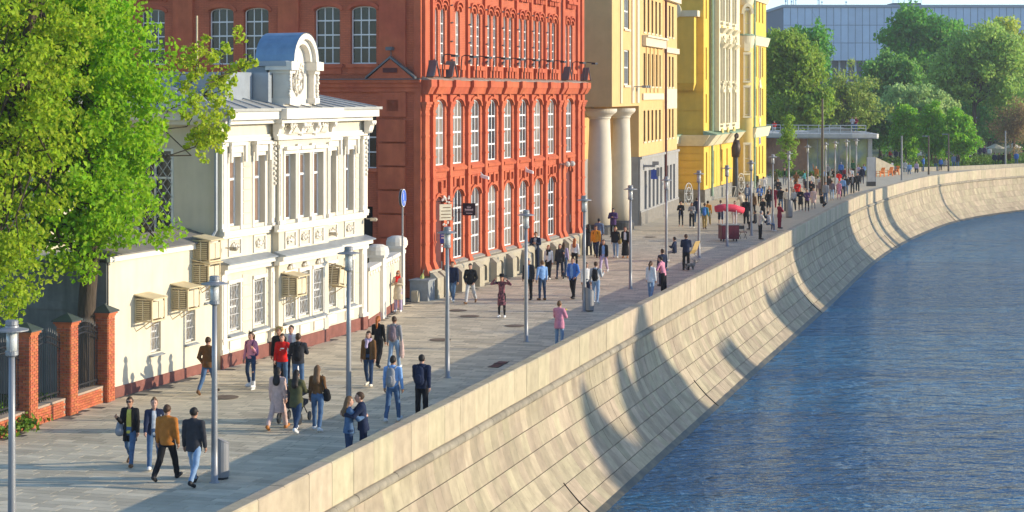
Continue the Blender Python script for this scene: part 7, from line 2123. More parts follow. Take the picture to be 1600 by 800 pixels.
        garment('skirt', [('s', tuple(tor(0,0,1.0)), tuple(pel), .135, .155, .74), ('s', tuple(pel), (0,(J['L'][2][1]+J['R'][2][1])*.3,zz), .16, .23, .82)], mcloth(bc), .03, lambda G, f: np.maximum(np.maximum(f, zz+.02-G[..., 2]), G[..., 2]-1.03-lift), .008)
    if Y < 130:
        for n in 'LR':
            hp, kn, an, to = J[n]
            garment('shoe', [('s', tuple(an+np.array([0,-.035,-.03])), tuple(to+np.array([0,-.02,.004])), .052, .043), ('s', tuple(an), tuple(an+np.array([0,0,-.03])), .045, .05)], mshoe(shoes), .02, lambda G, f, zz=0: f, 0, max(.018, res*.8))
    hs, hc = hair
    H0 = hed
    if hs != 'bald':
        Hr = [('e', tuple(H0+np.array([0,-.016,.034])), (.088,.106,.108))]
        if hs in ('short', 'crewcut'): pass
        if hs == 'long': Hr += [('s', tuple(H0+np.array([0,-.06,.0])), tuple(tor(0,-.13,1.36)), .085, .10, .7)]
        if hs == 'verylong': Hr += [('s', tuple(H0+np.array([0,-.06,.0])), tuple(tor(0,-.15,1.26)), .088, .11, .6)]
        if hs == 'bob': Hr += [('s', tuple(H0+np.array([-.05,-.03,-.01])), tuple(H0+np.array([-.06,-.02,-.11])), .05, .05), ('s', tuple(H0+np.array([.05,-.03,-.01])), tuple(H0+np.array([.06,-.02,-.11])), .05, .05), ('s', tuple(H0+np.array([0,-.07,0])), tuple(H0+np.array([0,-.07,-.1])), .07, .07)]
        if hs == 'bun': Hr += [('s', tuple(H0+np.array([0,-.1,.09])), tuple(H0+np.array([0,-.13,.10])), .05, .05)]
        if hs == 'ponytail': Hr += [('s', tuple(H0+np.array([0,-.10,.05])), tuple(H0+np.array([0,-.17,-.02])), .045, .05), ('s', tuple(H0+np.array([0,-.17,-.02])), tuple(tor(0,-.17,1.36)), .05, .025)]
        if hs == 'curly': Hr += [('e', tuple(H0+np.array([s*.07,-.02,.06])), (.06,.08,.08)) for s in (-1, 1)] + [('e', tuple(H0+np.array([0,-.05,.1])), (.09,.08,.05))]
        lowz = -.03 if hs in ('short', 'crewcut', 'bun', 'ponytail', 'curly') else -9
        def cut_hair(G, f):
            q = G - H0
            f = np.maximum(f, np.minimum(q[..., 1]-.035, -1)+0*f if False else f)
            face_ = np.maximum(.03 - q[..., 1], q[..., 2]-.062)      # negative in the face region
            f = np.maximum(f, -face_)
            if lowz > -5: f = np.maximum(f, np.where(q[..., 1] > -.09, (lowz - .02) - q[..., 2] - (-q[..., 1])*.5, -1))
            return f
        garment('hair', Hr, mhair(hc), .02, cut_hair, .005 if hs != 'curly' else .010, min(res, .024))
    # ---- worn extras
    rot = Matrix.Rotation(rad(face), 4, 'Z')
    def wpt(p): q = rot @ Vector(tuple(np.array(p)*sc)); return (q.x + X, q.y + Y, q.z + ground)
    for ex in extras:
        k = ex[0]
        if k == 'backpack':
            V_, Q_ = solid([('s', tuple(tor(0,-.2,1.36)), tuple(tor(0,-.23,1.08)), .115, .135, .62)], max(res, .02), .02, None, .004)
            bp = link('backpack', np_mesh('backpack', V_, Q_, mcloth(ex[1]), True), None); bp.location = o.location; bp.rotation_euler = o.rotation_euler; bp.scale = o.scale
            tag(bp, ex[2], 'backpack')
            q = MB()
            for s in (-1, 1): q.tube([tor(s*.09,-.15,1.44), tor(s*.11,-.01,1.50), tor(s*.12,.115,1.38), tor(s*.14,.04,1.12), tor(s*.10,-.16,1.08)], .018, 5)
            q.build('strap', mcloth(ex[1]), bp)
            V_, Q_ = solid([('s', tuple(tor(0,-.31,1.20)), tuple(tor(0,-.31,1.12)), .08, .085, .4)], max(res, .02), .02); link('front_pocket', np_mesh('front_pocket', V_, Q_, mcloth(ex[1]), True), bp)
        elif k == 'shoulderbag':
            s = ex[3] if len(ex) > 3 else 1
            V_, Q_ = solid([('s', tuple(tor(s*(sw+.10),-.04,1.06)), tuple(tor(s*(sw+.08),.06,.90)), .09, .12, .8)], max(res, .02), .02)
            bp = link('handbag', np_mesh('handbag', V_, Q_, mcloth(ex[1]), True), None); bp.location = o.location; bp.rotation_euler = o.rotation_euler; bp.scale = o.scale; tag(bp, ex[2], 'handbag')
            q = MB(); q.tube([tor(s*(sw+.1),.04,1.1), tor(s*(sw+.0),.07,1.30), tor(s*(sw-.02),0,1.505), tor(s*(sw),-.1,1.30), tor(s*(sw+.1),-.08,1.1)], .013, 5); q.build('strap', mcloth(ex[1]), bp)
        elif k == 'handbag':
            n = 'l' if ex[3] < 0 else 'r'; wr = J[n][2] + J[n][3]*.10
            bp = thing('handbag', ex[2], 'handbag', wpt(wr)); bp.rotation_euler = (0, 0, rad(face))
            q = MB(); q.hexa([(-.05,-.15,-.42),(.05,-.15,-.42),(.05,.15,-.42),(-.05,.15,-.42)], [(-.03,-.12,-.16),(.03,-.12,-.16),(.03,.12,-.16),(-.03,.12,-.16)]); q.build('bag_body', mcloth(ex[1]), bp)
            q = MB(); q.tube([(0,-.09,-.17),(0,-.05,-.02),(0,.05,-.02),(0,.09,-.17)], .01, 5); q.build('handle', mcloth(ex[1]), bp)
        elif k == 'sunglasses':
            q = MB()
            for s in (-1, 1): q.blob(hed + np.array([s*.036,.102,.02]), (.03,.012,.022), n=8); q.tube([hed+np.array([s*.062,.095,.024]), hed+np.array([s*.085,0,.022])], .006, 4)
            q.tube([hed+np.array([-.02,.11,.024]), hed+np.array([.02,.11,.024])], .006, 4); q.build('sunglasses', m_eye, o)
        elif k == 'scarf':
            V_, Q_ = solid([('s', tuple(tor(-.05,.02,1.475)), tuple(tor(.05,.02,1.475)), .075, .075), ('s', tuple(tor(.02,.11,1.46)), tuple(tor(.03,.15,1.28)), .05, .045)], max(res*.9, .018), .03, None, .008); link('scarf', np_mesh('scarf', V_, Q_, mcloth(ex[1]), True), o)
        elif k == 'catears':
            q = MB()
            for s in (-1, 1): q.add([hed+np.array([s*.03,0,.13]), hed+np.array([s*.085,0,.11]), hed+np.array([s*.075,-.02,.2]), hed+np.array([s*.06,.03,.12])], [(0,1,2),(1,3,2),(3,0,2),(0,3,1)])
            q.build('cat_ear_headband', m_eye, o)
        elif k == 'hat':
            q = MB(); q.lathe([(.23,.075),(.23,.085),(.105,.095),(.10,.16),(.07,.185),(.01,.19)], 16, tuple(hed)); q.build('hat', mcloth(ex[1]), o)
        elif k == 'cap':
            q = MB(); q.lathe([(.105,.06),(.10,.12),(.06,.16),(.01,.17)], 12, tuple(hed+np.array([0,-.01,0]))); q.box(hed[0]-.07, hed[0]+.07, hed[1]+.07, hed[1]+.18, hed[2]+.06, hed[2]+.075); q.build('cap', mcloth(ex[1]), o)
        elif k == 'skates':
            for n in 'LR':
                an, to = J[n][2], J[n][3]; q = MB()
                q.tube([an+np.array([0,-.01,.16]), an+np.array([0,-.02,-.02])], [.062,.058], 8)
                for j in range(4): c = an + (to-an)*np.array([1,1,0])*(j/3*.95) + np.array([0,-.05,-.10]); q.tube([c-np.array([.014,0,0]), c+np.array([.014,0,0])], .04, 8)
                q.build('roller_skate', mshoe('white'), o)
        elif k == 'print':
            q = MB(); q.blob(tor(-.02,.128,1.3), (.07,.02,.022), n=8); q.blob(tor(.04,.13,1.25), (.03,.02,.012), n=6); q.build('chest_print', mcloth('white'), o)
        elif k == 'flowers':
            n = 'l'; wr = J[n][2]+J[n][3]*.12; bp = thing('flower_bunch', ex[2], 'flowers', wpt(wr)); q = MB()
            q.tube([(0,0,-.1),(0,0,.08)], .012, 5); q.build('stalks', mcloth('green'), bp)
            q = MB()
            for j in range(6): q.blob(((rnd.random()-.5)*.12,(rnd.random()-.5)*.1,.08+rnd.random()*.08), .04, n=5)
            q.build('blossoms', mcloth('yellow'), bp)
        elif k == 'shawl':
            n = 'r'; wr = J[n][2]; bp = thing('shawl', ex[2], 'shawl', wpt(wr)); q = MB(); q.tube([(0,-.02,.12),(.01,0,-.1),(.0,.02,-.4),(.02,0,-.52)], [.03,.06,.085,.03], 8); q.build('shawl', mcloth(ex[1]), bp)
    PEOPLE[label] = o
    return o
# ---------------------------------------------------------------- the people, near to far
AW, TW = -14, 166
P = person
P(203,727,1.70,TW+8,'walk1','bagR',('longcardigan','black',None,'yellow'),('jeans','denim'),('short','brown'),'brown','woman in a yellow top, open black cardigan and jeans walking towards the bridge',fem=True,extras=(('sunglasses',),('shoulderbag','grey','grey shoulder bag on the woman in the yellow top',1)))
P(241,731,1.72,TW+25,'walk2','swing1',('jacket','navy',None,'white'),('jeans','denim'),('bun','lightbrown'),'white','woman with a hair bun and dark jacket beside the yellow topped woman',fem=True,extras=(('shoulderbag','lightgrey','pale bag at the hip of the woman with the hair bun',-1),))
P(261,750,1.80,AW,'walk2','down',('jacket','tan'),('trousers','black'),('short','brown'),'black','man in a tan orange leather jacket and black trousers walking away')
P(303,758,1.84,AW,'walk1','down',('blazer','charcoal'),('jeans','lightdenim'),('short','dark'),'black','man in a charcoal blazer and light blue jeans beside the lamp',extras=(('sunglasses',),))
P(325,616,1.76,AW,'walk2','pocket',('jacket','brown'),('jeans','denim'),('short','brown'),'brown','man in a brown jacket walking alone past the annex wall')
P(392,606,1.70,TW-12,'skate','bagL',('blouse','pink'),('leggings','darkdenim'),('ponytail','brown'),'white','girl in a pink top with cat ear headband on white roller skates',fem=True,extras=(('catears',),('skates',),('backpack','purple','purple backpack worn by the girl on roller skates')))
P(436,601,1.76,TW,'stand','down',('jacket','black'),('trousers','black'),('curly','blond'),'black','woman with curly fair hair in a dark jacket behind the red hooded girl',fem=True)
P(441,607,1.66,TW+10,'stand','reachL',('jacket','red'),('jeans','denim'),('ponytail','brown'),'white','girl in a bright red hooded top with a white print, holding a bag',fem=True,extras=(('print',),('handbag','white','white bag hanging from the hand of the girl in red',-1)))
P(455,596,1.74,TW-5,'stand','down',('jacket','white',None,'lilac'),('jeans','navy'),('short','dark'),'black','man in a white open jacket half hidden behind the girl in red')
P(466,613,1.76,AW+15,'stand','fold',('jacket','charcoal'),('jeans','denim'),('crewcut','brown'),'black','man in a dark jacket with black backpack facing the girl in red',extras=(('backpack','black','black backpack on the man facing the girl in red'),))
P(434,671,1.72,AW,'walk2','down',('coat','palepink'),('trousers','palepink'),('long','dark'),'tan','woman in a long pale pink coat and pink trousers walking away',fem=True)
P(463,675,1.70,AW,'walk1','push',('parka','olive'),('jeans','darkdenim'),('long','dark'),'white','woman in an olive parka pushing the black stroller',fem=True)
P(496,673,1.74,AW+4,'step1','down',('crop','brown',None),('jeans','denim'),('long','lightbrown'),'white','woman in a short brown jacket over a white shirt with a black handbag',fem=True,extras=(('shoulderbag','black','black handbag on the shoulder of the woman in the short brown jacket',1),))
P(576,604,1.70,TW,'step1','down',('jacket','brown',None,'black'),('jeans','darkdenim'),('bob','brown'),'cream','woman in a brown leather jacket with a lilac scarf walking towards the bridge',fem=True,extras=(('scarf','lilac'),))
P(591,573,1.72,AW,'walk1','bagL',('blouse','black'),('trousers','black'),('ponytail','ginger'),'black','woman in black with a ginger ponytail walking away',fem=True)
P(616,577,1.72,AW,'step2','down',('shirt','grey'),('jeans','lightdenim'),('short','brown'),'white','person in a grey hooded top with a backpack beside the ginger woman',extras=(('backpack','mauve','mauve grey backpack next to the ginger woman in black'),('shawl','palepink','pale patterned shawl hanging from the arm of the grey hooded walker')))
P(0,0,1.70,-70,'stand','hug',('jacket','denim'),('jeans','darkdenim'),('long','lightbrown'),'white','woman in a denim jacket embracing a man at the parapet',pos=(-3.92,46.15),fem=True)
P(0,0,1.80,96,'stand','hug',('jacket','navy'),('trousers','navy'),('short','brown'),'black','man in a navy jacket embracing the woman at the parapet',pos=(-3.58,46.25),lean=.12)
P(614,659,1.80,AW,'step2','down',('shirt','skyblue'),('jeans','denim'),('short','dark'),'white','man in a blue denim shirt with a grey backpack walking along the parapet',extras=(('backpack','grey','grey backpack on the man in the blue denim shirt'),))
P(659,657,1.80,AW,'stand','swing2',('jacket','navy'),('trousers','black'),('short','dark'),'black','man in navy by the parapet, right of the denim shirted man',extras=(('backpack','navy','navy backpack of the man closest to the parapet'),))
P(622,487,1.68,TW,'stand','fold',('coat','beige'),('trousers','lilac'),('bob','ginger'),'white','woman in a pale coat and red scarf standing at the blue sign pole',fem=True,extras=(('scarf','red'),('sunglasses',)))
P(707,471,1.78,TW,'walk1','down',('jacket','navy'),('jeans','denim'),('short','brown'),'white','man in a navy jacket half behind the lamp at the factory doorway')
P(735,474,1.76,TW,'walk2','pocket',('jacket','black'),('trousers','lightgrey'),('short','dark'),'brown','man in a black jacket and pale grey trousers walking towards the bridge')
P(784,496,1.70,TW,'stand','up',('dress','floral'),('leggings','black'),('long','brown'),'white','woman in a dark floral dress holding her hat with both raised hands',fem=True,extras=(('hat','black'),))
P(826,468,1.78,TW-10,'stand','down',('jacket','charcoal',None,'skyblue'),('trousers','black'),('short','grey'),'black','older man in a dark open jacket over a blue shirt standing by a lamp')
P(847,469,1.72,AW+40,'stand','down',('shirt','skyblue'),('jeans','darkdenim'),('short','lightbrown'),'brown','person in a loose light blue shirt talking with the older man')
P(895,467,1.82,TW-20,'step1','pocket',('blazer','blue',None,'skyblue'),('trousers','black'),('short','brown'),'black','man in a bright blue blazer and black trousers')
P(916,472,1.70,TW+30,'stand','down',('blouse','white'),('trousers','navy'),('short','dark'),'white','dark haired woman in white behind the lamp with the bin',fem=True)
P(931,474,1.78,AW,'step1','bagR',('shirt','lightgrey'),('jeans','lightdenim'),('crewcut','brown'),'white','man in a pale shirt and light jeans with a black backpack',extras=(('backpack','black','black backpack on the man in light jeans beside the bin'),))
P(874,545,1.68,AW-12,'stand','fold',('parka','pink'),('jeans','lightdenim'),('short','lightbrown'),'white','woman in a pink top and light jeans at the parapet holding flowers',fem=True,extras=(('flowers',None,'small bunch of yellow flowers held by the pink topped woman'),))
P(837,419,1.86,TW,'stand','fold',('blazer','navy',None,'lightgrey'),('trousers','navy'),('short','brown'),'black','tall man in a navy suit standing near the factory plinth')
P(857,436,1.70,TW,'walk1','down',('blouse','white'),('trousers','black'),('bob','ginger'),'white','woman in a white blouse with a black ribbon tie',fem=True,extras=(('scarf','black'),))
P(875,436,1.70,TW,'step2','bagL',('jacket','charcoal'),('leggings','navy'),('bob','dark'),'black','woman in a dark jacket carrying a dark bag, left of the lilac topped woman',fem=True,extras=(('handbag','black','dark bag carried left of the lilac topped woman',-1),))
P(881,433,1.70,AW,'step1','down',('blouse','lilac'),('jeans','darkdenim'),('verylong','brown'),'black','woman with very long brown hair in a lilac top walking away',fem=True)
P(898,424,1.66,AW,'stand','down',('blouse','white'),('leggings','black'),('long','ginger'),'black','woman with long ginger hair in a white top near the factory corner',fem=True)
P(920,399,1.72,AW+30,'stand','down',('coat','charcoal'),('trousers','black'),('long','dark'),'black','woman in a long charcoal coat at the base of the near column',fem=True)
P(931,402,1.80,TW,'walk1','down',('jacket','orange'),('trousers','navy'),('short','brown'),'brown','man in a bright yellow orange jacket by the near column',extras=(('backpack','black','black backpack of the man in the yellow orange jacket'),))
P(936,390,1.78,AW,'stand','down',('jacket','greyblue'),('trousers','navy'),('short','dark'),'black','man in a grey blue jacket behind the yellow orange jacket')
P(943,426,1.72,TW,'walk2','down',('jacket','black',None,'skyblue'),('trousers','lilac'),('long','dark'),'white','woman in a black jacket and pale pink trousers walking towards the bridge',fem=True)
P(958,379,1.80,TW,'stand','fold',('parka','purple'),('trousers','black'),('short','dark'),'black','man in a bulky dark purple jacket between the two giant columns',pos=(at(958,371)))
P(962,403,1.70,TW,'step1','down',('jacket','black'),('jeans','lightdenim'),('long','blond'),'white','blonde woman in a black leather jacket and light jeans',fem=True,extras=(('shoulderbag','khaki','drab handbag at the side of the blonde woman',-1),))
P(977,403,1.70,TW,'stand','down',('jacket','black',None,'white'),('longskirt','black'),('long','brown'),'tan','woman in a long black skirt and black jacket beside the blonde woman',fem=True)
P(1017,469,1.70,AW-15,'step1','down',('blazer','white'),('jeans','lightdenim'),('ponytail','brown'),'white','woman in a white jacket with a ponytail at the parapet',fem=True)
P(1037,462,1.76,60,'stand','out',('shirt','pink'),('trousers','black'),('short','dark'),'black','man in a pink shirt and dark trousers bending over the parapet',lean=.22)
P(1035,447,1.72,30,'stand','down',('jacket','navy'),('trousers','navy'),('short','brown'),'black','person in navy hidden behind the pink shirted man')
P(1072,422,1.82,AW+10,'stand','phone',('jacket','navy'),('trousers','black'),('short','brown'),'black','man in a navy jacket standing beside the tan deck chair')
P(1054,409,1.66,70,'sit','fold',('jacket','navy'),('jeans','grey'),('short','dark'),'white','person in navy with white shoes sitting low beside the deck chair')
P(1064,354,1.70,TW,'stand','fold',('jacket','black'),('leggings','black'),('short','brown'),'white','woman in black with folded arms before the beige block steps',fem=True,extras=(('handbag','navy','navy bag hanging beside the woman in black with folded arms',-1),))
P(1081,356,1.70,TW,'stand','fold',('blouse','grey'),('trousers','black'),('bob','dark'),'white','woman in a grey top and black trousers, right of the folded arms woman',fem=True)
P(1089,349,1.78,AW,'stand','down',('jacket','navy'),('jeans','denim'),('short','brown'),'black','man in navy behind the grey topped woman')
P(1101,358,1.78,AW,'walk1','down',('shirt','teal'),('trousers','khaki'),('short','brown'),'brown','man in a teal top and khaki trousers walking away',extras=(('backpack','blue','blue backpack above khaki trousers'),))
P(1106,352,1.74,AW,'walk2','down',('shirt','orange'),('trousers','khaki'),('short','dark'),'brown','person in orange half hidden behind the blue backpack')
P(1126,353,1.74,AW,'stand','down',('shirt','lightgrey'),('shorts','navy'),('short','brown'),'white','man in a pale shirt and navy shorts behind the pink awning')
P(1148,352,1.66,TW,'step1','down',('blouse','palepink'),('trousers','palepink'),('long','dark'),'tan','woman in pale pink under the right end of the pink awning',fem=True)
P(1166,351,1.82,AW,'stand','down',('coat','black'),('trousers','black'),('short','dark'),'black','man in a long black coat right of the pink awning')
P(1160,336,1.74,40,'stand','fold',('jacket','beige'),('trousers','brown'),('short','lightbrown'),'brown','person in a beige jacket bending behind the black coat',lean=.4)
P(1177,337,1.74,AW,'walk1','down',('jacket','brown'),('trousers','black'),('bob','dark'),'black','woman in a dark brown jacket right of the black coat',fem=True)
P(1168,321,1.70,TW,'stand','down',('jacket','greyblue',None,'white'),('jeans','denim'),('long','brown'),'white','woman in a grey blue jacket beyond the beige jacket',fem=True)
P(1188,374,1.76,-70,'stand','fold',('jacket','cream'),('trousers','black'),('short','grey'),'black','man in a cream white jacket leaning at the parapet',lean=.1)
P(1180,359,1.60,80,'sit','down',('jacket','charcoal'),('trousers','black'),('short','dark'),'black','person in charcoal sitting left of the cream jacket')
P(1200,362,1.66,-60,'sit','down',('shirt','white'),('jeans','denim'),('short','dark'),'white','person in a white shirt sitting at the parapet right of the cream jacket',extras=(('backpack','navy','navy backpack on the person sitting at the parapet'),))
P(1192,345,1.60,TW,'stand','push',('jacket','black'),('trousers','black'),('long','dark'),'black','dark haired woman in black behind the sitting person',fem=True)
P(1218,357,1.70,-60,'stand','fold',('parka','crimson'),('trousers','crimson'),('short','brown'),'black','person in a crimson coat sitting against the parapet',fem=True)
far_rows = [
 (1187,322,1.74,TW,'walk1','fold',('jacket','blue',None,'white'),('leggings','black'),('long','lightbrown'),'woman in a bright blue jacket over white near the round tower',True),
 (1202,325,1.72,TW,'stand','down',('jacket','charcoal',None,'white'),('jeans','denim'),('long','blond'),'woman in charcoal and white near the first far lamp',True),
 (1210,326,1.72,AW,'step1','down',('shirt','crimson'),('trousers','crimson'),('short','dark'),'person in burgundy standing right behind a far lamp',False),
 (1201,333,1.68,AW,'stand','pocket',('jacket','black'),('shorts','charcoal'),('short','dark'),'person in a black jacket and shorts, left of the burgundy person',False),
 (1220,329,1.80,AW,'stand','down',('jacket','black'),('jeans','denim'),('short','dark'),'man in a black jacket and blue jeans left of the pale shirted man',False),
 (1229,331,1.76,AW,'stand','down',('shirt','cream'),('trousers','navy'),('short','brown'),'man in a cream shirt and navy trousers at the bin lamp',False),
 (1240,330,1.70,TW,'step2','down',('blouse','lightgrey'),('trousers','charcoal'),('long','lightbrown'),'woman in a light grey top right of the bin lamp',True),
 (1251,330,1.74,TW,'stand','fold',('coat','black'),('leggings','black'),('long','blond'),'fair haired woman in a black coat with a brown bag',True),
 (1261,331,1.72,TW,'stand','phone',('jacket','purple'),('leggings','black'),('short','brown'),'woman in purple and black with her arms folded high',True),
 (1271,327,1.66,TW,'stand','down',('coat','palepink'),('leggings','grey'),('long','brown'),'woman in a pale pink coat near the crouching figure',True),
 (1284,324,1.50,-60,'crouch','down',('jacket','black'),('trousers','black'),('short','dark'),'person in black crouching at the parapet',False),
 (1300,313,1.74,AW,'walk1','down',('shirt','mauve'),('jeans','lightdenim'),('short','brown'),'man in a mauve top and light jeans at the parapet bend',False),
 (1311,312,1.62,TW,'stand','down',('dress','pink'),('leggings','pink'),('long','dark'),'woman in a pink dress at the parapet bend',True),
 (1317,308,1.72,AW,'stand','down',('shirt','skyblue'),('trousers','navy'),('short','dark'),'person in a light blue shirt right of the pink dress',False),
 (1310,298,1.80,AW,'stand','fold',('parka','red'),('trousers','black'),('short','dark'),'man in a bright red jacket in front of the pavilion',False),
 (1322,305,1.72,AW,'stand','down',('jacket','charcoal'),('jeans','denim'),('short','brown'),'person in a charcoal jacket left of the two dark men',False),
 (1332,303,1.80,TW,'stand','pocket',('jacket','black',None,'grey'),('trousers','charcoal'),('short','dark'),'left one of two dark dressed men near the totem',False),
 (1340,300,1.76,TW,'step1','down',('jacket','charcoal'),('trousers','black'),('short','brown'),'right one of two dark dressed men near the totem',False),
 (1314,280,1.80,AW,'stand','down',('shirt','blue'),('trousers','navy'),('short','grey'),'man in a strong blue shirt at the pavilion glass',False),
 (1320,281,1.60,TW,'sit','down',('shirt','crimson'),('trousers','navy'),('short','dark'),'person in dark red sitting right of the blue shirt',False),
 (1333,276,1.76,AW,'stand','down',('jacket','green'),('trousers','black'),('short','lightbrown'),'person in dark green at the pavilion glass',False),
 (1341,277,1.70,TW,'sit','fold',('shirt','lilac'),('jeans','denim'),('short','brown'),'person in lilac sitting at the left cafe table',False),
 (1350,276,1.72,TW,'sit','fold',('blouse','skyblue'),('trousers','black'),('bob','brown'),'woman in light blue sitting left of the totem',True),
 (1293,283,1.78,AW,'stand','down',('shirt','grey'),('trousers','charcoal'),('short','grey'),'man in grey beside the flagpole',False),
 (1300,284,1.66,TW,'sit','down',('blouse','cream'),('trousers','khaki'),('long','brown'),'woman in cream sitting right of the flagpole',True),
 (1268,301,1.76,AW,'stand','down',('shirt','white'),('trousers','navy'),('short','brown'),'man in a white shirt and navy trousers left of the waving figure',False),
 (1278,306,1.74,AW,'stand','down',('shirt','lightgrey'),('trousers','mauve'),('short','dark'),'man in a light grey shirt bending left of the flagpole',False),
 (1283,309,1.66,TW,'walk1','down',('jacket','mauve'),('trousers','charcoal'),('short','dark'),'person in mauve right of the light grey shirt',False),
 (1275,288,1.80,TW,'stand','high',('shirt','tan'),('trousers','khaki'),('short','blond'),'person in tan with one arm raised high before the glass',False),
 (1290,300,1.74,AW,'walk2','down',('jacket','black'),('trousers','black'),('short','dark'),'person in black walking behind the flagpole',False),
 (1295,304,1.70,TW,'step1','down',('jacket','charcoal'),('trousers','grey'),('long','dark'),'woman in charcoal and grey right of the flagpole foot',True),
 (1211,295,1.72,AW,'stand','down',('jacket','olive'),('trousers','black'),('short','brown'),'person in olive at the corner shrubs of the yellow house',False),
 (1226,290,1.72,TW,'stand','down',('jacket','green',None,'black'),('jeans','grey'),('long','lightbrown'),'woman in dark green before the wood cladding',True),
 (1257,296,1.78,70,'stand','out',('shirt','teal'),('shorts','charcoal'),('short','brown'),'cyclist in a teal top standing astride the bicycle',False),
 (1375,272,1.72,-40,'sit','fold',('shirt','skyblue'),('jeans','denim'),('short','brown'),'person in light blue on the left orange chair',False),
 (1386,271,1.70,-40,'sit','fold',('jacket','charcoal'),('trousers','black'),('short','dark'),'person in charcoal on the middle orange chair',False),
 (1394,270,1.70,40,'sit','fold',('jacket','lightgrey'),('trousers','navy'),('short','dark'),'person in light grey on the right orange chair',False),
 (1391,254,1.70,TW,'stand','down',('shirt','red'),('trousers','charcoal'),('short','dark'),'person in red behind the stair wall of the pavilion',False),
 (1400,254,1.72,AW,'stand','down',('jacket','navy'),('trousers','navy'),('short','grey'),'person in navy beside the red person behind the stair wall',False),
 (1421,273,1.70,TW,'sit','down',('shirt','skyblue'),('jeans','denim'),('short','brown'),'person in light blue sitting on the parapet edge of the far bend',False),
 (1432,271,1.70,TW,'sit','down',('jacket','lilac'),('trousers','charcoal'),('bob','brown'),'woman in lilac sitting on the far bend',True),
 (1443,268,1.76,80,'stand','fold',('jacket','blue'),('jeans','denim'),('short','dark'),'person in blue bending near the armed pole',False),
 (1462,267,1.76,AW,'stand','down',('jacket','olive'),('jeans','denim'),('short','brown'),'man in olive between the two armed poles',False),
 (1470,267,1.50,TW,'stand','down',('jacket','blue'),('trousers','navy'),('short','brown'),'shorter person in blue right of the olive man',False),
 (1490,264,1.74,TW,'stand','down',('jacket','greyblue'),('jeans','denim'),('short','dark'),'left one of a pair right of the second armed pole',False),
 (1496,264,1.76,AW,'stand','down',('jacket','charcoal'),('jeans','denim'),('short','dark'),'right one of a pair right of the second armed pole',False),
 (1554,261,1.78,AW,'stand','down',('jacket','navy'),('trousers','navy'),('short','brown'),'left one of three dark figures at the right end of the parapet',False),
 (1561,261,1.74,TW,'stand','down',('jacket','charcoal'),('trousers','black'),('long','lightbrown'),'middle one of three dark figures at the right end of the parapet',True),
 (1568,261,1.76,AW,'stand','down',('coat','black'),('trousers','black'),('short','dark'),'right one of three dark figures at the right end of the parapet',False),
 (1531,247,1.80,TW,'walk1','down',('jacket','navy'),('trousers','black'),('short','dark'),'left walker of two in navy on the park path',False),
 (1538,247,1.76,TW,'walk2','down',('jacket','purple'),('trousers','navy'),('short','dark'),'right walker of two in dark purple on the park path',False),
 (1464,250,1.74,AW,'stand','down',('shirt','crimson'),('trousers','charcoal'),('short','brown'),'person in dark red under the middle sapling',False),
 (1477,249,1.74,AW,'stand','down',('jacket','navy'),('trousers','black'),('short','dark'),'person in navy under the right sapling',False),
 (1437,250,1.72,TW,'sit','down',('shirt','white'),('trousers','khaki'),('short','brown'),'person in white sitting under the left sapling',False),
]

for (px_, py_, h_, fc, lg, ar, tp, bt, hr, lab, fm) in far_rows:
    P(px_, py_, h_, fc, lg, ar, tp, bt, hr, 'black', lab, fem=fm)
# more walkers in the far crowd
more = [(1181,300,'step1','olive','black','person in olive near the white scroll railing',False),(1193,306,'walk1','white','denim','person in white and denim left of the wood cladding',False),(1216,312,'stand','charcoal','denim','person in charcoal between two far lamps left of the young tree',False),
 (1235,306,'walk2','cream','grey','woman in cream below the young street tree',True),(1246,316,'stand','red','charcoal','person in red top below the bicycle',False),(1262,310,'step2','navy','grey','person in navy before the wood and glass join',False),
 (1287,293,'stand','skyblue','navy','person in light blue at the foot of the flagpole',False),(1304,291,'stand','black','grey','person in black behind the bright red jacket',False),(1326,290,'step1','palepink','denim','woman in pale pink left of the dark green person',True),
 (1347,288,'stand','navy','navy','person in navy left of the grey totem',False),(1305,303,'walk1','white','charcoal','person in white left of the bright red jacket',False),(1290,318,'stand','grey','denim','person in grey left of the mauve topped man',False),
 (1244,298,'stand','brown','black','person in brown left of the bicycle wheel',False),(1268,314,'walk1','black','denim','person in black jacket and denim right of the pale pink coat',False),(1330,284,'sit','white','denim','person in white sitting at the pavilion glass',False),
 (1408,256,'stand','charcoal','navy','person in charcoal at the hedge right of the orange chairs',False),(1414,270,'sit','lightgrey','denim','person in light grey sitting at the left end of the far bend',False),(1450,252,'sit','teal','navy','person in teal sitting between the left and middle saplings',False),
 (1505,254,'walk1','crimson','charcoal','person in dark red walking on the path right of the saplings',False),(1514,253,'walk2','lightgrey','denim','person in light grey walking right of the saplings',False),(1546,250,'stand','white','grey','person in white at the left pale parasol',False),
 (1577,259,'stand','brown','black','person in brown at the rightmost slim pole',False),(1588,259,'stand','blue','denim','person in blue at the right edge of the parapet',False),(1478,266,'sit','beige','brown','person in beige sitting between the armed poles and the pair',False)]
for px_, py_, lg, ct, cb, lab, fm in more:
    P(px_, py_, 1.66 if fm else 1.76, AW if rnd.random() < .5 else TW, lg, 'down' if rnd.random() < .6 else 'fold', ('jacket', ct), ('jeans', cb), ('long' if fm else 'short', rnd.choice(['dark','brown','lightbrown'])), 'black', lab, fem=fm)
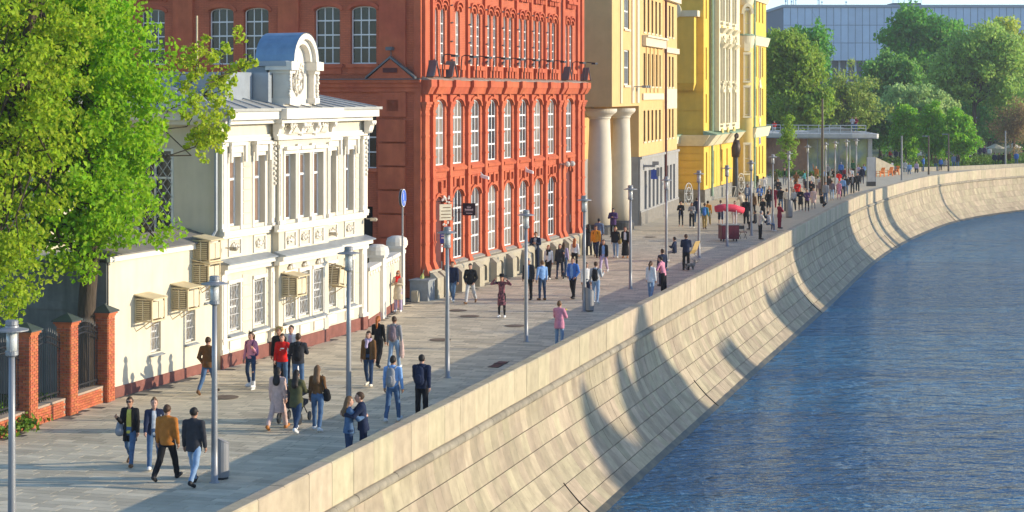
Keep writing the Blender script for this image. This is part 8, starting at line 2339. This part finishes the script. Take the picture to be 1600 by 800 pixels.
# two people up on the terrace
for px_, tp, lab in ((1332,('shirt','lightgrey'),'left person at the terrace railing in light grey'),(1337,('shirt','crimson'),'right person at the terrace railing in dark red')):
    Y = 211.5; P(0,0,1.72,TW,'stand','fold',tp,('jeans','denim'),('short','dark'),'black',lab,pos=((px_-800)/3000*Y, Y),ground=4.78)
Y = 216; P(0,0,1.6,TW,'sit','fold',('shirt','red'),('trousers','lightgrey'),('short','brown'),'black','person in red sitting at the left end of the terrace',pos=((1210-800)/3000*Y, Y),ground=4.7)

# black stroller before the olive parka
x, y = at(460, 660); t = thing('stroller', 'black baby stroller pushed by the woman in the olive parka', 'stroller', (x, y, .02), rad(AW))
m_str = mat('stroller_fabric', (.02,.02,.024), rough=.8)
b = MB(); b.hexa([(-.25,-.15,.38),(.25,-.15,.38),(.25,.4,.46),(-.25,.4,.46)], [(-.27,-.3,.72),(.27,-.3,.72),(.25,.45,.56),(-.25,.45,.56)]); b.build('seat', m_str, t)
b = MB(); b.tube([(-.26,-.05,.72),(-.26,-.15,.95),(-.26,.2,1.0),(-.26,.42,.8)], .02, 5); b.hexa([(-.27,-.3,.72),(.27,-.3,.72),(.27,.3,.74),(-.27,.3,.74)], [(-.25,-.2,.98),(.25,-.2,.98),(.25,.22,.95),(-.25,.22,.95)]); b.build('hood', m_str, t)
b = MB()
for s in (-.27,.27): b.tube([(s,-.62,1.03),(s,-.3,.72),(s*.9,.35,.2)], .016, 5); b.tube([(s,.1,.55),(s,-.35,.2)], .016, 5)
b.tube([(-.27,-.62,1.03),(.27,-.62,1.03)], .02, 6); b.build('frame', m_iron, t)
for s in (-.3,.3):
    for yy, r in ((-.38,.15),(.38,.12)): b = MB(); b.tube([(s-.02,yy,r),(s+.02,yy,r)], r, 14); b.build('wheel', m_iron, t)
# small dog beside the standing man
x, y = at(1079, 423); t = thing('dog', 'small black and white dog at the feet of the man by the deck chair', 'dog', (x, y, .02), rad(-70)); t_ = t
V_, Q_ = solid([('s',(0,-.2,.27),(0,.16,.29),.085,.10),('s',(0,.16,.31),(0,.27,.42),.065,.055),('s',(0,.27,.44),(0,.41,.41),.058,.028),('s',(0,-.24,.3),(0,-.4,.4),.025,.014)] + [('s',(s*.06,yy,.24),(s*.06,yy+dy,.14),.042,.028) for s in (-1,1) for yy,dy in ((.15,-.02),(-.2,-.05))] + [('s',(s*.06,yy+dy,.14),(s*.06,yy+dy2,.03),.027,.02) for s in (-1,1) for yy,dy,dy2 in ((.15,-.02,.0),(-.2,-.05,.0))] + [('s',(s*.04,.26,.48),(s*.055,.24,.55),.022,.01) for s in (-1,1)], .018, .025)
link('body', np_mesh('body', V_, Q_, mat('dog_fur', (.03,.028,.026), rough=.9, col2=(.35,.32,.28), mix_scale=5), True), t)
# bicycle under the teal cyclist
x, y = at(1252, 298); t = thing('bicycle', 'dark bicycle with a front basket held by the teal topped cyclist', 'bicycle', (x, y, .02), rad(160))
for xx in (-.52,.52):
    b = MB(); b.tube([(xx+.33*math.cos(a),0,.34+.33*math.sin(a)) for a in np.linspace(0,6.283,21)], .022, 5); b.build('tyre', m_iron, t)
    b = MB()
    for k in range(8): a = k*.785; b.tube([(xx,0,.34),(xx+.32*math.cos(a),0,.34+.32*math.sin(a))], .004, 3)
    b.build('spokes', m_grey_steel, t)
b = MB(); b.tube([(-.52,0,.34),(-.1,0,.3),(-.2,0,.85),(-.52,0,.34)], .018, 5); b.tube([(-.1,0,.3),(.4,0,.8),(-.17,0,.72)], .02, 5); b.tube([(.52,0,.34),(.38,0,.98)], .018, 5); b.build('frame', m_mar, t)
b = MB(); b.box(-.33,-.1,-.07,.07,.86,.92); b.build('saddle', m_iron, t); b = MB(); b.tube([(.3,-.28,1.0),(.38,0,.98),(.3,.28,1.0)], .016, 5); b.build('handlebar', m_grey_steel, t); b = MB(); b.box(.44,.72,-.16,.16,.72,.98); b.build('basket', m_slat, t)
# parasols far right in the park
for px_, py_, lab in ((1555,252,'pale parasol left of its twin on the park terrace'),(1583,251,'pale parasol nearest the right edge of the park terrace')):
    x, y = at(px_, py_); y0 = y; t = thing('parasol', lab, 'parasol', (x, y, 0), 0, 'pale parasols in the park'); b = MB(); b.tube([(0,0,0),(0,0,2.3)], .04, 5); b.build('pole', m_grey_steel, t); b = MB(); b.lathe([(1.3,1.75),(1.28,1.8),(.05,2.35)], 10); b.build('canopy', MATS['beige_cage_metal'] if False else mat('parasol_cream', (.6,.55,.42), rough=.8), t)
# ---------------------------------------------------------------- evening haze over the river
hz = bpy.data.materials.new('haze_air'); hz.use_nodes = True
hn = hz.node_tree; hn.nodes.remove(hn.nodes['Principled BSDF'])
pv = hn.nodes.new('ShaderNodeVolumePrincipled')
pv.inputs['Color'].default_value = (.90, .95, 1.0, 1)
pv.inputs['Density'].default_value = 0.00026
pv.inputs['Anisotropy'].default_value = 0.2
hn.links.new(pv.outputs[0], hn.nodes['Material Output'].inputs['Volume'])
b = MB(); b.box(-7500, 7500, -1800, 7500, -7, 62)
stuff(b.build('haze', hz))
